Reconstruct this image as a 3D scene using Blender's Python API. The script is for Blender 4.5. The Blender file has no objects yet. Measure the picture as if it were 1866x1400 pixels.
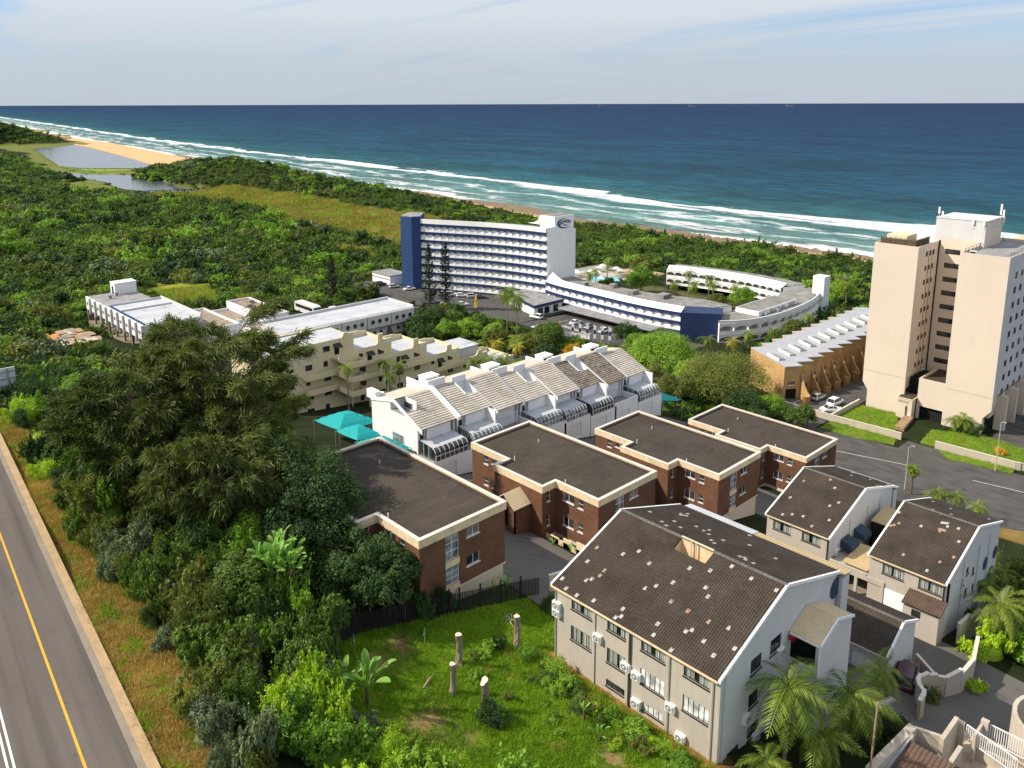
import bpy, bmesh, math, random
import numpy as np
from mathutils import Vector, Matrix, Euler
random.seed(7); np.random.seed(7)
sc = bpy.context.scene
COL = sc.collection
# ------------------------------------------------------------------ camera, sky, sun, exposure
# axes: x runs down the slope to the sea, y runs along the coast, z up, sea level 0, metres
cam_d = bpy.data.cameras.new('camera'); cam = bpy.data.objects.new('camera', cam_d); COL.objects.link(cam)
sc.camera = cam
cam.location = (0, 0, 74)
cam_d.sensor_width = 36; cam_d.lens = 36 * 1471.4 / 1866
cam_d.shift_y = -(700 - 497.3) / 1866
cam_d.clip_start = 1; cam_d.clip_end = 250000
AZ = math.radians(-43.4); PITCH = 0.206223
Rm = Matrix.Rotation(AZ, 3, 'Z') @ Matrix.Rotation(math.pi / 2 - PITCH, 3, 'X') @ Matrix.Rotation(-0.0027, 3, 'Z')
cam.rotation_euler = Rm.to_euler()
SUN_DIR = Vector((-0.75, 0.66, 0)).normalized(); SUN_EL = math.radians(40)
SUN_VEC = Vector((SUN_DIR.x * math.cos(SUN_EL), SUN_DIR.y * math.cos(SUN_EL), math.sin(SUN_EL)))
world = bpy.data.worlds.new('World'); sc.world = world; world.use_nodes = True
wn, wl = world.node_tree.nodes, world.node_tree.links
wn.clear()
def N(nt, t, **k):
    n = nt.nodes.new(t)
    for a, b in k.items():
        if a in n.inputs: n.inputs[a].default_value = b
        else: setattr(n, a, b)
    return n
W = world.node_tree
sky = N(W, 'ShaderNodeTexSky', sky_type='NISHITA', sun_disc=False)
sky.sun_elevation = SUN_EL; sky.sun_rotation = math.atan2(SUN_VEC.x, SUN_VEC.y)
sky.altitude = 70; sky.air_density = 1.0; sky.dust_density = 0.6; sky.ozone_density = 1.6
tc = N(W, 'ShaderNodeTexCoord')
sep = N(W, 'ShaderNodeSeparateXYZ'); wl.new(tc.outputs['Generated'], sep.inputs[0])
zc = N(W, 'ShaderNodeMath', operation='MAXIMUM'); zc.inputs[1].default_value = 0.0; wl.new(sep.outputs['Z'], zc.inputs[0])
za = N(W, 'ShaderNodeMath', operation='ADD'); za.inputs[1].default_value = 0.10; wl.new(zc.outputs[0], za.inputs[0])
dv = N(W, 'ShaderNodeVectorMath', operation='DIVIDE'); wl.new(tc.outputs['Generated'], dv.inputs[0])
cmb = N(W, 'ShaderNodeCombineXYZ'); cmb.inputs[2].default_value = 1
wl.new(za.outputs[0], cmb.inputs[0]); wl.new(za.outputs[0], cmb.inputs[1]); wl.new(cmb.outputs[0], dv.inputs[1])
mp = N(W, 'ShaderNodeMapping'); wl.new(dv.outputs[0], mp.inputs[0])
mp.inputs['Rotation'].default_value = (0, 0, math.radians(50)); mp.inputs['Scale'].default_value = (1.0, 0.34, 1)
def noise(nt, vec, scale, detail=4, rough=.55, dist=0.):
    n = N(nt, 'ShaderNodeTexNoise'); n.inputs['Scale'].default_value = scale; n.inputs['Detail'].default_value = detail
    n.inputs['Roughness'].default_value = rough; n.inputs['Distortion'].default_value = dist
    if vec is not None: nt.links.new(vec, n.inputs['Vector'])
    return n
def ramp(nt, fac, stops):
    r = N(nt, 'ShaderNodeValToRGB'); e = r.color_ramp.elements
    while len(e) < len(stops): e.new(0.5)
    for q, (p, c) in zip(e, stops):
        q.position = p; q.color = (c[0], c[1], c[2], 1) if not isinstance(c, (int, float)) else (c, c, c, 1)
    nt.links.new(fac, r.inputs[0]); return r
def mixc(nt, fac, a, b, mode='MIX'):
    m = N(nt, 'ShaderNodeMix', data_type='RGBA', blend_type=mode)
    for i, s in ((0, fac), (6, a), (7, b)):
        if hasattr(s, 'links'): nt.links.new(s, m.inputs[i])
        elif isinstance(s, (int, float)): m.inputs[i].default_value = s
        else: m.inputs[i].default_value = (*s, 1)
    return m.outputs[2]
def math_(nt, op, a, b=None, clamp=False):
    m = N(nt, 'ShaderNodeMath', operation=op, use_clamp=clamp)
    for i, s in ((0, a), (1, b)):
        if s is None: continue
        if hasattr(s, 'links'): nt.links.new(s, m.inputs[i])
        else: m.inputs[i].default_value = s
    return m.outputs[0]
c1 = noise(W, mp.outputs[0], 0.9, 8, .62, .6); c2 = noise(W, mp.outputs[0], 0.28, 4, .5, .3)
cs = math_(W, 'ADD', math_(W, 'MULTIPLY', c1.outputs[0], .55), math_(W, 'MULTIPLY', c2.outputs[0], .6))
cl = ramp(W, cs, [(.37, 0.0), (.56, 0.96)])
hz = ramp(W, sep.outputs['Z'], [(0.0, .92), (.05, .80), (.10, .36), (.16, .08)])
cov = math_(W, 'MAXIMUM', cl.outputs[0], hz.outputs[0])
clear = mixc(W, 1., sky.outputs[0], (.50, .78, 1.12), 'MULTIPLY')
skc = mixc(W, cov, clear, mixc(W, hz.outputs[0], (6.2, 6.6, 7.0), (4.05, 4.5, 5.15)))
bg = N(W, 'ShaderNodeBackground'); bg.inputs[1].default_value = 0.103; wl.new(skc, bg.inputs[0])
wo = N(W, 'ShaderNodeOutputWorld'); wl.new(bg.outputs[0], wo.inputs[0])
sun_d = bpy.data.lights.new('sun', 'SUN'); sun_d.energy = 4.9; sun_d.angle = math.radians(.5); sun_d.color = (1, .90, .74)
sun = bpy.data.objects.new('sun', sun_d); COL.objects.link(sun); sun.location = (0, 0, 200)
sun.rotation_euler = SUN_VEC.to_track_quat('Z', 'Y').to_euler()
sc.view_settings.view_transform = 'Standard'; sc.view_settings.look = 'None'
sc.view_settings.exposure = 0.30; sc.view_settings.gamma = 1; sc.view_settings.use_curve_mapping = False
# ------------------------------------------------------------------ materials
MATS = {}
def base(name):
    m = bpy.data.materials.new(name); m.use_nodes = True; MATS[name] = m
    return m, m.node_tree, m.node_tree.nodes['Principled BSDF']
def mat(name, col, rough=.8, var=.12, vs=.6, fine=6., bump=.0, bs=8., spec=.3, metal=0., dirt=None, streak=0.):
    """plain coloured surface with two scales of tone variation, optional dirt colour and relief"""
    m, nt, b = base(name); L = nt.links
    g = N(nt, 'ShaderNodeNewGeometry')
    n1 = noise(nt, g.outputs['Position'], vs, 5, .6); n2 = noise(nt, g.outputs['Position'], fine, 3, .6)
    s = math_(nt, 'ADD', math_(nt, 'MULTIPLY', n1.outputs[0], .7), math_(nt, 'MULTIPLY', n2.outputs[0], .5))
    lo = tuple(max(0, c * (1 - var * 1.6)) for c in col); hi = tuple(min(1, c * (1 + var * 1.2)) for c in col)
    r = ramp(nt, s, [(.38, lo), (.60, col), (.80, hi)]); c = r.outputs[0]
    if dirt:
        n3 = noise(nt, g.outputs['Position'], dirt[1], 6, .7)
        k = ramp(nt, n3.outputs[0], [(dirt[2], 0.), (dirt[2] + .18, dirt[3])]); c = mixc(nt, k.outputs[0], c, dirt[0])
    if streak:
        mp_ = N(nt, 'ShaderNodeMapping'); mp_.inputs['Scale'].default_value = (2.2, 2.2, .12); L.new(g.outputs['Position'], mp_.inputs[0])
        n4 = noise(nt, mp_.outputs[0], 1.6, 4, .6); k = ramp(nt, n4.outputs[0], [(.5, 0.), (.78, streak)])
        c = mixc(nt, k.outputs[0], c, tuple(x * .55 for x in col))
    L.new(c, b.inputs['Base Color']); b.inputs['Roughness'].default_value = rough
    b.inputs['Specular IOR Level'].default_value = spec; b.inputs['Metallic'].default_value = metal
    if bump:
        n5 = noise(nt, g.outputs['Position'], bs, 4, .6); bp = N(nt, 'ShaderNodeBump'); bp.inputs['Strength'].default_value = bump; bp.inputs['Distance'].default_value = .05
        L.new(n5.outputs[0], bp.inputs['Height']); L.new(bp.outputs[0], b.inputs['Normal'])
    return m
def road_mat(name, col, axis=(1., .03)):
    m = mat(name, col, .9, .09, .10, 12, bump=.1, bs=40); nt = m.node_tree; b = nt.nodes['Principled BSDF']; L = nt.links
    src = b.inputs['Base Color'].links[0].from_socket; g = N(nt, 'ShaderNodeNewGeometry'); m0 = N(nt, 'ShaderNodeMapping'); m0.inputs['Rotation'].default_value = (0, 0, math.radians(4.4)); L.new(g.outputs['Position'], m0.inputs[0]); mp_ = N(nt, 'ShaderNodeMapping'); mp_.inputs['Scale'].default_value = (axis[0], axis[1], 1); L.new(m0.outputs[0], mp_.inputs[0])
    n1 = noise(nt, mp_.outputs[0], 1.1, 3, .5); k = ramp(nt, n1.outputs[0], [(.32, .72), (.5, 1.), (.7, 1.18)]); n2 = noise(nt, g.outputs['Position'], .7, 6, .75); k2 = ramp(nt, n2.outputs[0], [(.28, .62), (.40, 1.)])
    L.new(mixc(nt, 1., mixc(nt, 1., src, k.outputs[0], 'MULTIPLY'), k2.outputs[0], 'MULTIPLY'), b.inputs['Base Color']); return m
def brickmat(name, c1, c2, mortar, sx=.23, sz=.08):
    m, nt, b = base(name); L = nt.links
    g = N(nt, 'ShaderNodeNewGeometry'); s = N(nt, 'ShaderNodeSeparateXYZ'); L.new(g.outputs['Position'], s.inputs[0])
    a = math_(nt, 'ADD', s.outputs[0], s.outputs[1]); cb = N(nt, 'ShaderNodeCombineXYZ'); L.new(a, cb.inputs[0]); L.new(s.outputs[2], cb.inputs[1])
    bt = N(nt, 'ShaderNodeTexBrick'); L.new(cb.outputs[0], bt.inputs[0])
    bt.inputs['Scale'].default_value = 1; bt.inputs['Brick Width'].default_value = sx; bt.inputs['Row Height'].default_value = sz; bt.inputs['Mortar Size'].default_value = .010
    bt.inputs[1].default_value = (*c1, 1); bt.inputs[2].default_value = (*c2, 1); bt.inputs[3].default_value = (*mortar, 1)
    n = noise(nt, g.outputs['Position'], .5, 5, .65); k = ramp(nt, n.outputs[0], [(.3, .72), (.7, 1.12)])
    c = mixc(nt, 1., bt.outputs[0], k.outputs[0], 'MULTIPLY')
    L.new(c, b.inputs['Base Color']); b.inputs['Roughness'].default_value = .9; b.inputs['Specular IOR Level'].default_value = .2
    bp = N(nt, 'ShaderNodeBump'); bp.inputs['Strength'].default_value = .4; bp.inputs['Distance'].default_value = .01; bp.invert = True
    L.new(bt.outputs['Fac'], bp.inputs['Height']); L.new(bp.outputs[0], b.inputs['Normal'])
    return m
def glassmat(name, col=(.02, .025, .03), rough=.06, spec=.9):
    m, nt, b = base(name)
    g = N(nt, 'ShaderNodeNewGeometry'); n1 = noise(nt, g.outputs['Position'], 1.1, 2, .5)
    r = ramp(nt, n1.outputs[0], [(.35, tuple(c * .5 for c in col)), (.65, tuple(min(1, c * 2.2) for c in col))])
    nt.links.new(r.outputs[0], b.inputs['Base Color']); b.inputs['Roughness'].default_value = rough; b.inputs['Specular IOR Level'].default_value = spec
    return m
def leafmat(name, c_lo, c_hi, trans=.30, vs=.9, obj=True, rough=.55):
    """foliage: tone varies per plant and per clump, leaves let some light through"""
    m, nt, b = base(name); L = nt.links
    g = N(nt, 'ShaderNodeNewGeometry'); oi = N(nt, 'ShaderNodeObjectInfo')
    n1 = noise(nt, g.outputs['Position'], vs, 3, .6)
    rp = N(nt, 'ShaderNodeNewGeometry')
    f = math_(nt, 'ADD', math_(nt, 'MULTIPLY', n1.outputs[0], .62), math_(nt, 'MULTIPLY', rp.outputs['Random Per Island'], .30))
    f = math_(nt, 'ADD', f, math_(nt, 'MULTIPLY', oi.outputs['Random'], .28 if obj else 0.))
    n0 = noise(nt, g.outputs['Position'], .045, 3, .6); f = math_(nt, 'ADD', f, math_(nt, 'MULTIPLY', math_(nt, 'SUBTRACT', n0.outputs[0], .5), .55))
    r = ramp(nt, f, [(.28, c_lo), (.62, tuple((a + q) / 2 for a, q in zip(c_lo, c_hi))), (.95, c_hi)])
    L.new(r.outputs[0], b.inputs['Base Color']); b.inputs['Roughness'].default_value = rough; b.inputs['Specular IOR Level'].default_value = .28
    t = N(nt, 'ShaderNodeBsdfTranslucent'); tcol = mixc(nt, 1., r.outputs[0], (1.25, 1.35, .55), 'MULTIPLY'); L.new(tcol, t.inputs[0])
    mx = N(nt, 'ShaderNodeMixShader'); mx.inputs[0].default_value = trans
    L.new(b.outputs[0], mx.inputs[1]); L.new(t.outputs[0], mx.inputs[2])
    L.new(mx.outputs[0], nt.nodes['Material Output'].inputs[0])
    return m
mat('white_paint', (.84, .84, .84), .75, .05, .5, 5, streak=.12)
mat('white_wall', (.76, .76, .77), .85, .06, .4, 4, streak=.16, bump=.1)
mat('cream_fascia', (.68, .54, .36), .85, .12, .7, 6, dirt=((.30, .25, .17), 1.2, .50, .5), streak=.2)
mat('white_coping', (.62, .575, .51), .8, .08, .8, 8, dirt=((.35, .31, .27), 2.2, .56, .5))
mat('grey_plaster', (.43, .385, .335), .9, .07, .35, 5, bump=.12, streak=.22)
mat('pale_plaster', (.58, .58, .585), .9, .06, .35, 5, bump=.1, streak=.2)
mat('cream_wall', (.66, .57, .375), .9, .07, .3, 4, bump=.1, streak=.22)
mat('peach_wall', (.63, .54, .45), .9, .04, .12, 2.5, bump=.08, streak=.12)
mat('shade_tinted_white', (.56, .55, .57), .85, .08, .4, 5, streak=.3)  # white with the bluish-purple cast of shade put into the colour
mat('navy_paint', (.018, .036, .110), .6, .1, .5, 4)
mat('navy_light', (.022, .058, .165), .6, .08, .4, 3, streak=.2)
mat('bitumen', (.058, .046, .037), .92, .22, .22, 3.5, bump=.3, bs=14, dirt=((.080, .066, .054), .5, .52, .5))
def seams(name, w):
    nt = MATS[name].node_tree; b = nt.nodes['Principled BSDF']; L = nt.links; src = b.inputs['Base Color'].links[0].from_socket
    g = N(nt, 'ShaderNodeNewGeometry'); bt = N(nt, 'ShaderNodeTexBrick'); L.new(g.outputs['Position'], bt.inputs[0]); bt.inputs['Scale'].default_value = 1; bt.inputs['Brick Width'].default_value = 8.; bt.inputs['Row Height'].default_value = w; bt.inputs['Mortar Size'].default_value = .03
    bt.inputs[1].default_value = (1, 1, 1, 1); bt.inputs[2].default_value = (.88, .88, .88, 1); bt.inputs[3].default_value = (.68, .68, .68, 1)
    n2 = noise(nt, g.outputs['Position'], .33, 7, .7, .6); k2 = ramp(nt, n2.outputs[0], [(.30, .60), (.45, 1.), (.66, 1.), (.76, 1.45)])
    L.new(mixc(nt, 1., mixc(nt, 1., src, bt.outputs[0], 'MULTIPLY'), k2.outputs[0], 'MULTIPLY'), b.inputs['Base Color'])
seams('bitumen', 1.05)
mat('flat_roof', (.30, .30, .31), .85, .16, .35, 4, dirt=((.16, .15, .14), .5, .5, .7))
mat('white_roof', (.50, .52, .56), .7, .07, .3, 3, dirt=((.42, .39, .36), .45, .58, .5))
mat('annex_roof', (.23, .22, .21), .9, .25, .3, 3, dirt=((.42, .41, .39), .35, .5, .7))
seams('flat_roof', 1.2); seams('white_roof', 1.6); seams('annex_roof', 1.4)
mat('roof_tile', (.062, .047, .037), .85, .3, .45, 5., dirt=((.105, .085, .068), .8, .55, .5), bump=.25, bs=20)
mat('ridge_tile', (.13, .12, .11), .85, .25, .8, 6)
mat('white_tile', (.40, .385, .36), .8, .15, 2, 9)
mat('tan_tile', (.34, .24, .16), .8, .2, 2, 9)
mat('clay_tile', (.48, .435, .375), .88, .20, .5, 6, dirt=((.22, .19, .16), 1.1, .54, .7), bump=.3, bs=16)
mat('dark_clay_tile', (.26, .22, .175), .9, .3, .6, 6, dirt=((.085, .075, .065), 1.6, .46, .9), bump=.3, bs=16)
mat('back_tile', (.52, .45, .365), .9, .12, .5, 5)  # clay tile again, with the peach tone of sunlight put into its colour
mat('brown_tile', (.115, .074, .057), .8, .25, .6, 6, dirt=((.22, .16, .125), 1.4, .6, .5))
mat('red_tile', (.20, .055, .04), .85, .2, 1, 6)
mat('tan_sheet', (.50, .38, .21), .6, .08, .5, 4)
mat('tan_roof', (.60, .48, .31), .7, .12, .5, 5)
mat('pale_sheet', (.55, .57, .60), .55, .1, .6, 5)
mat('terrace_roof', (.37, .385, .42), .55, .08, .4, 3)
mat('white_metal', (.74, .74, .74), .45, .04, 1, 6)
mat('dark_metal', (.035, .035, .038), .5, .15, 2, 8)
mat('black_frame', (.022, .022, .026), .5, .1, 2, 8)
mat('galvanised', (.34, .35, .36), .5, .12, 1.5, 8, metal=.4)
road_mat('asphalt', (.080, .075, .073), (.6, .25))
road_mat('highway_asphalt', (.112, .096, .087))
mat('worn_asphalt', (.13, .12, .11), .9, .16, .25, 8, bump=.15, bs=20, dirt=((.075, .07, .066), .5, .52, .7))
mat('concrete', (.25, .21, .165), .9, .14, .5, 7, bump=.15, bs=18, dirt=((.20, .17, .13), .9, .55, .6))
mat('pale_concrete', (.47, .41, .34), .9, .1, .5, 7, dirt=((.28, .22, .16), 1.1, .55, .5))
mat('paving', (.46, .36, .27), .88, .1, .6, 6)
mat('road_white', (.62, .62, .60), .8, .15, 1.2, 7)
mat('road_yellow', (.66, .36, .03), .8, .1, 1.2, 7)
mat('kerb_sand', (.40, .28, .16), .95, .15, .8, 6, bump=.2)
mat('trunk', (.13, .095, .065), .95, .25, 1.5, 8, bump=.5, bs=9)
mat('pale_trunk', (.235, .195, .15), .92, .2, 1.6, 9, bump=.4, bs=8, dirt=((.17, .13, .10), 2.2, .52, .7))
mat('cut_wood', (.62, .54, .44), .85, .12, 3, 14)
mat('teal_cloth', (.006, .30, .31), .75, .08, .4, 5)
mat('navy_cloth', (.03, .06, .10), .8, .1, 2, 9)
mat('yellow_cloth', (.80, .52, .01), .7, .05)
mat('orange_panel', (.62, .30, .06), .8, .15)
mat('rust', (.26, .20, .16), .85, .3, .7, 5, dirt=((.40, .35, .30), .9, .5, .7))
mat('lawn', (.125, .19, .018), .95, .3, .5, 5, dirt=((.20, .18, .05), .4, .52, .6))
mat('stone', (.30, .20, .12), .95, .35, 2.2, 8, bump=.8, bs=5)
mat('tyre', (.015, .015, .016), .8, .1); mat('rim', (.42, .42, .44), .35, .1, metal=.7)
for nm, c in dict(car_white=(.72, .72, .74), car_silver=(.46, .47, .49), car_dark=(.03, .032, .038), car_blue=(.20, .26, .36), car_plum=(.07, .022, .04)).items():
    mat(nm, c, .25, .03, 1, 5, spec=.6)
mat('lamp_red', (.4, .01, .01), .4); mat('red_paint', (.32, .015, .02), .5)
brickmat('brown_brick', (.190, .088, .050), (.140, .064, .038), (.11, .070, .050))
brickmat('yellow_brick', (.58, .36, .15), (.48, .28, .11), (.44, .31, .18))
glassmat('glass'); glassmat('pale_glass', (.12, .14, .15), .1, .7); glassmat('white_blind', (.50, .52, .55), .3, .5)
glassmat('car_glass', (.02, .022, .026), .05, .8)
mat('curtain', (.74, .72, .68), .9, .12, 9, 12); mat('dark_room', (.012, .012, .013), .9, .1)  # near-black colour stands in for the shade inside rooms and openings
mat('interior', (.10, .075, .055), .9, .3, 1.2, 5)
mat('solar', (.02, .03, .06), .25)
leafmat('leaf_forest', (0.028, 0.066, 0.01), (0.165, 0.25, 0.036))
leafmat('leaf_dark', (0.0155, 0.0435, 0.0109), (0.0698, 0.132, 0.0279))
leafmat('leaf_bright', (0.0744, 0.1806, 0.017), (0.3187, 0.4994, 0.0467))
leafmat('leaf_lime', (0.1594, 0.2869, 0.0128), (0.5312, 0.7013, 0.0425), .38)
leafmat('leaf_grey', (.055, .085, .034), (.240, .300, .150), .15)
leafmat('leaf_olive', (0.06, 0.085, 0.014), (0.235, 0.26, 0.05))
leafmat('leaf_casuarina', (.030, .056, .012), (.165, .200, .048), .28, vs=.35)
leafmat('leaf_pine', (0.0072, 0.0168, 0.0084), (0.0312, 0.0456, 0.0192), .1)
leafmat('leaf_palm', (.060, .110, .012), (.300, .380, .050), .3)
leafmat('leaf_palm_gold', (0.17, 0.1913, 0.0213), (0.6375, 0.51, 0.0638), .3)
leafmat('leaf_banana', (0.0956, 0.2338, 0.0382), (0.3612, 0.595, 0.1275), .3)
leafmat('leaf_orange', (0.425, 0.255, 0.0213), (1.1688, 0.7225, 0.085), .3)
leafmat('leaf_grass', (.085, .205, .008), (.36, .53, .030), .3, vs=.25)
leafmat('leaf_dry', (.24, .165, .040), (.62, .44, .150), .25, vs=.5)
leafmat('leaf_reed', (.16, .145, .030), (.46, .35, .090), .25, vs=.05)
leafmat('leaf_crotch', (0.42, 0.26, 0.17), (0.6, 0.42, 0.3), .2)
# ------------------------------------------------------------------ mesh and object helpers
class MB:
    def __init__(s): s.v = []; s.f = []; s.m = []
    def add(s, vs, fs, mi=0):
        o = len(s.v); s.v += [tuple(p) for p in vs]
        for f in fs: s.f.append(tuple(i + o for i in f)); s.m.append(mi)
        return s
    def quad(s, a, b, c, d, mi=0): return s.add((a, b, c, d), ((0, 1, 2, 3),), mi)
    def box(s, x0, y0, z0, x1, y1, z1, mi=0):
        return s.add([(x0, y0, z0), (x1, y0, z0), (x1, y1, z0), (x0, y1, z0), (x0, y0, z1), (x1, y0, z1), (x1, y1, z1), (x0, y1, z1)],
                     [(0, 3, 2, 1), (4, 5, 6, 7), (0, 1, 5, 4), (1, 2, 6, 5), (2, 3, 7, 6), (3, 0, 4, 7)], mi)
    def prism(s, poly, z0, z1, mi=0, mtop=None):
        n = len(poly); area = sum(poly[i][0] * poly[(i + 1) % n][1] - poly[(i + 1) % n][0] * poly[i][1] for i in range(n))
        if area < 0: poly = poly[::-1]
        s.add([(p[0], p[1], z0) for p in poly] + [(p[0], p[1], z1) for p in poly], [(i, (i + 1) % n, n + (i + 1) % n, n + i) for i in range(n)], mi)
        s.add([(p[0], p[1], z1) for p in poly], [tuple(range(n))], mi if mtop is None else mtop)
        s.add([(p[0], p[1], z0) for p in poly], [tuple(range(n))[::-1]], mi)
        return s
    def extr_y(s, prof, y0, y1, mi=0, cap=None):      # profile of (x, z)
        n = len(prof); a = [(p[0], y0, p[1]) for p in prof]; b = [(p[0], y1, p[1]) for p in prof]
        s.add(a + b, [(i, (i + 1) % n, n + (i + 1) % n, n + i) for i in range(n)], mi)
        cm = mi if cap is None else cap
        return s.add(a, [tuple(range(n))], cm).add(b, [tuple(range(n))[::-1]], cm)
    def extr_x(s, prof, x0, x1, mi=0, cap=None):      # profile of (y, z)
        n = len(prof); a = [(x0, p[0], p[1]) for p in prof]; b = [(x1, p[0], p[1]) for p in prof]
        s.add(a + b, [(i, (i + 1) % n, n + (i + 1) % n, n + i) for i in range(n)], mi)
        cm = mi if cap is None else cap
        return s.add(a, [tuple(range(n))], cm).add(b, [tuple(range(n))[::-1]], cm)
    def tube(s, p0, p1, r0, r1=None, n=8, mi=0, caps=True):
        r1 = r0 if r1 is None else r1; p0 = Vector(p0); p1 = Vector(p1); d = (p1 - p0).normalized()
        a = d.orthogonal().normalized(); b = d.cross(a)
        ring = lambda p, r: [p + (a * math.cos(t * 2 * math.pi / n) + b * math.sin(t * 2 * math.pi / n)) * r for t in range(n)]
        s.add(ring(p0, r0) + ring(p1, r1), [(i, (i + 1) % n, n + (i + 1) % n, n + i) for i in range(n)], mi)
        if caps: s.add(ring(p0, r0), [tuple(range(n))[::-1]], mi).add(ring(p1, r1), [tuple(range(n))], mi)
        return s
    def path(s, pts, rad, n=6, mi=0):
        pts = [Vector(p) for p in pts]; rings = []
        for i, p in enumerate(pts):
            d = (pts[min(i + 1, len(pts) - 1)] - pts[max(i - 1, 0)]).normalized()
            a = d.cross(Vector((.3, .2, .93))).normalized() if abs(d.z) < .98 else Vector((1, 0, 0)); b = d.cross(a)
            rings += [p + (a * math.cos(t * 2 * math.pi / n) + b * math.sin(t * 2 * math.pi / n)) * rad[i] for t in range(n)]
        fs = []
        for i in range(len(pts) - 1):
            for t in range(n): fs.append((i * n + t, i * n + (t + 1) % n, (i + 1) * n + (t + 1) % n, (i + 1) * n + t))
        fs.append(tuple((len(pts) - 1) * n + t for t in range(n)))
        return s.add(rings, fs, mi)
    def lathe(s, prof, c, n=12, mi=0):
        vs = []; fs = []
        for r, z in prof: vs += [(c[0] + r * math.cos(t * 2 * math.pi / n), c[1] + r * math.sin(t * 2 * math.pi / n), c[2] + z) for t in range(n)]
        for i in range(len(prof) - 1):
            for t in range(n): fs.append((i * n + t, i * n + (t + 1) % n, (i + 1) * n + (t + 1) % n, (i + 1) * n + t))
        return s.add(vs, fs, mi)
    def wall(s, p0, p1, z0, z1, ops=(), dep=.18, mi=0, mr=None, back=None):
        """upright wall from p0 to p1, outer face to the right of travel, with recessed openings (s0, s1, za, zb)"""
        mr = mi if mr is None else mr
        L = math.hypot(p1[0] - p0[0], p1[1] - p0[1]); t = ((p1[0] - p0[0]) / L, (p1[1] - p0[1]) / L); nn = (t[1], -t[0])
        P = lambda a, z, d=0.: (p0[0] + t[0] * a - nn[0] * d, p0[1] + t[1] * a - nn[1] * d, z)
        ops = [o for o in ops if o[1] > 0 and o[0] < L]
        S = sorted({0., L, *[max(0, o[0]) for o in ops], *[min(L, o[1]) for o in ops]}); Z = sorted({z0, z1, *[min(max(o[2], z0), z1) for o in ops], *[min(max(o[3], z0), z1) for o in ops]})
        for i in range(len(S) - 1):
            for j in range(len(Z) - 1):
                cs_, cz = (S[i] + S[i + 1]) / 2, (Z[j] + Z[j + 1]) / 2
                if any(o[0] < cs_ < o[1] and o[2] < cz < o[3] for o in ops): continue
                s.quad(P(S[i], Z[j]), P(S[i + 1], Z[j]), P(S[i + 1], Z[j + 1]), P(S[i], Z[j + 1]), mi)
        for o in ops:
            a, b, c, d = o[:4]; dp = o[4] if len(o) > 4 else dep
            s.quad(P(a, c), P(b, c), P(b, c, dp), P(a, c, dp), mr); s.quad(P(a, d, dp), P(b, d, dp), P(b, d), P(a, d), mr)
            s.quad(P(a, c, dp), P(a, d, dp), P(a, d), P(a, c), mr); s.quad(P(b, c), P(b, d), P(b, d, dp), P(b, c, dp), mr)
            if back is not None: s.quad(P(a, c, dp), P(b, c, dp), P(b, d, dp), P(a, d, dp), back)
        return s
    def mesh(s, name, mats, off=(0, 0, 0), smooth=False):
        me = bpy.data.meshes.new(name)
        v = np.array(s.v, float).reshape(-1, 3) - np.array(off, float)
        me.from_pydata(v.tolist(), [], s.f)
        for q in mats: me.materials.append(MATS[q])
        me.polygons.foreach_set('material_index', s.m)
        if smooth: me.polygons.foreach_set('use_smooth', [True] * len(s.f))
        me.update(); return me
def link(name, data, parent=None, loc=(0, 0, 0), rz=0, kind=None, label=None, cat=None, group=None):
    o = bpy.data.objects.new(name, data); COL.objects.link(o); o.location = loc; o.rotation_euler = (0, 0, rz)
    if parent is not None: o.parent = parent
    if kind: o['kind'] = kind
    if label: o['label'] = label
    if cat: o['category'] = cat
    if group: o['group'] = group
    return o
ROOT = {}
def thing(name, label, cat, loc=(0, 0, 0), rz=0, group=None):
    o = link(name, None, None, loc, rz, None, label, cat, group); ROOT[o.name] = Vector(loc); o.empty_display_size = .5
    return o
def part(name, mb, mats, parent, smooth=False, kind=None, label=None):
    """mesh built in world coordinates, hung under a thing (or under a part of it)"""
    r = parent
    while r.parent is not None: r = r.parent
    return link(name, mb.mesh(name, mats, ROOT[r.name], smooth), parent, kind=kind, label=label)
def solo(name, mb, mats, label, cat, loc, group=None, smooth=False, rz=0):
    return link(name, mb.mesh(name, mats, loc, smooth), None, loc, 0, None, label, cat, group)
def struct(name, mb, mats, kind='structure', smooth=False):
    return link(name, mb.mesh(name, mats, (0, 0, 0), smooth), None, kind=kind)
def copy_tree(o, loc=None, rz=None, parent=None, label=None):
    c = o.copy(); COL.objects.link(c); c.parent = parent
    if loc is not None: c.location = loc
    if rz is not None: c.rotation_euler.z = rz
    if label: c['label'] = label
    if parent is None: ROOT[c.name] = Vector(c.location)
    for ch in list(o.children): copy_tree(ch, parent=c)
    return c
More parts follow.
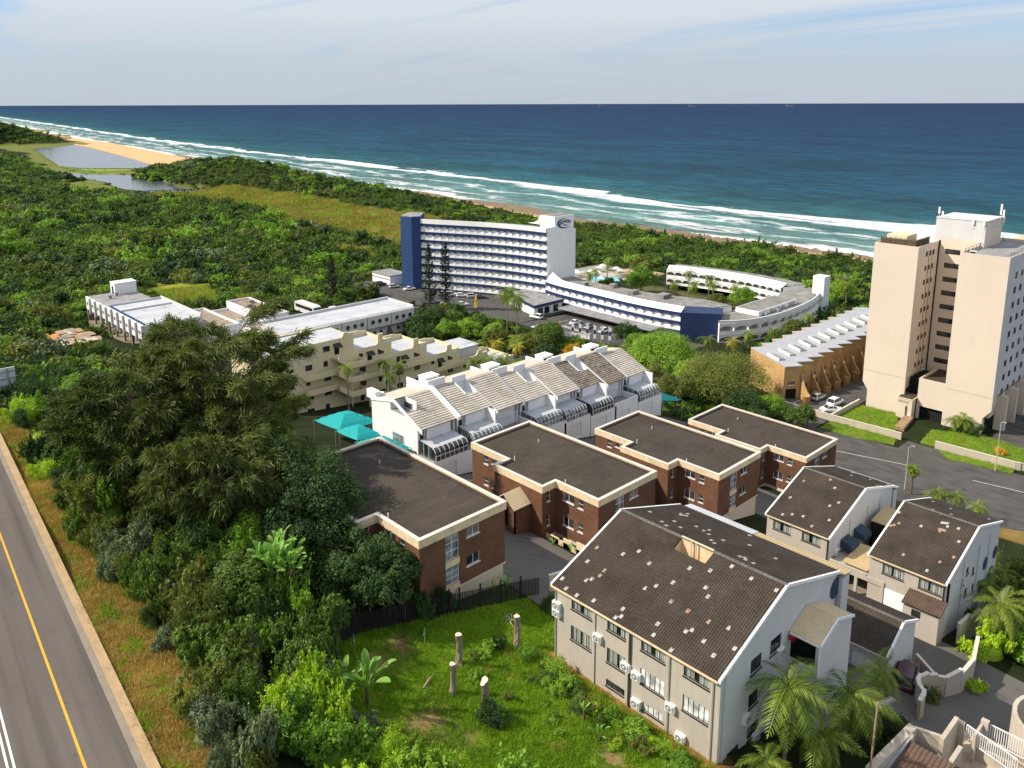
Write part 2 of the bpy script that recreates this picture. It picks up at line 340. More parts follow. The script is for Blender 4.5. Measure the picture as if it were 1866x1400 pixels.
# windows: frame as a part, panes (and curtains) as its sub-parts
WC = {}
def window(parent, p0, p1, s0, s1, za, zb, dep=.14, nx=2, ny=1, frame='black_frame', glass='glass', sill=None, curtain=False, name='window', fw=.05):
    L = math.hypot(p1[0] - p0[0], p1[1] - p0[1]); t = ((p1[0] - p0[0]) / L, (p1[1] - p0[1]) / L)
    w, h = round(s1 - s0, 3), round(zb - za, 3)
    key = (w, h, dep, nx, ny, frame, glass, sill, fw)
    if key not in WC:
        m = MB(); a, b = dep - .07, dep - .005
        m.box(0, a, 0, fw, b, h); m.box(w - fw, a, 0, w, b, h); m.box(fw, a, 0, w - fw, b, fw); m.box(fw, a, h - fw, w - fw, b, h)
        for i in range(1, nx): m.box(w * i / nx - fw * .4, a + .005, fw, w * i / nx + fw * .4, b - .005, h - fw)
        for i in range(1, ny): m.box(fw, a + .008, h * i / ny - fw * .4, w - fw, b - .008, h * i / ny + fw * .4)
        if sill: m.box(-.06, -.07, -.09, w + .06, dep - .072, -.004, 1)
        g = MB().quad((fw * .5, dep - .04, fw * .5), (w - fw * .5, dep - .04, fw * .5), (w - fw * .5, dep - .04, h - fw * .5), (fw * .5, dep - .04, h - fw * .5))
        WC[key] = (m.mesh(name, [frame, sill or frame]), g.mesh('pane', [glass]))
    r = parent
    while r.parent is not None: r = r.parent
    o = Vector((p0[0] + t[0] * s0, p0[1] + t[1] * s0, za)) - ROOT[r.name]
    if r.rotation_euler.z: o = o
    f = link(name, WC[key][0], parent, o, math.atan2(t[1], t[0]))
    link('pane', WC[key][1], f)
    if curtain:
        ck = (w, h, dep, 'c')
        if ck not in WC:
            m = MB(); n = max(6, int(w / .12)); vs = []
            for i in range(n + 1):
                xx = w * i / n; yy = dep + .06 + (.05 if i % 2 else 0.)
                vs += [(xx, yy, 0), (xx, yy, h)]
            skip = range(int(n * .40), int(n * .55)) if w > 1.5 else ()
            m.add(vs, [(2 * i, 2 * i + 2, 2 * i + 3, 2 * i + 1) for i in range(n) if i not in skip])
            WC[ck] = m.mesh('curtain', ['curtain'])
        link('curtain', WC[ck], f)
    return f
def clear_glass(name):
    m, nt, b = base(name); nt.nodes.remove(b)
    gl = N(nt, 'ShaderNodeBsdfGlossy'); gl.inputs[1].default_value = .03; tr = N(nt, 'ShaderNodeBsdfTransparent'); tr.inputs[0].default_value = (.78, .82, .82, 1)
    mx = N(nt, 'ShaderNodeMixShader'); mx.inputs[0].default_value = .12; nt.links.new(tr.outputs[0], mx.inputs[1]); nt.links.new(gl.outputs[0], mx.inputs[2])
    nt.links.new(mx.outputs[0], nt.nodes['Material Output'].inputs[0])
clear_glass('clear_glass')
def tileroof(parent, A, B, C, D, mats, rib=.2, course=.36, amp=.035, lift=.03, name='roof', thick=.1):
    """tiled slope: A-B eave, D-C ridge; ribs run up the slope, courses step along it; all real relief in one mesh"""
    A, B, C, D = map(Vector, (A, B, C, D)); L = (B - A).length; S = (D - A).length
    nr = max(4, round(L / rib)); nc = max(2, round(S / course)); n = (B - A).cross(D - A).normalized()
    ofs = (0., amp, amp * .9, 0.)
    us = []
    for i in range(nr):
        for k, q in enumerate((0., .3, .6, .8)): us.append(((i + q) / nr, ofs[k]))
    us.append((1., 0.))
    vs = []
    for j in range(nc): vs += [(j / nc, lift), ((j + .97) / nc, 0.)]
    U_ = np.array(us); V_ = np.array(vs)
    u = U_[:, 0][None, :, None]; v = V_[:, 0][:, None, None]; hh = (U_[:, 1][None, :] + V_[:, 1][:, None])[:, :, None]
    a, b, c, d = (np.array(q) for q in (A, B, C, D))
    P = a * (1 - u) * (1 - v) + b * u * (1 - v) + c * u * v + d * (1 - u) * v + np.array(n) * hh
    nv, nu = P.shape[:2]; idx = np.arange(nv * nu).reshape(nv, nu)
    F = np.stack([idx[:-1, :-1], idx[:-1, 1:], idx[1:, 1:], idx[1:, :-1]], -1).reshape(-1, 4)
    m = MB(); m.v = [tuple(p) for p in P.reshape(-1, 3)]; m.f = [tuple(q) for q in F.tolist()]; m.m = [0] * len(m.f)
    t = n * thick
    m.add([A, B, C, D, A - t, B - t, C - t, D - t], [(7, 6, 5, 4), (0, 4, 5, 1), (1, 5, 6, 2), (2, 6, 7, 3), (3, 7, 4, 0)], 0)
    return part(name, m, mats, parent, kind='stuff')
# ------------------------------------------------------------------ the lie of the land
CP=np.array([
(10,48,35.3),(12,82,35.2),(4,50,35.3),(0,80,35.2),(16,110,35),(20,150,33.5),(-20,60,35.5),(-30,150,34),(-5,20,35.3),(14,20,35),(2,110,35),(-10,110,35.2),
(42,25,29.4),(42,40,29.5),(30,30,31.2),(30,45,31.3),(20,40,33.6),(22,70,33.3),(26,95,32.5),(32,10,31),(42,5,29),
(46.6,50,29.6),(36.8,50,31),(36,70,30.8),(48,70,29.2),(58,60,27.2),(58,70,27),(58,50,27.2),(56,44,27.8),
(70,60,24.6),(81,60,22.3),(93,55,19.6),(105,60,17),(117,55,15.2),(128,50,14.6),(93,70,19.9),(116,70,15.6),(81,70,22.3),
(60,25,25.6),(60,38,26.2),(66,22,23.8),(72,28,22.6),(79,22,21.8),(79,40,21.8),(72,15,22),(96,30,18),(105,35,16.3),(96,40,18),(60,5,24.5),(80,5,21),(100,10,17.5),
(65,79,24.6),(87,79,23),(109,80,21.2),(65,94,24),(87,94,21.5),(109,94,18.5),(125,85,15.5),(135,75,14.4),
(150,72,14),(150,60,14),(158,55,14),(140,45,14.3),(130,35,14.6),(150,30,14.3),(190,60,13),(200,80,12),(170,40,14),(175,30,14),(120,20,15.5),
(52,95,26),(45,110,25.5),(64,122,20),(64,135,18.5),(90,122,17.5),(120,125,13.5),(105,140,13),(135,110,13),
(40,130,26),(30,160,26),(15,200,27),(70,180,13.5),(60,235,12.5),(65,250,12),(125,175,12),(100,200,12),(40,210,19),
(135,150,11.5),(150,150,10.5),(155,200,9.5),(165,230,9),(160,250,9),(170,220,9),(180,160,9),(182,140,9),(175,125,9),(150,130,11),(140,215,10),(130,235,9.5),
(200,120,8),(240,120,7.5),(200,200,8.5),(240,200,6.5),(250,150,7),(240,250,6),(225,90,9.5),(250,90,8),
(300,100,8),(300,150,7),(300,200,7),(300,300,7),(300,400,8),(300,20,9),(345,100,5),(345,200,5),(345,300,5),(345,20,5),(372,20,2.2),(368,100,2.2),(366,200,2.2),(366,300,2.2),(372,400,2.2),
(325,500,12),(330,600,15),(335,700,21),(340,760,24),(345,850,17),(350,930,6),(385,500,2.2),(390,600,2.2),(400,700,2.2),(405,800,2.2),(410,950,2.2),
(295,500,2.5),(300,600,2),(300,700,1.5),(300,800,1.4),
(390,20,.4),(388,150,.4),(384,250,.4),(384,350,.4),(402,500,.4),(418,620,.4),(430,740,.4),(445,900,.4),(468,1200,.4),(520,1700,.4),(600,2300,.4),(680,2850,.4),
(430,20,-2),(430,250,-2),(440,400,-2),(470,700,-2),(520,1200,-2),(580,1700,-2),(720,2850,-2),
(100,300,9),(60,300,14),(20,250,24),(0,300,26),(-50,300,30),(150,300,6),(200,300,4.5),(230,330,2),(200,400,3.5),(100,400,8),(60,400,14),(0,400,22),(150,500,4),(250,400,1.5),(260,500,1.2),(245,600,1),(250,700,.9),(200,600,3),(100,600,9),(0,600,22),(200,700,3),(100,800,9),(0,800,20),(220,900,2),(150,1000,5),(50,1000,15),(230,1050,3),(-100,1000,30),(-100,600,32),(-150,300,33),(-150,100,36),
(300,900,.1),(270,760,.1),(330,1000,.1),(300,1100,.1),(360,1200,.1),(330,1300,.1),(390,1450,.1),(350,1500,.1),(420,1100,.4),(430,1250,.4),(450,1400,.4),(470,1550,.4),(500,1650,.4),(270,1150,2),(230,1300,8),(250,1500,8),(200,1500,14),(100,1500,20),
(348,1735,2),(437,1665,1),(352,1765,26),(352,1800,40),(385,1775,24),(385,1795,32),(415,1780,20),(440,1770,7),(350,1860,42),(400,1860,32),(465,1880,3),(450,2100,8),(500,2500,3),(350,2200,20),(290,1800,26),(560,2700,5),(540,2200,3),(250,2000,40),(600,3200,2),(450,3200,4),(700,3900,2),(0,2000,45),(0,3000,30),(400,4200,4),(13.5,30,35.15),(13.8,48,35.15),(15.3,66,35.15),(17,88,35.1),(18.5,110,35.05),(14,12,35.1),(-300,1500,40),(-300,600,36),(-300,0,38),(0,-60,36),(60,-60,24),(120,-60,16),(200,-60,12),(300,-60,8),(400,-60,-1),
],float)
def make():
    P=CP[:,:2]; n=len(P)
    d=np.sqrt(((P[:,None]-P[None])**2).sum(-1)+9.)
    A=np.zeros((n+1,n+1));A[:n,:n]=d;A[:n,n]=1;A[n,:n]=1
    b=np.append(CP[:,2],0);w=np.linalg.solve(A+1e-9*np.eye(n+1),b)
    def f(x,y):
        x=np.atleast_1d(np.asarray(x,float));y=np.atleast_1d(np.asarray(y,float))
        sh=x.shape;x=x.ravel();y=y.ravel();o=np.empty(len(x))
        for i in range(0,len(x),20000):
            dd=np.sqrt((x[i:i+20000,None]-P[:,0])**2+(y[i:i+20000,None]-P[:,1])**2+9.)
            o[i:i+20000]=dd@w[:n]+w[n]
        return o.reshape(sh)
    return f
H=make()
def hz(x, y): return float(H(x, y)[0])
COAST = np.array([(20, 389), (150, 387), (250, 383), (350, 384), (500, 401), (620, 417), (740, 429), (900, 444), (1200, 467), (1700, 519), (2300, 599), (2850, 679), (4500, 900), (9000, 1500)], float)
def coast(y): return np.interp(y, COAST[:, 0], COAST[:, 1])
def inpoly(x, y, poly):
    c = np.zeros(x.shape, bool); n = len(poly)
    for i in range(n):
        (xa, ya), (xb, yb) = poly[i], poly[(i + 1) % n]
        if ya == yb: continue
        k = ((ya > y) != (yb > y)) & (x < (xb - xa) * (y - ya) / (yb - ya) + xa); c ^= k
    return c
def axis(*seg):
    o = []
    for a, b, s in seg: o += list(np.arange(a, b, s))
    return np.array(o + [seg[-1][1]], float)
LAGOON = [[(363, 1574), (437, 1656), (469, 1712), (444, 1539), (409, 1289), (373, 1055), (364, 1000), (333, 1007), (292, 1049), (282, 1108), (303, 1227), (329, 1371)],    [(260, 1093), (260, 1046), (265, 957), (286, 926), (315, 887), (296, 800), (290, 740), (291, 681), (265, 686), (249, 723), (243, 760), (245, 793), (253, 837), (249, 950), (246, 1040)]]
LAWN = [(28.9, 50.2), (31.2, 51), (35, 50), (40, 48.8), (46.5, 47.2), (46, 41), (42.5, 41), (42.5, 24), (42, 8), (28, 10), (25.2, 36), (25.6, 44), (26.8, 46.8)]
VERGE = [(11.0, 15), (16, 15), (15.6, 42), (17.6, 52), (18.3, 62), (18.2, 78), (19.8, 96), (21, 115), (22, 150), (21.2, 150), (13.35, 48)]
BARE = [(29.2, 40.2, 1.3), (31.2, 36.6, 1.0), (33.2, 48.2, 1.3), (37.6, 29.5, .9), (36.2, 45.6, .8), (29.8, 47.4, 1.4)]
SOIL = [(41.0, 40), (42.6, 40.2), (42.8, 24), (41, 24)]
MARSH = [(235, 330), (262, 320), (298, 380), (303, 480), (310, 560), (302, 690), (268, 720), (246, 700), (262, 560), (245, 470), (243, 400)]
MARSH2 = [(205, 305), (228, 345), (215, 370), (196, 330)]
MEADOW = [(101, 305), (114, 303), (123, 291), (115, 268), (126, 262), (118, 250), (98, 264), (92, 281)]
xs = axis((-320, -40, 20), (-40, 220, 2.5), (220, 480, 6), (480, 1000, 26)); ys = axis((-100, -10, 10), (-10, 270, 2.5), (270, 700, 8), (700, 1700, 12), (1700, 1950, 20), (1950, 4600, 100))
GX, GY = np.meshgrid(xs, ys); GZ = H(GX, GY)
def ground_mesh():
    me = bpy.data.meshes.new('ground'); nx, ny = len(xs), len(ys)
    rng = np.random.RandomState(3)
    Z = GZ.copy(); near = (GX > -40) & (GX < 220) & (GY < 270); Z += np.where(near, 0, rng.rand(*Z.shape) * .4)
    for lp in LAGOON: Z = np.where(inpoly(GX, GY, lp), -.8, Z)
    Z = np.where((GX < 12.6 + (GY - 46) * .077) & (GY < 155), np.minimum(Z, 34.95), Z)
    V3 = np.stack([GX, GY, Z], -1).reshape(-1, 3); idx = np.arange(nx * ny).reshape(ny, nx)
    F = np.stack([idx[:-1, :-1], idx[:-1, 1:], idx[1:, 1:], idx[1:, :-1]], -1).reshape(-1, 4)
    me.from_pydata(V3.tolist(), [], F.tolist())
    C = np.empty((ny, nx, 3)); C[:] = (.020, .028, .010)
    d = GX - coast(GY)
    def paint(mask, col): C[mask] = col
    paint((GY > 270) & (GX < 260), (.030, .045, .013)); paint((GY > 660) & (GX > 200) & (Z < 3.), (.14, .16, .035))
    paint(inpoly(GX, GY, MARSH) | inpoly(GX, GY, MARSH2), (.22, .19, .045))
    paint(inpoly(GX, GY, MEADOW), (.26, .27, .03))
    paint((d > -26) & (Z < 3.2) & (GY < 3000), (.50, .34, .19)); paint((d > -9) & (GY < 3000), (.23, .165, .11))
    paint(inpoly(GX, GY, LAWN), (.13, .20, .012)); paint(inpoly(GX, GY, VERGE), (.34, .235, .085)); paint(inpoly(GX, GY, SOIL), (.36, .18, .06))
    for bx_, by_, br_ in BARE: paint(np.hypot(GX - bx_, GY - by_) < br_ + .5, (.26, .165, .085))
    paint((GX > 205) & (GX < 262) & (GY > 195) & (GY < 222), (.30, .30, .24)); paint((GX > 250) & (GX < 266) & (GY > 188) & (GY < 206), (.50, .36, .22))
    paint((GX > 195) & (GX < 240) & (GY > 122) & (GY < 180), (.10, .10, .045))
    col = np.concatenate([C, np.ones((ny, nx, 1))], -1).reshape(-1, 4).astype(np.float32)
    at = me.color_attributes.new('surface', 'FLOAT_COLOR', 'POINT'); at.data.foreach_set('color', col.ravel())
    me.polygons.foreach_set('use_smooth', [True] * len(me.polygons))
    m, nt, b = base('ground'); L = nt.links
    a = N(nt, 'ShaderNodeAttribute', attribute_name='surface'); g = N(nt, 'ShaderNodeNewGeometry')
    n1 = noise(nt, g.outputs['Position'], .35, 6, .65); n2 = noise(nt, g.outputs['Position'], 4., 5, .7)
    k = ramp(nt, math_(nt, 'ADD', math_(nt, 'MULTIPLY', n1.outputs[0], .6), math_(nt, 'MULTIPLY', n2.outputs[0], .5)), [(.36, .55), (.56, 1.), (.75, 1.5)])
    c = mixc(nt, 1., a.outputs[0], k.outputs[0], 'MULTIPLY')
    L.new(c, b.inputs['Base Color']); b.inputs['Roughness'].default_value = .95; b.inputs['Specular IOR Level'].default_value = .1
    bp = N(nt, 'ShaderNodeBump'); bp.inputs['Strength'].default_value = .5; bp.inputs['Distance'].default_value = .2; L.new(n2.outputs[0], bp.inputs['Height']); L.new(bp.outputs[0], b.inputs['Normal'])
    me.materials.append(m); link('ground', me, kind='structure')
ground_mesh()
def sea_mesh():
    # rows follow the shore; d = distance offshore
    D = np.concatenate([np.arange(-14, 260, 2.5), np.arange(260, 600, 20), [640, 760, 1000, 1500, 2500, 4500, 9000, 20000, 50000, 120000]])
    Y = np.concatenate([[-6000, -1500, -500], np.arange(-100, 700, 6), np.arange(700, 1500, 14), np.arange(1500, 4600, 60), [5200, 7000, 12000, 30000, 120000]])
    DD, YY = np.meshgrid(D, Y); XX = DD + coast(np.clip(YY, 20, 9000))
    far = YY > 9000; XX = np.where(far, DD + 1500 + (YY - 9000) * .13, XX)
    rng = np.random.RandomState(5)
    def wob(s, amp, k):
        ph = rng.rand(6) * 6.28; fr = s * (1 + rng.rand(6) * 1.6)
        return amp * sum(np.sin(YY * fr[i] + ph[i]) for i in range(6)) / 3.
    Z = np.zeros_like(DD)
    for d0, w, h, s in ((128, 7, 1.5, .012), (190, 16, 1.2, .006), (82, 6, .8, .016), (48, 5, .6, .02), (235, 18, .8, .006), (20, 5, .35, .03)):
        c = d0 + wob(s, w * .9, 0); q = np.clip(.5 + wob(s * .8, .7, 1), 0, 1.1)
        t = DD - c; Z += h * q * np.where(t > 0, np.exp(-(t / w) ** 2), np.exp(-(t / (w * .45)) ** 2))
    Z += .10 * np.sin(DD * .22 + YY * .03) * (DD > 0) * (DD < 500); Z = np.where(DD < 2, 0, Z)
    ny, nx = DD.shape; idx = np.arange(nx * ny).reshape(ny, nx)
    F = np.stack([idx[:-1, :-1], idx[:-1, 1:], idx[1:, 1:], idx[1:, :-1]], -1).reshape(-1, 4)
    me = bpy.data.meshes.new('sea'); me.from_pydata(np.stack([XX, YY, Z], -1).reshape(-1, 3).tolist(), [], F.tolist())
    at = me.attributes.new('offshore', 'FLOAT', 'POINT'); at.data.foreach_set('value', DD.ravel().astype(np.float32))
    me.polygons.foreach_set('use_smooth', [True] * len(me.polygons))
    m, nt, b = base('sea_water'); L = nt.links
    a = N(nt, 'ShaderNodeAttribute', attribute_name='offshore'); g = N(nt, 'ShaderNodeNewGeometry'); P = g.outputs['Position']
    d = a.outputs['Fac']
    # long-shore stretched noise: foam lies in streaks along the beach
    mpp = N(nt, 'ShaderNodeMapping'); mpp.inputs['Scale'].default_value = (1, .30, 1); mpp.inputs['Rotation'].default_value = (0, 0, math.radians(4)); L.new(P, mpp.inputs[0])
    w1 = noise(nt, mpp.outputs[0], .030, 5, .6, .4); w2 = noise(nt, mpp.outputs[0], .10, 8, .72, 1.2); w3 = noise(nt, P, .9, 4, .7, .5)
    dw = math_(nt, 'ADD', d, math_(nt, 'MULTIPLY', math_(nt, 'SUBTRACT', w1.outputs[0], .5), 95.))
    dn = math_(nt, 'DIVIDE', dw, 300.)
    band = ramp(nt, dn, [(0.0, .74), (.035, .60), (.06, .30), (.10, .27), (.125, .60), (.15, .30), (.21, .26), (.245, .57), (.275, .30), (.34, .36), (.40, .76), (.435, .58), (.455, .14), (.56, .10), (.575, .30), (.585, .08), (.70, .02)])
    lace = math_(nt, 'ADD', math_(nt, 'MULTIPLY', w2.outputs[0], .85), math_(nt, 'MULTIPLY', w3.outputs[0], .35))
    fo = ramp(nt, math_(nt, 'SUBTRACT', math_(nt, 'ADD', band.outputs[0], lace), .60), [(.40, 0.), (.64, .92)])
    caps_n = noise(nt, mpp.outputs[0], .055, 8, .75, .2); caps = ramp(nt, caps_n.outputs[0], [(.665, 0.), (.72, .6)])
    offm = ramp(nt, math_(nt, 'DIVIDE', d, 4000.), [(.05, 0.), (.12, 1.), (.9, .15)])
    foam = math_(nt, 'MAXIMUM', fo.outputs[0], math_(nt, 'MULTIPLY', caps.outputs[0], offm.outputs[0]))
    deep = ramp(nt, math_(nt, 'POWER', math_(nt, 'DIVIDE', math_(nt, 'MAXIMUM', dw, 0.), 6000.), .5),
                [(0., (.20, .21, .18)), (.06, (.13, .22, .21)), (.10, (.085, .185, .185)), (.14, (.040, .125, .140)), (.17, (.013, .080, .106)), (.22, (.007, .054, .094)), (.45, (.004, .033, .086)), (1., (.003, .023, .076))])
    pt = noise(nt, mpp.outputs[0], .012, 8, .7); pk = ramp(nt, pt.outputs[0], [(.32, .62), (.5, 1.), (.68, 1.42)])
    ch = noise(nt, mpp.outputs[0], .12, 9, .78, .4); ck = ramp(nt, ch.outputs[0], [(.34, .50), (.5, .95), (.66, 1.65)])  # glint and shade of the wave chop put into the water colour
    wc = mixc(nt, 1., mixc(nt, 1., deep.outputs[0], pk.outputs[0], 'MULTIPLY'), ck.outputs[0], 'MULTIPLY')
    L.new(mixc(nt, foam, wc, (.80, .82, .83)), b.inputs['Base Color'])
    rr = ramp(nt, foam, [(0., .22), (1., .9)]); L.new(rr.outputs[0], b.inputs['Roughness'])
    b.inputs['IOR'].default_value = 1.33; b.inputs['Specular IOR Level'].default_value = 0.
    bn = noise(nt, mpp.outputs[0], .35, 8, .7, .3); bn2 = noise(nt, P, .05, 6, .65)
    hh = math_(nt, 'ADD', math_(nt, 'MULTIPLY', bn.outputs[0], .5), math_(nt, 'MULTIPLY', bn2.outputs[0], 1.6))
    bp = N(nt, 'ShaderNodeBump'); bp.inputs['Strength'].default_value = .9; bp.inputs['Distance'].default_value = 2.2; L.new(hh, bp.inputs['Height']); L.new(bp.outputs[0], b.inputs['Normal'])
    gl = N(nt, 'ShaderNodeBsdfGlossy'); gl.inputs['Roughness'].default_value = .28; L.new(bp.outputs[0], gl.inputs['Normal'])
    mx = N(nt, 'ShaderNodeMixShader'); mx.inputs[0].default_value = .07; L.new(b.outputs[0], mx.inputs[1]); L.new(gl.outputs[0], mx.inputs[2]); L.new(mx.outputs[0], nt.nodes['Material Output'].inputs[0])
    me.materials.append(m); link('sea', me, kind='structure')
sea_mesh()
def water_sheet(name, polys, z, c):
    m, nt, b = base(name); g = N(nt, 'ShaderNodeNewGeometry'); n = noise(nt, g.outputs['Position'], .03, 5, .6)
    r = ramp(nt, n.outputs[0], [(.35, tuple(q * .8 for q in c)), (.65, tuple(q * 1.2 for q in c))]); nt.links.new(r.outputs[0], b.inputs['Base Color'])
    b.inputs['Roughness'].default_value = .12; b.inputs['Specular IOR Level'].default_value = .5; b.inputs['IOR'].default_value = 1.33
    n2 = noise(nt, g.outputs['Position'], .5, 5, .6); bp = N(nt, 'ShaderNodeBump'); bp.inputs['Strength'].default_value = .35; bp.inputs['Distance'].default_value = .3
    nt.links.new(n2.outputs[0], bp.inputs['Height']); nt.links.new(bp.outputs[0], b.inputs['Normal'])
    q = MB()
    for p in polys: q.add([(x, y, z) for x, y in p], [tuple(range(len(p)))])
    return struct(name, q, [name])
water_sheet('lagoon', LAGOON, .62, (.085, .10, .125))
def drape(name, poly, mats, dz=.12, step=3., kind='structure', parent=None, z=None, skirt=.5):
    """a paved sheet cut to its outline and laid on the land (or level at z)"""
    bm = bmesh.new(); bm.faces.new([bm.verts.new((x, y, 0)) for x, y in poly])
    X = [p[0] for p in poly]; Y = [p[1] for p in poly]
    if z is None:
        for k in np.arange(math.floor(min(X) / step) * step, max(X), step): bmesh.ops.bisect_plane(bm, geom=bm.verts[:] + bm.edges[:] + bm.faces[:], plane_co=(k, 0, 0), plane_no=(1, 0, 0))
        for k in np.arange(math.floor(min(Y) / step) * step, max(Y), step): bmesh.ops.bisect_plane(bm, geom=bm.verts[:] + bm.edges[:] + bm.faces[:], plane_co=(0, k, 0), plane_no=(0, 1, 0))
    bmesh.ops.triangulate(bm, faces=[f for f in bm.faces if len(f.verts) > 4])
    P = np.array([v.co[:2] for v in bm.verts])
    zz = H(P[:, 0], P[:, 1]) + dz if z is None else np.full(len(P), z)
    for v, q in zip(bm.verts, zz): v.co.z = q
    bmesh.ops.recalc_face_normals(bm, faces=bm.faces)
    if sum(f.normal.z for f in bm.faces) < 0: bmesh.ops.reverse_faces(bm, faces=bm.faces)
    if skirt:
        ed = [e for e in bm.edges if len(e.link_faces) == 1]
        r = bmesh.ops.extrude_edge_only(bm, edges=ed)
        for v in r['geom']:
            if isinstance(v, bmesh.types.BMVert): v.co.z -= skirt
    me = bpy.data.meshes.new(name); bm.to_mesh(me); bm.free()
    for q in mats: me.materials.append(MATS[q])
    return link(name, me, parent, kind=kind if parent is None else None)
SANDB = [(551, 2104), (548, 1950), (530, 1700), (490, 1408), (455, 1148), (432, 1030), (400, 985), (372, 985), (365, 1002), (374, 1058), (411, 1294), (450, 1573), (465, 1733), (479, 1853)]
mat('beach_sand', (.58, .37, .18), .95, .1, .03, .4)
drape('sand_bar', SANDB, ['beach_sand'], z=.95, skirt=.6)
drape('grass_spit', [(255, 1060), (288, 1037), (330, 996), (364, 985), (372, 960), (345, 878), (318, 863), (317, 892), (288, 931), (267, 962)], ['leaf_grass'], z=.8, skirt=.5)
def strip(a, b, w):
    d = Vector((b[0] - a[0], b[1] - a[1])).normalized(); n = Vector((-d.y, d.x)) * w / 2
    return [(a[0] + n.x, a[1] + n.y), (b[0] + n.x, b[1] + n.y), (b[0] - n.x, b[1] - n.y), (a[0] - n.x, a[1] - n.y)]
# the highway at the left with its edge line, dirt shoulder and kerb
ZR = 35.32
road_edge = lambda y: 12.0 + (y - 46) * (16.0 - 12.0) / (98 - 46)
yel = lambda y: 9.75 + (y - 48) * (12.35 - 9.75) / (82 - 48)
hw = drape('highway', [(-14, 15), (road_edge(15), 15), (road_edge(150), 150), (-14 + 10, 150)], ['highway_asphalt'], z=ZR)
ln = lambda f, w, a, b: [(f(a) - w / 2, a), (f(a) + w / 2, a), (f(b) + w / 2, b), (f(b) - w / 2, b)]
drape('edge_line', ln(yel, .16, 15, 150), ['road_yellow'], z=ZR + .005, parent=hw, skirt=0)
for k in (-3.62, -3.30): drape('centre_line', ln(lambda y: yel(y) + k, .14, 15, 150), ['road_white'], z=ZR + .005, parent=hw, skirt=0)
drape('gutter', ln(lambda y: road_edge(y) + .22, .42, 15, 150), ['concrete'], z=ZR + .03, parent=hw)
drape('dirt_shoulder', ln(lambda y: road_edge(y) + .75, .7, 15, 150), ['kerb_sand'], z=ZR + .015, parent=hw)
# street at the right, with verges and road lines
st = drape('street', [(118.5, -30), (118.5, 36), (121, 48), (122, 62), (126, 76), (136, 78), (139.5, 63), (141, 50), (145.5, 50), (145.5, 44), (142, 42.5), (144, 34), (146, 15), (147, -30)], ['asphalt'])
for a, b in (((131.5, 57), (135.0, 44.5)), ((136.4, 36.5), (138.3, 24)), ((139.8, 16), (141.5, 4))): drape('centre_line', strip(a, b, .14), ['road_white'], dz=.128, parent=st, skirt=0)
drape('car_park', [(139, 64.5), (146, 64.5), (158.4, 64.5), (200, 64.5), (200, 76), (149, 76.5), (140, 76)], ['asphalt'], dz=.10)
drape('car_park', [(145.3, 20), (160, 20), (200, 30), (200, 40.5), (158, 40.3), (146.4, 33)], ['asphalt'], dz=.11)
# yards and drives between the blocks and houses
drape('yard', [(46.8, 43.5), (57.8, 42), (58, 75.5), (46.8, 76)], ['worn_asphalt'])
drape('yard', [(70.1, 44), (81, 44), (81, 76), (70.1, 76)], ['worn_asphalt'])
drape('yard', [(93.4, 44), (104.5, 44), (104.5, 76), (93.4, 76)], ['worn_asphalt'])
drape('drive', [(62.5, 4), (79.4, 4), (79.4, 34.5), (62.5, 44)], ['worn_asphalt'], dz=.10)
drape('drive', [(36.8, 71), (119, 71), (119, 78.4), (36.8, 78.4)], ['worn_asphalt'], dz=.09)
drape('car_park', [(150, 205), (150, 252), (165, 254), (172, 236), (171, 226), (184, 205), (186, 170), (162, 168), (158, 190)], ['asphalt'], dz=.10)
drape('car_park', [(161, 167.5), (185, 167.5), (185, 118), (172, 118), (164, 135), (160, 150)], ['asphalt'], dz=.105)
drape('lane', [(104, 190), (112, 190), (122, 165), (140, 140), (160, 128), (172, 110), (166, 106), (150, 122), (132, 134), (116, 158)], ['asphalt'], dz=.09)
for a, b in (((110, 180), (119, 163)), ((121, 160), (134, 141))): drape('lane_line', strip(a, b, .16), ['road_white'], dz=.10, skirt=0)
for k in range(9): drape('bay_line', strip((171.8, 161.5 - 2.9 * k), (176.2, 161.5 - 2.9 * k), .14), ['road_white'], dz=.118, skirt=0)
for k in range(12): drape('bay_line', strip((163.3, 236 - 3.0 * k), (167.8, 236 - 3.0 * k), .14), ['road_white'], dz=.118, skirt=0)
for k in range(14): drape('crossing_bar', strip((167.5 + .1 * k, 146.6 + .85 * k), (169.3 + .1 * k, 146.2 + .85 * k), .38), ['road_white'], dz=.119, skirt=0)
for k in range(5): drape('bay_line', strip((147, 66.0 + 2.6 * k), (151.5, 66.0 + 2.6 * k), .12), ['road_white'], dz=.116, skirt=0)
# lawns by the tower, verges by the street
drape('lawn', [(145.6, 64.2), (157.8, 64.2), (158, 57), (150.5, 53.4), (145.8, 53.6)], ['lawn'], dz=.2)
drape('lawn', [(146.3, 48.2), (154, 49), (157.9, 41.5), (156, 33), (146.5, 33)], ['lawn'], dz=.2)
drape('verge', [(139.6, 63.8), (144.6, 63.8), (144.9, 52), (141.8, 51), (139.9, 57)], ['lawn'], dz=.22)
drape('verge', [(142.4, 42.3), (145.0, 44.8), (145.9, 33), (143.7, 33)], ['lawn'], dz=.22)
drape('verge', [(118.3, 34), (118.3, 10), (124, 10), (124.5, 22)], ['leaf_dry'], dz=.2)
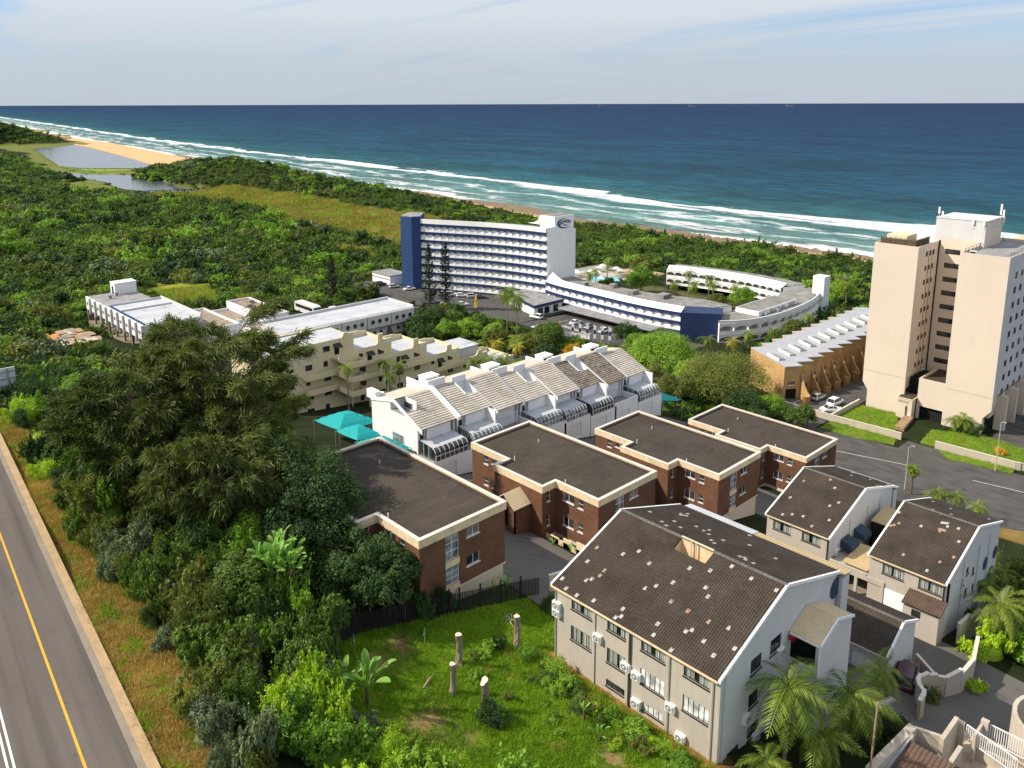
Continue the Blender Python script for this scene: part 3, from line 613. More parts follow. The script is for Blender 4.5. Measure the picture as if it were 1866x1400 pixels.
# ------------------------------------------------------------------ brown brick blocks
def ribbed(mb, A, B, C, D, n, amp, mi=0, thick=.06):
    """profiled sheet: ribs run from the A-B edge up to D-C"""
    A, B, C, D = map(Vector, (A, B, C, D)); nn = (B - A).cross(D - A).normalized()
    lo, hi = [], []
    for i in range(n * 4 + 1):
        t = i / (n * 4); o = nn * (amp if i % 4 in (1, 2) else 0)
        lo.append(A.lerp(B, t) + o); hi.append(D.lerp(C, t) + o)
    k = len(lo); mb.add(lo + hi, [(i, i + 1, k + i + 1, k + i) for i in range(k - 1)], mi)
    t = nn * thick; mb.add([A, B, C, D, A - t, B - t, C - t, D - t], [(7, 6, 5, 4), (0, 4, 5, 1), (1, 5, 6, 2), (2, 6, 7, 3), (3, 7, 4, 0)], mi)
    return mb
BX = [36.8, 60.05, 83.3, 106.8]; BZ = [38.1, 33.4, 28.45, 23.25]
BL = ['brown brick flat-roofed block nearest the thicket, half hidden by dark trees', 'brown brick block with tan porch roof facing the concrete yard', 'brown brick block with small red porch roof, third from the highway', 'brown brick block farthest from the highway, beside the street']
for i in range(4):
    x0, y0, zr = BX[i], 50.4, BZ[i]
    t = thing('brick_block', BL[i], 'apartment block', (x0, y0, zr - 7), group='brown brick blocks')
    P = lambda x, y: (x0 + x, y0 + y)
    fp = [P(0, 0), P(9.85, 0), P(9.85, 20.3), P(0, 20.3), P(0, 13.9), P(-2.1, 13.9), P(-2.1, 6.2), P(0, 6.2)]
    zb, zf = zr - 6.15, zr - .78
    U1, U0 = (zr - 2.0, zr - .98), (zr - 4.75, zr - 3.7)
    # openings per wall, measured along the wall (travel keeps the outside on the right)
    segs = [(P(0, 0), P(9.85, 0), [(2.8, 4.3, zr - 3.3, zr - .85), (2.8, 4.3, zr - 5.7, zr - 3.95), (5.2, 6.7, zr - 1.85, zr - .85), (5.2, 6.7, zr - 4.7, zr - 3.7)]),
            (P(9.85, 0), P(9.85, 20.3), [(3, 4.6, U1[0], U1[1]), (9, 10.6, U1[0], U1[1]), (15, 16.6, U1[0], U1[1])]),
            (P(9.85, 20.3), P(0, 20.3), [(3, 4.6, U1[0], U1[1])]),
            (P(0, 20.3), P(0, 13.9), [(2.2, 2.95, *U1), (3.6, 5.2, zr - 1.6, zr - .9), (2.2, 2.95, *U0), (3.5, 3.95, *U0)]),
            (P(0, 13.9), P(-2.1, 13.9), []),
            (P(-2.1, 13.9), P(-2.1, 6.2), []),
            (P(-2.1, 6.2), P(0, 6.2), [(.75, 1.2, zr - 2.1, zr - .9), (.75, 1.2, zr - 5.0, zr - 3.7)]),
            (P(0, 6.2), P(0, 0), [(1.2, 2.75, zr - 1.9, zr - .95), (3.35, 4.1, *U1), (1.2, 2.75, zr - 4.85, zr - 3.75), (3.35, 4.1, *U0)])]
    w = MB()
    for a, b, ops in segs: w.wall(a, b, zb, zf, ops, .16, 0, 0)
    w.prism(fp, zb - .02, zb, 0)
    wl_ = part('wall', w, ['brown_brick'], t)
    for a, b, ops in segs:
        for (s0, s1, za, zb_) in ops:
            tall = zb_ - za > 1.4 and s1 - s0 > 1
            window(wl_, a, b, s0, s1, za, zb_, .13, 2 if s1 - s0 > 1 else 1, 3 if tall else (2 if s1 - s0 < 1 else 1), 'white_metal', 'pale_glass' if tall else 'glass', None if tall else 'white_metal')
    for za_, zb2 in ((3.93, 3.32), (6.5, 5.72)): part('spandrel', MB().box(x0 + 2.75, y0 - .05, zr - za_, x0 + 4.35, y0 + .1, zr - zb2), ['cream_fascia'], t)
    pl = MB(); ins = [(p[0] + (.12 if p[0] < x0 + 5 else -.12), p[1] + (.12 if p[1] < y0 + 10 else -.12)) for p in fp]
    pl.prism(ins, zr - 12, zr - 6.16, 0); pl.box(x0 - .03, y0 - .06, zr - 6.32, x0 + 9.9, y0 + .1, zr - 6.17)
    part('plinth', pl, ['peach_wall'], t)
    # fascia band: a ring standing proud of the brick, with a paler coping on top
    def off(poly, d):
        n = len(poly); o = []
        for k in range(n):
            p, q, r = Vector(poly[k - 1]), Vector(poly[k]), Vector(poly[(k + 1) % n])
            a, b = (q - p).normalized(), (r - q).normalized(); na, nb = Vector((a.y, -a.x)), Vector((b.y, -b.x))
            o.append(tuple(q + na * d + nb * d))
        return o
    def ring(mb, po, pi, z0, z1, mi=0):
        n = len(po)
        for k in range(n):
            j = (k + 1) % n; A, B, C, D = po[k], po[j], pi[j], pi[k]
            mb.quad((*A, z0), (*B, z0), (*B, z1), (*A, z1), mi); mb.quad((*C, z0), (*D, z0), (*D, z1), (*C, z1), mi)
            mb.quad((*A, z1), (*B, z1), (*C, z1), (*D, z1), mi); mb.quad((*D, z0), (*C, z0), (*B, z0), (*A, z0), mi)
    fa = MB(); ring(fa, off(fp, .12), off(fp, -.22), zr - .80, zr - .06); part('fascia', fa, ['cream_fascia'], t)
    co = MB(); ring(co, off(fp, .15), off(fp, -.26), zr - .055, zr); part('coping', co, ['white_coping'], t)
    rf = MB(); rf.prism(off(fp, -.2), zr - .6, zr - .34, 0); ring(rf, off(fp, -.225), off(fp, -.5), zr - .335, zr - .20, 0)
    part('roof', rf, ['bitumen'], t)
    for vx, vy, vh in ((.6, 13.4, .3), (.5, 5.2, .25), (6.4, 15.2, .05)): part('vent_pipe', MB().tube((x0 + vx, y0 + vy, zr - .34), (x0 + vx, y0 + vy, zr + vh), .06, n=6), ['white_metal'], t)

    # gabled porch on the projecting bay
    yc = y0 + 9.6; m = MB(); xa, xb = x0 - 2.1, x0 - 4.7
    for sgn in (1, -1):
        e, r = (xb, yc + 1.75 * sgn), (xb, yc)
        A, B, C, D = (xa, yc + 1.75 * sgn, zr - 2.6), (xb, yc + 1.75 * sgn, zr - 2.6), (xb, yc, zr - 1.25), (xa, yc, zr - 1.25)
        if sgn > 0: ribbed(m, A, B, C, D, 10, .04)
        else: ribbed(m, B, A, D, C, 10, .04)
    po = part('porch_roof', m, ['red_tile' if i == 2 else 'tan_roof'], t)
    pm = MB(); pm.add([(xb + .2, yc - 1.6, zr - 2.6), (xb + .2, yc + 1.6, zr - 2.6), (xb + .2, yc, zr - 1.35)], [(0, 2, 1)]); pm.box(xb + .2, yc + 1.45, zr - 7, xa, yc + 1.6, zr - 2.65); pm.box(xb + .2, yc - 1.6, zr - 7, xa, yc - 1.45, zr - 2.65); pm.box(xb + .2, yc - 1.6, zr - 7, xb + .35, yc - .5, zr - 2.65)
    part('porch_wall', pm, ['brown_brick'], t)
    if i < 3:
        g = MB()
        for k in range(3): g.box(x0 - 1.6, y0 + .4 + 1.9 * k, zr - 8, x0 - 1.42, y0 + 1.6 + 1.9 * k, zr - 4.9 - .35 * k)
        g.box(x0 - 1.6, y0 + .2, zr - 8, x0 - 1.45, y0 + 6.1, zr - 5.7)
        part('garden_wall', g, ['orange_plaster' if 'orange_plaster' in MATS else 'cream_fascia'], t)
# ------------------------------------------------------------------ grey houses with dark tiled roofs
def spots(parent, A, B, D, lst, L, S, name, m_):
    """single replaced tiles, each its own piece, lying on the slope"""
    A, B, D = map(Vector, (A, B, D)); e = (B - A).normalized(); s_ = (D - A).normalized(); n = e.cross(s_)
    r = parent
    while r.parent is not None: r = r.parent
    key = ('spot', m_, tuple(np.round(n, 3)))
    if key not in WC:
        q = MB(); c = lambda a, b, h: tuple(e * a + s_ * b + n * h)
        q.add([c(-.14, -.19, 0), c(.14, -.19, 0), c(.14, .19, 0), c(-.14, .19, 0), c(-.13, -.18, .03), c(.13, -.18, .03), c(.13, .18, .012), c(-.13, .18, .012)],
              [(4, 5, 6, 7), (0, 1, 5, 4), (1, 2, 6, 5), (2, 3, 7, 6), (3, 0, 4, 7)]); WC[key] = q.mesh('tile', [m_])
    for a, b in lst: link(name, WC[key], parent, A + e * a * L + s_ * b * S + n * .045 - ROOT[r.name])
def aircon(parent, x, y, z, face):
    """outdoor unit on a wall; face = direction it looks"""
    r = parent
    while r.parent is not None: r = r.parent
    if 'ac' not in WC:
        m = MB(); m.box(-.40, -.30, 0, .40, 0, .62, 0); m.tube((-.1, -.303, .31), (-.1, -.33, .31), .24, n=16, mi=1); m.tube((-.1, -.331, .31), (-.1, -.34, .31), .08, n=8, mi=0); m.box(.22, -.31, .05, .36, -.301, .57, 1)
        m.box(-.3, -.02, -.12, -.26, .0, 0, 1); m.box(.26, -.02, -.12, .3, 0, 0, 1)
        WC['ac'] = m.mesh('air_conditioner', ['pale_plaster_ac' if 'pale_plaster_ac' in MATS else 'white_metal', 'galvanised'])
    return link('air_conditioner', WC['ac'], parent, Vector((x, y, z)) - ROOT[r.name], face)
def pipe(parent, pts, r_=.055, m_='grey_plaster', name='drain_pipe'):
    m = MB(); m.path(pts, [r_] * len(pts), 6); return part(name, m, [m_], parent)
def gable(t, xf, xr, xb, ze, zr, zeb, y0, y1, zg, front_ops, side_ops, wallm, sidem, oh=.38):
    """long house: front eave at xf, ridge xr, back eave xb; gables at y0 (towards the viewer's right) and y1"""
    wf, wb = xf + oh, xb - oh
    zt = ze + (zr - ze) * (oh) / (xr - xf) - .14; ztb = zeb + (zr - zeb) * oh / (xb - xr) - .14
    w = MB()
    fa, fb = (wf, y1 - .12), (wf, y0 + .12)
    w.wall(fa, fb, zg, zt, [(o[0], o[1], o[2], o[3]) for o in front_ops], .2, 0, 0, None)
    wl_ = part('wall', w, [wallm, 'dark_room'], t); part('back_wall', MB().wall((wb, y0 + .12), (wb, y1 - .12), zg, ztb, [], .2, 0), [wallm], t)
    s = MB(); ga, gb = (wf, y0 + .12), (wb, y0 + .12); zlow = min(zt, ztb)
    s.wall(ga, gb, zg, zlow, side_ops, .16, 0, 0, 1)
    s2 = MB()
    for q_, yy in ((s, y0 + .12), (s2, y1 - .12)): q_.add([(wf, yy, zlow), (wb, yy, zlow), (wb, yy, ztb), (xr, yy, zr - .14), (wf, yy, zt)], [(0, 1, 2, 3, 4) if yy < y1 - 1 else (4, 3, 2, 1, 0)])
    s2.wall((wb, y1 - .12), (wf, y1 - .12), zg, zlow, [], .2, 0); part('gable_wall', s2, [sidem], t)
    gw = part('gable_wall', s, [sidem, 'dark_room'], t)
    if front_ops:
        dr = MB()
        for o in front_ops: dr.quad((wf + .5, y1 - .12 - o[0] + .55, o[2] - .7), (wf + .5, y1 - .12 - o[1] - .55, o[2] - .7), (wf + .5, y1 - .12 - o[1] - .55, o[3] + .3), (wf + .5, y1 - .12 - o[0] + .55, o[3] + .3))
        part('interior', dr, ['dark_room'], t)  # near-black sheets behind the windows, painted as unlit rooms
    for o in front_ops:
        window(wl_, fa, fb, *o[:4], .12, o[4], 1, 'black_frame', o[5], 'black_frame', o[6])
    for o in side_ops: window(gw, ga, gb, *o[:4], .12, 2, 1, 'black_frame', 'glass', 'black_frame')
    return wl_, gw
def dark_roof(t, xf, xr, xb, ze, zr, zeb, y0, y1, notch=None):
    if notch is None: a = tileroof(t, (xf, y1, ze), (xf, y0, ze), (xr, y0, zr), (xr, y1, zr), ['roof_tile'], .21, .36, .045, .03)
    else:
        na, nb, nc = notch; yl, yr = y1 + (y0 - y1) * na, y1 + (y0 - y1) * nb; xm, zm = xf + (xr - xf) * nc, ze + (zr - ze) * nc
        a = tileroof(t, (xf, y1, ze), (xf, yl, ze), (xr, yl, zr), (xr, y1, zr), ['roof_tile'], .21, .36, .045, .03)
        tileroof(t, (xf, yl, ze), (xf, yr, ze), (xm, yr, zm), (xm, yl, zm), ['roof_tile'], .21, .36, .045, .03)
        tileroof(t, (xf, yr, ze), (xf, y0, ze), (xr, y0, zr), (xr, yr, zr), ['roof_tile'], .21, .36, .045, .03)
        m = MB(); zb_ = zm - 1.3
        m.quad((xr - .1, yl, zb_), (xr - .1, yr, zb_), (xr - .1, yr, zr + .1), (xr - .1, yl, zr + .1)); m.quad((xm, yr, zb_), (xm, yl, zb_), (xm, yl, zm), (xm, yr, zm))
        for yy in (yl, yr): m.add([(xm, yy, zb_), (xr, yy, zb_), (xr, yy, zr), (xm, yy, zm)], [(0, 1, 2, 3)])
        m.quad((xm, yl, zb_), (xm, yr, zb_), (xr, yr, zb_), (xr, yl, zb_)); m.box(xr - .14, yr, zr + .1, xr + .02, yl, zr + .17)
        w_ = part('light_well', m, ['cream_fascia'], t)
        for k in (.35, .5): part('vent_pipe', MB().tube((xr - .3, yl + (yr - yl) * k, zb_), (xr - .3, yl + (yr - yl) * k, zr + .25), .06, n=6), ['cream_fascia'], w_)
    b = tileroof(t, (xb, y0, zeb), (xb, y1, zeb), (xr, y1, zr), (xr, y0, zr), ['roof_tile'], .21, .36, .045, .03)
    m = MB(); n = int((y1 - y0) / .4)
    for k in range(n):
        ya = y0 + (y1 - y0) * k / n; yb = y0 + (y1 - y0) * (k + .96) / n
        m.add([(xr - .16, ya, zr - .0), (xr - .09, ya, zr + .10), (xr + .09, ya, zr + .10), (xr + .16, ya, zr), (xr - .15, yb, zr - .0), (xr - .08, yb, zr + .085), (xr + .08, yb, zr + .085), (xr + .15, yb, zr)],
              [(0, 1, 5, 4), (1, 2, 6, 5), (2, 3, 7, 6), (3, 2, 1, 0), (4, 5, 6, 7)])
    part('ridge', m, ['ridge_tile'], a, kind='stuff')
    for yy, d in ((y0, -1), (y1, 1)):
        v = MB()
        for (xa, za, xc, zc_) in ((xf, ze, xr, zr), (xr, zr, xb, zeb)):
            p = [(xa, yy + .06 * d, za - .16), (xc, yy + .06 * d, zc_ - .16), (xc, yy + .06 * d, zc_ + .09), (xa, yy + .06 * d, za + .09)]
            q = [(x_, yy - .12 * d, z_) for x_, _, z_ in p]
            v.add(p + q, [(0, 1, 2, 3), (7, 6, 5, 4), (3, 2, 6, 7), (0, 4, 5, 1), (0, 3, 7, 4), (1, 5, 6, 2)])
        part('barge_board', v, ['white_paint'], t)
    g = MB().box(xf - .10, y0 + .1, ze - .15, xf + .02, y1 - .1, ze - .03); part('gutter', g, ['cream_fascia'], t)
    return a, b
# --- the big one in front
t = thing('house', 'large grey house with dark tiled roof beside the green lawn, nearest of the grey houses', 'house', (44, 32, 29.4))
Y1, Y0 = 40.55, 24.88
fo = []
for yl in (38.62, 34.94, 31.71, 27.97):
    fo.append((Y1 - .12 - yl, Y1 - .12 - yl + 2.15, 34.58, 35.62, 4, 'clear_glass', True))
for k, yl in enumerate((38.66, 34.91, 31.71, 27.95)):
    fo.append((Y1 - .12 - yl, Y1 - .12 - yl + 2.17, 31.82, 33.10, 4 if k < 2 else 5, 'clear_glass' if k < 2 else 'white_blind', k < 2))
fo.append((Y1 - .12 - 34.93, Y1 - .12 - 32.75, 29.75, 30.35, 4, 'glass', False)); fo.append((Y1 - .12 - 31.4, Y1 - .12 - 29.5, 29.7, 30.4, 4, 'white_blind', False))
so = [(3.9, 5.4, 34.1, 35.3), (6.6, 8.2, 34.2, 35.5), (3.9, 5.2, 31.3, 32.5), (4.0, 5.6, 28.6, 29.7), (1.3, 2.9, 27.6, 29.2)]
wl_, gw = gable(t, 42.58, 51.4, 60.4, 36, 39.3, 36.5, Y0, Y1, 25, fo, so, 'grey_plaster', 'pale_plaster')
fr, br = dark_roof(t, 42.58, 51.4, 60.4, 36, 39.3, 36.5, Y0, Y1, (.408, .600, .855))

H1w = [(.031, .095), (.09, .034), (.166, .029), (.147, .192), (.167, .227), (.261, .064), (.073, .356), (.207, .581), (.267, .678), (.361, .616), (.415, .127), (.415, .031), (.435, .063), (.473, .454), (.435, .388), (.532, .553), (.553, .746), (.647, .811), (.684, .648), (.721, .583), (.607, .161), (.626, .064), (.739, .027), (.74, .223), (.76, .258), (.836, .224), (.911, .159), (.969, .291), (.893, .421), (.723, .937), (.839, .909), (.969, .909)]
H1t = [(.19, .292), (.189, .354), (.589, .39), (.686, .386), (.799, .387), (.058, .521)]
H1b = [(.929, .705), (.791, .84), (.739, .895), (.779, .662), (.697, .77), (.846, .382), (.83, .33), (.854, .239), (.686, .532), (.626, .567), (.579, .603), (.626, .465), (.513, .741), (.478, .787), (.494, .591), (.29, .818), (.271, .858), (.229, .854), (.31, .84), (.401, .394), (.503, .082), (.231, .457), (.84, .35), (.865, .34)]
spots(fr, (42.58, Y1, 36), (42.58, Y0, 36), (51.4, Y1, 39.3), H1w, Y1 - Y0, 9.42, 'tile', 'white_tile')
spots(fr, (42.58, Y1, 36), (42.58, Y0, 36), (51.4, Y1, 39.3), H1t, Y1 - Y0, 9.42, 'tile', 'tan_tile')
spots(br, (60.4, Y0, 36.5), (60.4, Y1, 36.5), (51.4, Y0, 39.3), H1b, Y1 - Y0, 9.43, 'tile', 'white_tile')
xw = 42.96
for y, z in ((40.1, 33.9), (35.75, 33.2), (32.95, 32.25), (31.95, 32.0), (31.9, 29.7), (28.85, 31.2), (27.9, 29.3), (40.1, 33.2)): aircon(wl_, xw - .0, y, z, -math.pi / 2)
for y in (40.3, 32.6, 29.15, 25.55): pipe(wl_, [(xw - .08, y, 35.6), (xw - .08, y, 29)], .05, 'black_frame' if y == 32.6 else 'grey_plaster')
for y in (36.2, 32.9, 29.2, 25.6): part('pilaster', MB().box(xw - .10, y - .12, 29, xw, y + .12, 35.8), ['grey_plaster'], wl_)
pipe(gw, [(43.4, Y0 - .0, 36.0), (43.4, Y0 - .0, 27)], .05, 'pale_plaster')
for k, (x, z) in enumerate(((46.5, 30.6), (50.9, 33.7), (48.0, 28.2))): aircon(gw, x, Y0 + .12, z, 0)
hr = MB().tube((52.45, Y0 - .02, 34.6), (52.45, Y0 - .35, 34.6), .36, n=16); hr.tube((52.45, Y0 - .36, 34.6), (52.45, Y0 - .4, 34.6), .15, n=10); part('hose_reel', hr, ['red_paint'], gw)
m = MB(); m.lathe([(.95, 0), (.95, .12), (.8, .12), (.8, 0)], (0, 0, 0), 20)
bz = MB()
for k in range(16):
    a0, a1 = k * math.pi / 8, (k + 1) * math.pi / 8
    bz.add([(59.9 + .95 * math.cos(a0), Y0 + .1, 35.2 + .95 * math.sin(a0)), (59.9 + .95 * math.cos(a1), Y0 + .1, 35.2 + .95 * math.sin(a1)), (59.9, Y0 + .1, 35.2)], [(0, 1, 2)])
part('round_window', bz, ['navy_cloth'], gw)
# entrance stair with its own small roof on the gable end
ys, xa, xb_, xr_ = 22.5, 52.3, 57.9, 55.0
m = MB(); m.wall((xa + .1, ys + .1), (xb_ - .1, ys + .1), 25, 34.9, []); m.wall((xb_ - .1, ys + .1), (xb_ - .1, Y0 + .2), 25, 34.9, [])
m.wall((xa + .1, Y0 + .2), (xa + .1, ys + .1), 25, 34.9, [(.25, 2.2, 32.9, 34.8, 1.0), (.25, 2.2, 29.6, 31.2, 1.0)], .9, 0, 1, 1)
m.add([(xa + .1, ys + .1, 34.9), (xb_ - .1, ys + .1, 34.9), (xr_, ys + .1, 35.85)], [(0, 1, 2)])
sp = part('stair_tower', m, ['pale_plaster', 'dark_room'], t)
m = MB(); ribbed(m, (xa, Y0 + .1, 35.0), (xa, ys, 35.0), (xr_, ys, 36.0), (xr_, Y0 + .1, 36.0), 14, .03); ribbed(m, (xb_, ys, 34.95), (xb_, Y0 + .1, 34.95), (xr_, Y0 + .1, 36.0), (xr_, ys, 36.0), 14, .03)
part('stair_roof', m, ['tan_roof'], sp)
m = MB()
for a, b in (((xa, 35.0), (xr_, 36.0)), ((xr_, 36.0), (xb_, 34.95))): m.add([(a[0], ys - .06, a[1] - .15), (b[0], ys - .06, b[1] - .15), (b[0], ys - .06, b[1] + .07), (a[0], ys - .06, a[1] + .07), (a[0], ys + .05, a[1] - .15), (b[0], ys + .05, b[1] - .15), (b[0], ys + .05, b[1] + .07), (a[0], ys + .05, a[1] + .07)], [(0, 1, 2, 3), (3, 2, 6, 7), (7, 6, 5, 4)])
m.box(xa - .08, ys, 34.86, xa + .02, Y0, 34.98); m.tube((xa - .02, ys + .05, 27), (xa - .02, ys + .05, 34.9), .06, n=6)
part('barge_board', m, ['white_paint'], sp)
# lean-to strip behind the back eave: pale sheets, then tan sheets
m = MB(); ribbed(m, (62.1, 33.2, 35.98), (62.1, 40.5, 35.98), (60.45, 40.5, 36.3), (60.45, 33.2, 36.3), 26, .03); part('lean_to_roof', m, ['pale_sheet'], t)
m = MB(); ribbed(m, (62.0, 24.6, 36.0), (62.0, 33.1, 36.0), (60.45, 33.1, 36.3), (60.45, 24.6, 36.3), 30, .03); part('lean_to_roof', m, ['tan_sheet'], t)
m = MB(); m.box(60.5, 24.7, 26, 61.8, 40.4, 35.9); part('lean_to_wall', m, ['pale_plaster'], t)
# --- two further houses in one row
def row_house(label, y1, y0, tiles, tans, ops):
    t = thing('house', label, 'house', (88, (y0 + y1) / 2, 21.8))
    fo = [(y1 - .12 - a, y1 - .12 - b, c, d, n, g, cu) for a, b, c, d, n, g, cu in ops]
    wl_, gw = gable(t, 79.3, 88, 96.5, 28, 30.85, 28.2, y0, y1, 18, fo, [(6.0, 6.8, 26.2, 27.0), (4.8, 5.5, 25.4, 26.3), (8.0, 8.7, 25.4, 26.2), (6.2, 7.0, 23.6, 24.5), (8.6, 9.3, 23.0, 24.0)] if y0 < 25 else [], 'grey_plaster', 'pale_plaster', .3)
    a, b = dark_roof(t, 79.3, 88, 96.5, 28, 30.85, 28.2, y0, y1)
    spots(a, (79.3, y1, 28), (79.3, y0, 28), (88, y1, 30.85), tiles, y1 - y0, 9.15, 'tile', 'white_tile'); spots(a, (79.3, y1, 28), (79.3, y0, 28), (88, y1, 30.85), tans, y1 - y0, 9.15, 'tile', 'tan_tile')
    spots(b, (96.5, y0, 28.2), (96.5, y1, 28.2), (88, y0, 30.85), [(random.random(), random.random()) for _ in range(6)], y1 - y0, 8.9, 'tile', 'white_tile')
    pipe(wl_, [(79.5, y0 + .25, 27.7), (79.5, y0 + .25, 22)], .06, 'black_frame')
    for x in (84.5, 89.2, 92.6): pipe(gw, [(x, y0 + .05, 28.2), (x, y0 + .05, 20)], .05, 'pale_plaster')
    return t, wl_, gw
t2, w2_, g2_ = row_house('grey house with dark tiled roof and blue awnings on its gable, beside the brick block', 41.76, 34.16, [(.15, .403), (.61, .824), (.716, .501), (.795, .604), (.227, .087), (.343, .149), (.494, .182), (.687, .083), (.839, .277)], [(.151, .76), (.476, .937)],
    [(40.86, 38.73, 26.45, 27.55, 4, 'clear_glass', True), (37.39, 35.26, 26.45, 27.55, 4, 'clear_glass', True)])
for x, z in ((83.3, 25.7), (86.6, 25.7)):
    m = MB(); m.extr_x([(34.2, z), (32.9, z - .1), (32.9, z + .25), (33.1, z + .6), (34.2, z + .95)], x - .9, x + .9); part('awning', m, ['navy_cloth'], t2)
aircon(g2_, 81.4, 34.28, 25.3, 0); aircon(g2_, 84.6, 34.28, 25.2, 0)
m = MB(); m.box(96.45, 34.2, 20, 97.6, 41.7, 27.6); ribbed(m, (97.7, 34.0, 27.75), (97.7, 41.8, 27.75), (96.4, 41.8, 28.1), (96.4, 34.0, 28.1), 22, .03, 1); part('lean_to_roof', m, ['pale_plaster', 'white_roof'], t2)
t3, w3_, g3_ = row_house('grey house with dark tiled roof and white garage door, beside the palm garden', 30.01, 22.36, [(.033, .789), (.375, .695), (.724, .087), (.789, .856), (.872, .663), (.58, .86), (.61, .87), (.64, .88), (.66, .83)], [(.039, .536), (.071, .565), (.112, .619), (.61, .719), (.624, .752), (.652, .753), (.595, .746), (.38, .181), (.802, .275), (.914, .411)],
    [(28.55, 26.39, 26.4, 27.5, 4, 'clear_glass', True), (24.99, 22.8, 26.4, 27.5, 4, 'clear_glass', True)])
for x in (92.0, 95.3):
    m = MB()
    for k in range(20): a0, a1 = k * math.pi / 10, (k + 1) * math.pi / 10; m.add([(x + .75 * math.cos(a0), 22.44, 24.9 + .75 * math.sin(a0)), (x + .75 * math.cos(a1), 22.44, 24.9 + .75 * math.sin(a1)), (x, 22.44, 24.9)], [(0, 1, 2)])
    part('round_window', m, ['navy_cloth'], t3)
m = MB(); m.box(79.50, 26.1, 22.6, 79.62, 28.1, 24.85)
gd = part('garage_door', m, ['white_paint'], t3)
m = MB()
for k in range(5): m.box(79.46, 26.15, 22.75 + .42 * k, 79.498, 28.05, 23.12 + .42 * k)
part('door_panel', m, ['white_paint'], gd)
m = MB(); m.box(77.9, 22.3, 19, 79.55, 25.6, 25.2); lw = part('porch_wall', m, ['grey_plaster'], t3)
tileroof(t3, (77.6, 25.75, 25.35), (77.6, 22.1, 25.35), (79.58, 22.1, 26.0), (79.58, 25.75, 26.0), ['brown_tile'], .21, .36, .045, .03, 'porch_roof')
window(lw, (77.9, 25.6), (77.9, 22.3), .8, 1.6, 24.2, 24.9, .0, 1, 1, 'black_frame', 'glass')
# carport linking the two houses, with decks above
t = thing('carport', 'open carport with tan deck roof between the two further grey houses', 'carport', (83, 32, 22.5))
m = MB(); m.box(79.45, 30.05, 24.85, 86, 34.1, 25.15)
for y in (33.95, 31.1, 28.35): m.box(79.45, y - .15, 20, 79.75, y + .15, 24.849)
m.box(79.45, 28.2, 24.851, 79.75, 30.04, 25.4); m.box(79.45, 30.06, 25.151, 79.7, 34.05, 25.6)
part('frame', m, ['grey_plaster'], t)
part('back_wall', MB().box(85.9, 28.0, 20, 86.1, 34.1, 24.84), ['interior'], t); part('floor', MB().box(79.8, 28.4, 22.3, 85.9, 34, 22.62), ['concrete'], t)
m = MB(); ribbed(m, (80.2, 33.0, 25.5), (80.2, 30.3, 25.5), (84.8, 30.3, 25.75), (84.8, 33.0, 25.75), 14, .03); part('deck_roof', m, ['tan_sheet'], t)
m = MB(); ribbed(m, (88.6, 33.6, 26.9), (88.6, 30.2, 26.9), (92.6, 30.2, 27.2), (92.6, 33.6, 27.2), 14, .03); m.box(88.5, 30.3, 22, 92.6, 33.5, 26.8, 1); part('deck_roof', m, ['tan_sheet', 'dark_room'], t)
m = MB()
for k in range(9): m.box(85.2 + .36 * k, 31.1 + .1 * abs(k - 4), 25.2, 85.4 + .36 * k, 31.2 + .1 * abs(k - 4), 26.3)
m.box(85.1, 31.0, 26.3, 88.6, 31.25, 26.4); part('balustrade', m, ['cream_fascia'], t)
# low garage range between the big house and the drive
t = thing('garage', 'low grey garage range with dark tiled roof behind the big grey house', 'garage', (70, 28, 22.8))
y0, y1 = 22.7, 34.6
m = MB(); m.wall((66.9, y1), (66.9, y0 + .1), 21, 26.4, [(8.6, 11.2, 22.6, 25.4)], .25, 0, 0, 1); m.wall((73.1, y0 + .1), (73.1, y1), 21, 26.8, []); m.wall((66.9, y0 + .1), (73.1, y0 + .1), 21, 26.3, [])
m.add([(66.9, y0 + .1, 26.3), (73.1, y0 + .1, 26.3), (73.1, y0 + .1, 26.85), (69.8, y0 + .1, 28.25), (66.9, y0 + .1, 26.5)], [(0, 1, 2, 3, 4)])
part('wall', m, ['pale_plaster', 'pale_plaster'], t); dark_roof(t, 66.5, 69.8, 73.5, 26.45, 28.4, 26.85, y0, y1)
gd = part('garage_door', MB().box(67.02, y1 - 11.15, 22.6, 67.08, y1 - 8.65, 25.4), ['white_paint'], t)
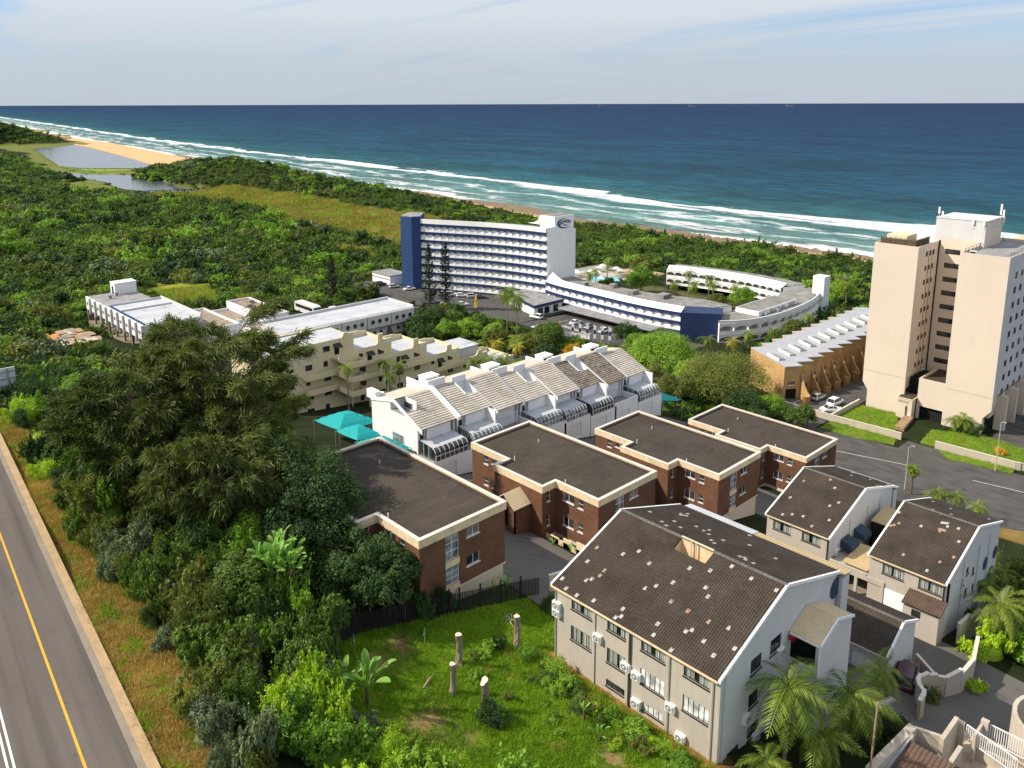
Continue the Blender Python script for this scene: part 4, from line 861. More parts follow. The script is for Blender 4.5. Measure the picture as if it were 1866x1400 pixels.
# ------------------------------------------------------------------ beige apartment tower
t = thing('apartment_tower', 'tall beige apartment tower with two windowless front blocks and rooftop aerials', 'tower', (165, 52, 14))
ZT, ZJ, XF = 47.4, 21.4, 158.4
def tower_block(y0, y1, xe, side_ops, sidem, cham):
    m = MB()
    m.wall((XF, y1), (XF, y0), ZJ + .05, ZT, []); m.wall((XF, y0), (xe, y0), ZJ + .05, ZT, side_ops, .15, 1, 1)
    m.wall((xe, y0), (xe, y1), ZJ + .05, ZT, []); m.wall((xe, y1), (XF, y1), ZJ + .05, ZT, [])
    m.quad((XF, y0, ZT), (xe, y0, ZT), (xe, y0 + .25, ZT), (XF, y0 + .25, ZT)); m.quad((XF, y1 - .25, ZT), (xe, y1 - .25, ZT), (xe, y1, ZT), (XF, y1, ZT))
    m.quad((XF, y0 + .25, ZT), (XF + .25, y0 + .25, ZT), (XF + .25, y1 - .25, ZT), (XF, y1 - .25, ZT))
    for a, b in (((XF + .25, y0 + .25), (XF + .25, y1 - .25)), ((XF + .25, y1 - .25), (xe, y1 - .25)), ((xe, y0 + .25), (XF + .25, y0 + .25))): m.wall(a, b, ZT - .6, ZT, [])
    w = part('block', m, ['peach_wall', sidem], t)
    for o in side_ops: window(w, (XF, y0), (xe, y0), *o[:4], .12, 2, 1, 'black_frame', 'glass')
    part('roof', MB().prism([(XF + .2, y0 + .2), (xe, y0 + .2), (xe, y1 - .2), (XF + .2, y1 - .2)], ZT - .8, ZT - .55), ['flat_roof'], t)
    # lower storeys: set back a hand at the joint, outer lower corner cut away
    f = MB(); zc_, zd = 19.0, 17.3
    if cham > 0: pr = [(y0, ZJ), (y0, 12), (y1 - 1.1, 12), (y1 - 1.1, zd), (y1, zc_), (y1, ZJ)]
    else: pr = [(y0, ZJ), (y0, zc_), (y0 + 1.3, zd), (y0 + 1.3, 12), (y1, 12), (y1, ZJ)]
    f.extr_x(pr, XF + .05, XF + .6)
    f.extr_x([(y0 + .4, ZJ), (y0 + .4, zc_), (y0 + 1.6, zd), (y0 + 1.6, 12), (y1 - 1.5, 12), (y1 - 1.5, zd), (y1 - .3, zc_), (y1 - .3, ZJ)] , XF + .61, XF + 9)
    part('base', f, ['peach_wall'], t)
    return w
lops = []
for k in range(9):
    z = 45.0 - 2.79 * k
    for x in (162.4, 164.2, 165.9, 168.6): lops.append((x - XF + .3 - .35, x - XF + .3 + .7, z, z + 1.0)) if x < 168 else lops.append((x - XF - .2, x - XF + 1.1, z, z + 1.15))
tower_block(56.1, 64.3, 170.6, [o for o in lops if o[1] < 12], 'peach_wall', 1)
rops = []
for k in range(9):
    z = 43.9 - 2.76 * k - (0 if k else 0)
    for x in (162.6, 166.0, 169.6, 173.4, 177.5): rops.append((x - XF, x - XF + 1.55, z - .9, z + .35))
rw = tower_block(40.8, 48.9, 182, rops, 'shade_tinted_white', -1)
# lift core in the recess with a strip of wide windows
m = MB(); cops = [(1.3, 4.0, 45.0 - 2.77 * k, 46.0 - 2.77 * k) for k in range(9)]
m.wall((168.8, 56.1), (168.8, 48.9), 20, 48.0, cops, .15); cw = part('core_wall', m, ['peach_wall'], t)
for o in cops: window(cw, (168.8, 56.1), (168.8, 48.9), *o, .12, 3, 1, 'black_frame', 'glass')
m = MB(); m.box(169, 48.2, 46.0, 178.6, 57.1, 51.9); m.box(168.9, 48.1, 51.9, 178.7, 57.2, 52.05); lc = part('lift_house', m, ['pale_plaster'], t)
m = MB(); m.wall((169, 48.17), (178.6, 48.17), 46, 51.8, [(2.4, 4.2, 50.4, 51.3), (5.0, 6.6, 50.4, 51.3), (7.2, 8.9, 50.4, 51.3)], .12, 0, 0); part('lift_house_side', m, ['peach_wall'], lc)
for s in (2.4, 5.0, 7.2): window(lc, (169, 48.17), (178.6, 48.17), s, s + 1.6, 50.4, 51.3, .1, 2, 1)
m = MB(); m.box(169.2, 56.9, 46.4, 178, 62.5, 48.6); m.box(172, 57.5, 48.6, 176, 60, 49.4); part('plant_room', m, ['white_wall'], t)
m = MB(); m.box(160.6, 59.2, 46.9, 165.5, 63, 48.9); part('tank_room', m, ['orange_sand' if 'orange_sand' in MATS else 'cream_wall'], t)
m = MB()
for a, b in (((159.3, 63.6), (159.3, 57.0)), ((159.3, 57.0), (166, 57.0))):
    n = 7
    for k in range(n + 1):
        x, y = a[0] + (b[0] - a[0]) * k / n, a[1] + (b[1] - a[1]) * k / n; m.tube((x, y, ZT - .6), (x, y, ZT + 1.25), .05, n=5); m.tube((x + (.8 if a[0] == b[0] else 0), y + (0 if a[0] == b[0] else .8), ZT - .5), (x, y, ZT + 1.1), .04, n=5)
    for z in (ZT + .1, ZT + .3, ZT + .5, ZT + .7, ZT + .9, ZT + 1.1): m.tube((*a, z), (*b, z), .035, n=5)
m.box(159.33, 57.1, ZT - .4, 159.36, 63.5, ZT + 1.0); m.box(159.4, 57.03, ZT - .4, 166, 57.06, ZT + 1.0)
part('screen_fence', m, ['trunk'], t)
for x, y, z, h in ((169.3, 56.8, 52, 2.0), (168.85, 50.4, 50.4, 2.4), (168.85, 48.5, 50.4, 2.3), (178.3, 48.0, 51.0, 2.4), (178.8, 48.0, 50.2, 1.8), (169.5, 56.2, 52, 1.2), (176.5, 48.0, 51.5, 3.2)):
    m = MB(); m.tube((x, y, z), (x, y, z + h), .04, n=6); m.box(x - .16, y - .16, z + h * .35, x + .02, y + .16, z + h, 0); part('aerial', m, ['white_metal'], lc)
m = MB(); m.box(159.2, 46.5, ZT - .5, 159.9, 47.6, ZT + .35); m.box(159.17, 46.6, ZT - .4, 159.2, 47.5, ZT + .25, 1); part('roof_unit', m, ['white_metal', 'solar'], t)
m = MB()
for a, b in (((160, 48.6), (182, 48.6)), ((160, 41.2), (182, 41.2))):
    for k in range(12): x = a[0] + (b[0] - a[0]) * k / 11; m.tube((x, a[1], ZT - .5), (x, a[1], ZT + .5), .04, n=5)
    m.tube((*a, ZT + .5), (*b, ZT + .5), .04, n=5); m.tube((*a, ZT + .1), (*b, ZT + .1), .03, n=5)
part('roof_rail', m, ['dark_metal'], t)
pipe(t, [(168.7, 56.0, 47.6), (168.7, 56.0, 20)], .14, 'black_frame')
for x in (163.9, 165.6): pipe(t, [(x, 56.02, 46), (x, 56.02, 22)], .05, 'rust')
# podium: low box between the blocks, garage entrance, entrance canopy with letters
m = MB(); m.box(XF + .3, 48.95, 16.6, 168.7, 53.7, 21.6); m.box(XF + .3, 48.95, 21.6, XF + .55, 53.7, 22.1); m.box(XF + .56, 53.45, 21.6, 168.7, 53.7, 22.1); part('podium', m, ['peach_wall'], t)
part('podium_roof', MB().box(XF + .56, 49, 21.6, 168.6, 53.4, 21.65), ['bitumen'], t)
m = MB(); m.box(XF + 1, 48.9, 12, 168, 53.5, 16.58); m.box(XF + 3, 53.7, 12, 168, 56.2, 21); part('garage_mouth', m, ['dark_room'], t)  # solid near-black boxes painted as the shade of the entrance
m = MB(); m.box(XF + .2, 53.2, 12, XF + .7, 53.7, 16.59); part('column', m, ['peach_wall'], t)
m = MB(); m.box(156.6, 53.8, 12.5, 158.3, 56.6, 18.0); m.box(156.5, 53.7, 18.0, 160.2, 56.7, 18.15); en = part('entrance', m, ['peach_wall'], t)
part('entrance_roof', MB().box(156.7, 53.9, 18.151, 160, 56.5, 18.2), ['bitumen'], en)
m = MB()
for k in range(8): m.box(156.57, 56.35 - .26 * k, 17.2, 156.598, 56.19 - .26 * k, 17.62)
part('letter', m, ['rust'], en)
m = MB(); m.extr_x([(54.6, 14.6), (54.95, 14.6), (55.0, 16.4), (54.78, 16.9), (54.56, 16.4)], 156.56, 156.599); part('slit_window', m, ['brown_tile'], en)
# rear parts to the right: brown recess and parking deck
m = MB(); m.box(182.1, 39.0, 16, 196, 48.6, 46.5); rr = part('rear_block', m, ['tan_roof'], t)
for k in range(9):
    z = 22.5 + 2.76 * k
    for x in (184, 188.5): window(rr, (182.1, 39.0), (196, 39.0), x - 182.1, x - 182.1 + 2.6, z, z + 1.4, .02, 3, 1)
m = MB(); m.box(160, 41.5, 17.0, 196, 48.5, 21.3)
for x in (163, 169, 175, 181, 187): m.box(x, 39.6, 12, x + .8, 41.45, 20.9)
part('parking_frame', m, ['peach_wall'], t); part('parking_void', MB().box(161, 42, 12, 195, 48, 16.98), ['dark_room'], t)  # the void is a solid box, its shade painted near-black
# ------------------------------------------------------------------ yellow brick terrace with saw-tooth front
e1 = Vector((2.95, -2.0)).normalized(); e2 = Vector((6.8, 11.7)).normalized(); WU, DU = 3.8, 13.55
ORD = ['first', 'second', 'third', 'fourth', 'fifth', 'sixth', 'seventh', 'eighth', 'ninth', 'tenth', 'eleventh', 'twelfth', 'thirteenth']
for i in range(12):
    P0 = Vector((149.5 + 4.62 * i, 76.6)); zr = 21.05; zg = 14.0
    t = thing('terrace_house', 'yellow brick terrace house with grey roof, %s from the near end of the saw-tooth row' % ORD[i], 'house', (P0.x, P0.y, zg), group='yellow brick terrace houses')
    Q = lambda a, b: (P0.x + e1.x * a + e2.x * b, P0.y + e1.y * a + e2.y * b)
    c = [Q(0, 0), Q(WU, 0), Q(WU, DU), Q(0, DU)]
    m = MB(); fops = [(.9, 2.5, zg + 2.9, zg + 3.7), (.5, 2.9, zg - .2, zg + 2.1)]
    m.wall(c[0], c[1], zg - 2, zr - .12, fops, .2, 0, 0, None); m.wall(c[1], c[2], zg - 2, zr - .12, []); m.wall(c[2], c[3], zg - 2, zr - .12, []); m.wall(c[3], c[0], zg - 2, zr - .12, [])
    w = part('wall', m, ['yellow_brick'], t); window(w, c[0], c[1], *fops[0], .16, 4, 1, 'white_metal', 'glass', 'white_metal')
    m = MB(); m.quad((*Q(.5, .3), zg - .2), (*Q(2.9, .3), zg - .2), (*Q(2.9, .3), zg + 2.1), (*Q(.5, .3), zg + 2.1)); part('garage_opening', m, ['dark_room'], t)  # near-black sheet painted as the shade inside the garage
    m = MB(); o = .35; rp = [Q(-.02, -o), Q(WU + .02, -o), Q(WU + .02, DU + .1), Q(-.02, DU + .1)]; m.prism(rp, zr - .13, zr + .06); rf = part('roof', m, ['terrace_roof'], t)
    m = MB(); a0, b0 = .7, 3.6; m.prism([Q(a0, b0), Q(a0 + 1.5, b0), Q(a0 + 1.5, b0 + 4.2), Q(a0, b0 + 4.2)], zr + .06, zr + .36, 0, 1); m.prism([Q(a0 - .08, b0 - .08), Q(a0 + .12, b0 - .08), Q(a0 + .12, b0 + 4.28), Q(a0 - .08, b0 + 4.28)], zr + .06, zr + .50, 2)
    part('skylight', m, ['galvanised', 'annex_roof', 'white_paint'], rf)
    if i < 9:
        m = MB(); p_ = [Q(WU - .1, -.02)]; n = 6; pr = []
        for k in range(n + 1):
            tt = k / n; pr.append((Q(WU - .1, -.02 - 3.4 * tt), zg + 3.6 * (1 - tt) ** 1.6 + 1.7))
        for k in range(n):
            (a, za), (b, zb_) = pr[k], pr[k + 1]; dx = (e1.x * .22, e1.y * .22)
            m.add([(*a, zg - 2), (*b, zg - 2), (*b, zb_), (*a, za), (a[0] + dx[0], a[1] + dx[1], zg - 2), (b[0] + dx[0], b[1] + dx[1], zg - 2), (b[0] + dx[0], b[1] + dx[1], zb_), (a[0] + dx[0], a[1] + dx[1], za)], [(0, 1, 2, 3)[::-1], (4, 5, 6, 7), (3, 2, 6, 7), (1, 5, 6, 2)])
        e = Q(WU - .1, -3.4); cc = (e[0] - e1.x * .8, e[1] - e1.y * .8)
        arc = [(cc[0] + .85 * (e1.x * math.cos(a) - e2.x * math.sin(a)), cc[1] + .85 * (e1.y * math.cos(a) - e2.y * math.sin(a))) for a in np.linspace(0, math.pi * .9, 9)]
        for a, b in zip(arc[:-1], arc[1:]): m.add([(*a, zg - 2), (*b, zg - 2), (*b, zg + 1.75), (*a, zg + 1.75)], [(0, 1, 2, 3), (3, 2, 1, 0)])
        part('wing_wall', m, ['yellow_brick'], t)
# ------------------------------------------------------------------ white terraced townhouses
TH = [(60.7, 66.9, 31.30, 82.0, 'L', 1), (67.5, 73.4, 31.35, 82.0, 'R', 1), (73.5, 79.1, 30.75, 81.2, '', 0), (79.9, 85.8, 30.15, 82.0, 'R', 1), (86.0, 91.4, 29.65, 81.2, '', 1), (92.2, 97.9, 29.1, 82.0, 'R', 1), (98.1, 103.5, 28.65, 81.2, '', 0), (104.3, 110.2, 28.2, 82.0, '', 1)]
for i, (xa, xb, ze, ye, notch, cons) in enumerate(TH):
    zg = ze - 6.6; sl = .445; yr = 88.1; zr = ze + (yr - ye) * sl; ybk = 93.6; zbk = zr - 1.15
    t = thing('townhouse', 'white townhouse with weathered tiled roof, %s in the row counted from the turquoise shade sails' % ORD[i], 'house', (xa, 82, zg), group='white terraced townhouses')
    tm = 'dark_clay_tile' if i in (5, 6) else 'clay_tile'; yw = 82.75
    roofline = lambda y: ze + (y - ye) * sl if y < yr else zr - (y - yr) * (zr - zbk) / (ybk - yr)
    # side walls follow the roof; front wall with windows in the shadow gaps
    m = MB(); pr = [(yw, zg - 3), (ybk, zg - 3), (ybk, zbk - .1), (yr, zr - .12), (yw, roofline(yw) - .14)]
    if notch == 'L':   # open corner cut into the end gable
        za_ = zr - 1.7; pr2 = [(yw, zg - 3), (ybk, zg - 3), (ybk, zbk - .1), (88.9, zr - .35), (88.9, za_), (85.4, za_), (85.4, roofline(85.4) - .14), (yw, roofline(yw) - .14)]
        n = len(pr2); m.add([(xa, y, z) for y, z in pr2], [tuple(range(n))[::-1]]); m.quad((xa, 85.4, za_), (xa + 1.9, 85.4, za_), (xa + 1.9, 88.9, za_), (xa, 88.9, za_), 1)
        m.quad((xa + 1.9, 85.4, za_), (xa + 1.9, 85.4, zr), (xa + 1.9, 88.9, zr), (xa + 1.9, 88.9, za_)); m.quad((xa, 88.9, za_), (xa + 1.9, 88.9, za_), (xa + 1.9, 88.9, zr - .2), (xa, 88.9, zr - .2)); m.quad((xa, 85.4, za_), (xa, 85.4, roofline(85.4)), (xa + 1.9, 85.4, roofline(85.4)), (xa + 1.9, 85.4, za_))
    else: m.add([(xa, y, z) for y, z in pr], [tuple(range(5))[::-1]])
    m.add([(xb, y, z) for y, z in pr], [tuple(range(5))])
    m.wall((xb, ybk), (xa, ybk), zg - 3, zbk - .1, [])
    zf0, zf1 = ze - 3.4, roofline(yw) - .14; w_ = xb - xa
    ops = [(.35, 1.05, zf0 + 1.35, zf1 - .35), (w_ - .75, w_ - .25, zf0 + 1.6, zf1 - .35)]
    m.wall((xa, yw), (xb, yw), zg - 3, zf1, ops, .3)
    wl_ = part('wall', m, ['white_wall', 'flat_roof'], t)
    for o in ops: window(wl_, (xa, yw), (xb, yw), *o, .25, 1, 2, 'black_frame', 'glass', 'white_paint')
    part('bay', MB().box(xa + 1.2, yw - .5, ze - 1.95, xb - .9, yw + .1, roofline(yw - .5) - .16), ['white_wall'], t)
    # roof: lower part full width, upper part leaves the light well free
    fy = .52; ym, zm = ye + (yr - ye) * fy, ze + (zr - ze) * fy
    xl, xr_ = (xa + 2.0, xb) if notch == 'L' else ((xa, xb - 2.1) if notch == 'R' else (xa, xb))
    rf = tileroof(t, (xa, ye, ze), (xb, ye, ze), (xb, ym, zm), (xa, ym, zm), [tm], .33, .46, .02, .085)
    tileroof(t, (xl, ym, zm), (xr_, ym, zm), (xr_, yr, zr), (xl, yr, zr), [tm], .33, .46, .02, .085)
    m = MB().quad((xa, yr, zr + .02), (xb, yr, zr + .02), (xb, ybk, zbk), (xa, ybk, zbk)); m.quad((xa, ybk, zbk - .15), (xb, ybk, zbk - .15), (xb, yr, zr - .13), (xa, yr, zr - .13)); part('back_roof', m, ['back_tile'], t)
    if notch == 'R':
        m = MB(); zp = zm - .45
        m.quad((xr_, ym, zp), (xb, ym, zp), (xb, yr, zp), (xr_, yr, zp)); m.quad((xr_, yr, zp), (xb, yr, zp), (xb, yr, zr + .25), (xr_, yr, zr + .25)); m.quad((xr_, ym, zp), (xr_, yr, zp), (xr_, yr, zr), (xr_, ym, zm))
        m.quad((xb - .04, ym, zp), (xb - .04, ym, zm + .1), (xb - .04, yr, zr + .1), (xb - .04, yr, zp)); m.quad((xr_, ym, zp), (xr_, ym, zm), (xb, ym, zm), (xb, ym, zp))
        m.box(xr_ - .14, ym, zm, xr_, yr, zm + .02)
        m.add([(xr_ - .12, ym, zm), (xr_ + .04, ym, zm), (xr_ + .04, yr, zr), (xr_ - .12, yr, zr), (xr_ - .12, ym, zm + .2), (xr_ + .04, ym, zm + .2), (xr_ + .04, yr, zr + .2), (xr_ - .12, yr, zr + .2)], [(4, 5, 6, 7), (0, 1, 5, 4), (0, 4, 7, 3), (1, 2, 6, 5)])
        m.box(xr_ - .4, yr - .25, zr - .3, xb + .1, yr, zr + .75)
        part('light_well', m, ['white_wall'], t)
    # party walls standing above the tiles
    def coping(x0, x1, h, y_end=ybk):
        q = MB(); ys_ = [ye - .35, yr, y_end]; zz = [ze - .16 + h, zr + h, roofline(y_end) + h]
        for k in range(2):
            q.add([(x0, ys_[k], zz[k] - .5), (x1, ys_[k], zz[k] - .5), (x1, ys_[k + 1], zz[k + 1] - .5), (x0, ys_[k + 1], zz[k + 1] - .5), (x0, ys_[k], zz[k]), (x1, ys_[k], zz[k]), (x1, ys_[k + 1], zz[k + 1]), (x0, ys_[k + 1], zz[k + 1])],
                  [(4, 5, 6, 7), (0, 1, 5, 4), (1, 2, 6, 5), (3, 0, 4, 7), (2, 3, 7, 6)])
        return q
    if i in (1, 3, 5, 7): part('party_wall', coping(xa - .62, xa - .02, .42), ['white_paint'], t)
    else: part('verge', coping(xa - .12 + (.14 if i else 0.), xa + .03 + (.14 if i else 0.), .14), ['white_paint'], t)
    if i in (1, 3, 5, 7):
        m = MB(); m.box(xa - .6, yr + .3, zr - .6, xa + 2.6, yr + .55, zr + 1.0); m.box(xa - .6, yr + .56, zr - .6, xa - .35, ybk, zr + .35); part('parapet', m, ['white_paint'], t)
        m = MB(); m.box(xa + 1.5, 91.6, zbk - .2, xa + 3.9, 93.4, zbk + 1.25); m.box(xa + 1.4, 91.5, zbk + 1.25, xa + 4.0, 93.5, zbk + 1.35); m.box(xa + 1.8, 91.56, zbk + .6, xa + 3.6, 91.59, zbk + .95, 1); part('roof_box', m, ['white_paint', 'dark_room'], t)
    if i == 0:
        m = MB(); m.box(xa, 92.6, zbk - .2, xa + .9, 94.8, zbk + 1.0); m.lathe([(.0, .55), (.35, .5), (.38, .0)], (xa + 1.5, 93.2, zbk), 10); part('chimney', m, ['white_paint'], t)
        window(wl_, (xa, 88.9), (xa, 85.0), .3, 3.0, zg + 2.4, zg + 4.6, .03, 1, 1, 'white_paint', 'pale_glass')
        window(wl_, (xa + 1.85, 88.9), (xa + 1.85, 85.4), .6, 2.6, zr - 1.6, zr - .6, .03, 1, 1, 'white_paint', 'glass')
    # garage range in front, terrace above it, conservatory or parapet
    yg = 79.0; zt = ze - 3.62
    m = MB(); gop = [(1.2, 3.9, zg - .2, zg + 2.2)]; m.wall((xa - .3, yg), (xb + .3, yg), zg - 3, zt, gop, .2, 0, 0, None)
    m.wall((xb + .3, yg), (xb + .3, yw), zg - 3, zt, []); m.wall((xa - .3, yw), (xa - .3, yg), zg - 3, zt, []); m.quad((xa - .3, yg, zt), (xb + .3, yg, zt), (xb + .3, yw, zt), (xa - .3, yw, zt), 1)
    part('garage_front', m, ['white_wall', 'flat_roof'], t)
    part('garage_door', MB().box(xa - .3 + 1.2, yg + .14, zg - .2, xa - .3 + 3.9, yg + .19, zg + 2.2), ['white_metal'], t)
    if cons:
        c0, c1_ = xa + .2, xb - .5
        prf = [(82.7, zt + 2.0), (79.75, zt + 1.72), (79.38, zt + 1.55), (79.14, zt + 1.2), (79.06, zt + .75), (79.06, zt + .02)]
        m = MB()
        m.quad((c0, *prf[0]), (c0, *prf[1]), (c1_, *prf[1]), (c1_, *prf[0])); m.quad((c0, prf[0][0], prf[0][1] - .06), (c1_, prf[0][0], prf[0][1] - .06), (c1_, prf[1][0], prf[1][1] - .06), (c0, prf[1][0], prf[1][1] - .06)); cr_ = part('conservatory_roof', m, ['flat_white' if 'flat_white' in MATS else 'white_roof'], t)
        m = MB(); nb = 7
        for k in range(nb + 1):
            x = c0 + (c1_ - c0) * k / nb; m.path([(x, y, z) for y, z in prf[1:]], [.05] * 5, 5)
        for j in (1, 4, 5): m.box(c0, prf[j][0] - .04, prf[j][1] - .03, c1_, prf[j][0] + .03, prf[j][1] + .03)
        for xx in (c0, c1_): m.path([(xx, 80.6, zt), (xx, 80.6, zt + 1.75)], [.04, .04], 5); m.path([(xx, 81.7, zt), (xx, 81.7, zt + 1.85)], [.04, .04], 5)
        part('glazing_bar', m, ['white_metal'], cr_)
        m = MB()
        for k in range(nb):
            x0_, x1_ = c0 + (c1_ - c0) * k / nb, c0 + (c1_ - c0) * (k + 1) / nb
            for j in range(1, 5): m.quad((x0_ + .05, prf[j + 1][0] + .02, prf[j + 1][1]), (x1_ - .05, prf[j + 1][0] + .02, prf[j + 1][1]), (x1_ - .05, prf[j][0] + .02, prf[j][1]), (x0_ + .05, prf[j][0] + .02, prf[j][1]))
        for xx in (c0, c1_): m.add([(xx, y + .02, z) for y, z in prf] + [(xx, 82.7, zt)], [tuple(range(7))])
        part('pane', m, ['glass' if i in (0, 5) else 'pale_glass'], cr_, kind='stuff')
    else:
        m = MB(); m.box(xa - .3, yg, zt + .001, xb + .3, yg + .2, zt + .95); m.box(xb + .1, yg + .21, zt + .001, xb + .3, yw, zt + .95); part('parapet', m, ['white_wall'], t)
    aircon(wl_, xa + .8, yw - .05, zt + .6, 0)
    m = MB(); m.box(xb - .85, 80.3, zt, xb - .6, yw - .02, zf1 - .2) if i % 2 else m.box(xb - .3, yw - .4, zt, xb - .12, yw - .02, zf1 - .1); part('screen_wall', m, ['white_wall'], t)
# ------------------------------------------------------------------ cream stepped apartment block
t = thing('stepped_apartments', 'cream plastered apartment block with stepped crenellated roof and corner stairs', 'apartment block', (90, 132, 17), group=None)
yf, yb = 128.0, 137.0
SEC = [(64.4, 79.5, 31.0), (79.5, 88.1, 28.0), (88.1, 96.8, 25.5), (96.8, 105.5, 22.9), (105.5, 113.5, 20.2), (113.5, 121.5, 17.4)]
m = MB(); allops = []
for x0, x1, zt in SEC:
    ops = []
    z = zt - 2.5; k = 0
    while z > 12:
        n = max(2, int((x1 - x0) / 3.6))
        for q in range(n):
            s = (x1 - x0) * (q + .25) / n
            if x0 < 70 and 9.3 < s < 13: continue
            ops.append((s, s + (1.45 if (q + k) % 3 else .9), z + .55, z + 1.65))
        z -= 2.8; k += 1
    m.wall((x0, yf), (x1, yf), 8, zt, ops, .15); allops.append(ops)
    m.wall((x1, yb), (x0, yb), 8, zt, [])
    m.wall((x0, yb), (x0, yf), 8, zt, []); m.wall((x1, yf), (x1, yb), 8, zt, [])
wl_ = part('wall', m, ['cream_wall'], t)
for (x0, x1, zt), ops in zip(SEC, allops):
    for o in ops: window(wl_, (x0, yf), (x1, yf), *o, .12, 2, 1, 'black_frame', 'glass', 'cream_wall')
for k, (x0, x1, zt) in enumerate(SEC):
    part('roof', MB().box(x0 + .2, yf + .2, zt - .5, x1 - .2, yb - .2, zt - .28 if k else zt - .12), ['white_roof' if k != 4 else 'paving'], t)
    m = MB(); h = .55 if k else .18
    m.box(x0, yb - .22, zt, x1, yb, zt + h); m.box(x0, yf, zt, x1, yf + .2, zt + (.1 if k else .12))
    m.box(x0, yf + .21, zt, x0 + .2, yb - .221, zt + h) if k == 0 else None
    part('parapet', m, ['cream_wall'], t)
def ogee(x0, x1, z0, z1, steps):
    return
CR = [(77.4, 79.5, 31.0, 32.0, 31.75), (85.1, 88.1, 28.0, 30.2, 28.9), (93.6, 96.8, 25.5, 27.4, 25.9 + .25), (102.2, 105.5, 22.9, 24.3, 23.1), (110.8, 113.5, 20.2, 21.3, 20.6), (119.0, 121.5, 17.4, 18.6, 18.0)]
for k, (x0, x1, z0, z1, z2) in enumerate(CR):
    m = MB(); xm = x0 + (x1 - x0) * .36
    prof = [(x0 - 1.0, z0 + .02), (x0 - .45, z0 + .15), (x0 - .12, z0 + .55), (x0, z1 - .1), (x0, z1), (xm, z1), (xm, z2), (x1, z2), (x1, z0 - 2.4), (x0 - 1.0, z0 - .4)]
    m.extr_y(prof, yf - .03, yf + .32)
    if k:
        m.box(x1 - .25, yf + .33, z0 - 2.4, x1, yb - .3, z0 + .35)
        m.extr_y([(x0 - 3.2, z0 + .02), (x0 - 2.9, z0 + .3), (x0 - 2.7, z0 + .9), (x0 + 1.0, z0 + .9), (x1 - .3, z0 + .5), (x1 - .3, z0 - 1)], yb - .32, yb + .02)
    part('crenel', m, ['cream_wall'], t)
    if 0 < k < 5:
        m = MB()
        for q in range(2): m.box(x0 + 1.7 + .45 * q, yf - .05, z2 - .75, x0 + 1.9 + .45 * q, yf - .031, z2 - .25)
        part('slot', m, ['white_paint'], t)
# access galleries: long parapet bands stepping down the front
for x0, x1, z, h in ((68.5, 74.6, 24.75, 1.05), (68.5, 74.6, 21.9, 1.05), (79.0, 98, 22.3, 1.0), (79.0, 88, 25.2, .6), (98, 106, 19.6, .9)):
    part('gallery', MB().box(x0, yf - 1.5, z, x1, yf - 1.3, z + h).box(x0, yf - 1.29, z, x1, yf - .002, z + .18), ['cream_wall'], t)
# outside stair, three sloping flights with rounded landings
for k in range(3):
    zt = 27.6 - 2.85 * k
    m = MB(); m.extr_y([(74.6, zt + 1.0), (74.6, zt - .1), (77.2, zt - 2.0), (80.6, zt - 2.0), (80.6, zt - .9), (77.3, zt - .9)], yf - 2.6, yf - 2.42)
    m.extr_y([(74.6, zt + .1), (74.6, zt - .1), (77.2, zt - 2.0), (80.6, zt - 2.0), (80.6, zt - 1.8), (77.3, zt - 1.8)], yf - 2.41, yf - .01)
    m.box(80.42, yf - 2.41, zt - 2.0, 80.6, yf - .01, zt - .9); m.box(77.3, yf - 2.3, zt - 4.8, 77.5, yf - 2.1, zt - 2.0)
    st_ = part('stair', m, ['cream_wall'], t)
    part('step', MB().extr_y([(74.7, zt + .11), (77.25, zt - 1.79), (77.25, zt - 1.75), (74.7, zt + .15)], yf - 2.38, yf - .05), ['rust'], st_)
for x, z in ((75.8, 30.3), (83.0, 27.2), (91.0, 24.6), (100.2, 21.9)):
    m = MB(); m.extr_x([(yf, z), (yf - 1.1, z - .55), (yf - 1.1, z - .65), (yf, z - .1)], x - .75, x + .75); part('door_hood', m, ['black_frame'], t); part('door', MB().box(x - .5, yf - .02, z - 2.2, x + .5, yf + .02, z - .2), ['dark_room'], t)
m = MB(); m.box(64.4, yf, 8, 64.62, yb, 31.1); m.box(60.2, 131.0, 8, 64.39, yb + 2, 29.8); part('end_wall', m, ['cream_wall'], t); part('roof', MB().box(60.3, 131.1, 29.801, 64.3, yb + 1.9, 29.85), ['white_roof'], t)
for x, y, z in ((73.5, 136.2, 31), (62, 133, 29.9)): part('roof_box', MB().box(x - .6, y - .5, z - .2, x + .6, y + .5, z + .9), ['cream_wall'], t)
m = MB(); m.box(107, 130, 17, 112.5, 136.5, 21.9); m.box(106.8, 129.8, 21.9, 112.7, 136.7, 22.05); part('roof_room', m, ['white_roof'], t)
# ------------------------------------------------------------------ disused modernist building with porthole windows
t = thing('porthole_building', 'long pale concrete building with round porthole windows and white flat roof', 'building', (109, 180, 12))
yf = 174.0
m = MB(); m.box(89.5, yf + .6, 16.0, 128, 187, 19.7); m.box(89.5, 186.6, 19.7, 128, 187, 20.4); m.box(127.6, yf + .6, 19.7, 128, 186.5, 20.2); part('body', m, ['shade_tinted_white'], t)
part('roof', MB().box(89.6, yf + .7, 19.701, 127.5, 186.5, 19.74), ['white_roof'], t)
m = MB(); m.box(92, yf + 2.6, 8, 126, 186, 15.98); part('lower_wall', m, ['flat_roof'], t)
def disc(mb, x, y, z, r, mi=0, n=14, ax='y'):
    p = [(x + r * math.cos(k * 2 * math.pi / n), y, z + r * math.sin(k * 2 * math.pi / n)) if ax == 'y' else (x, y - r * math.cos(k * 2 * math.pi / n), z + r * math.sin(k * 2 * math.pi / n)) for k in range(n)]
    mb.add(p, [tuple(range(n))], mi)
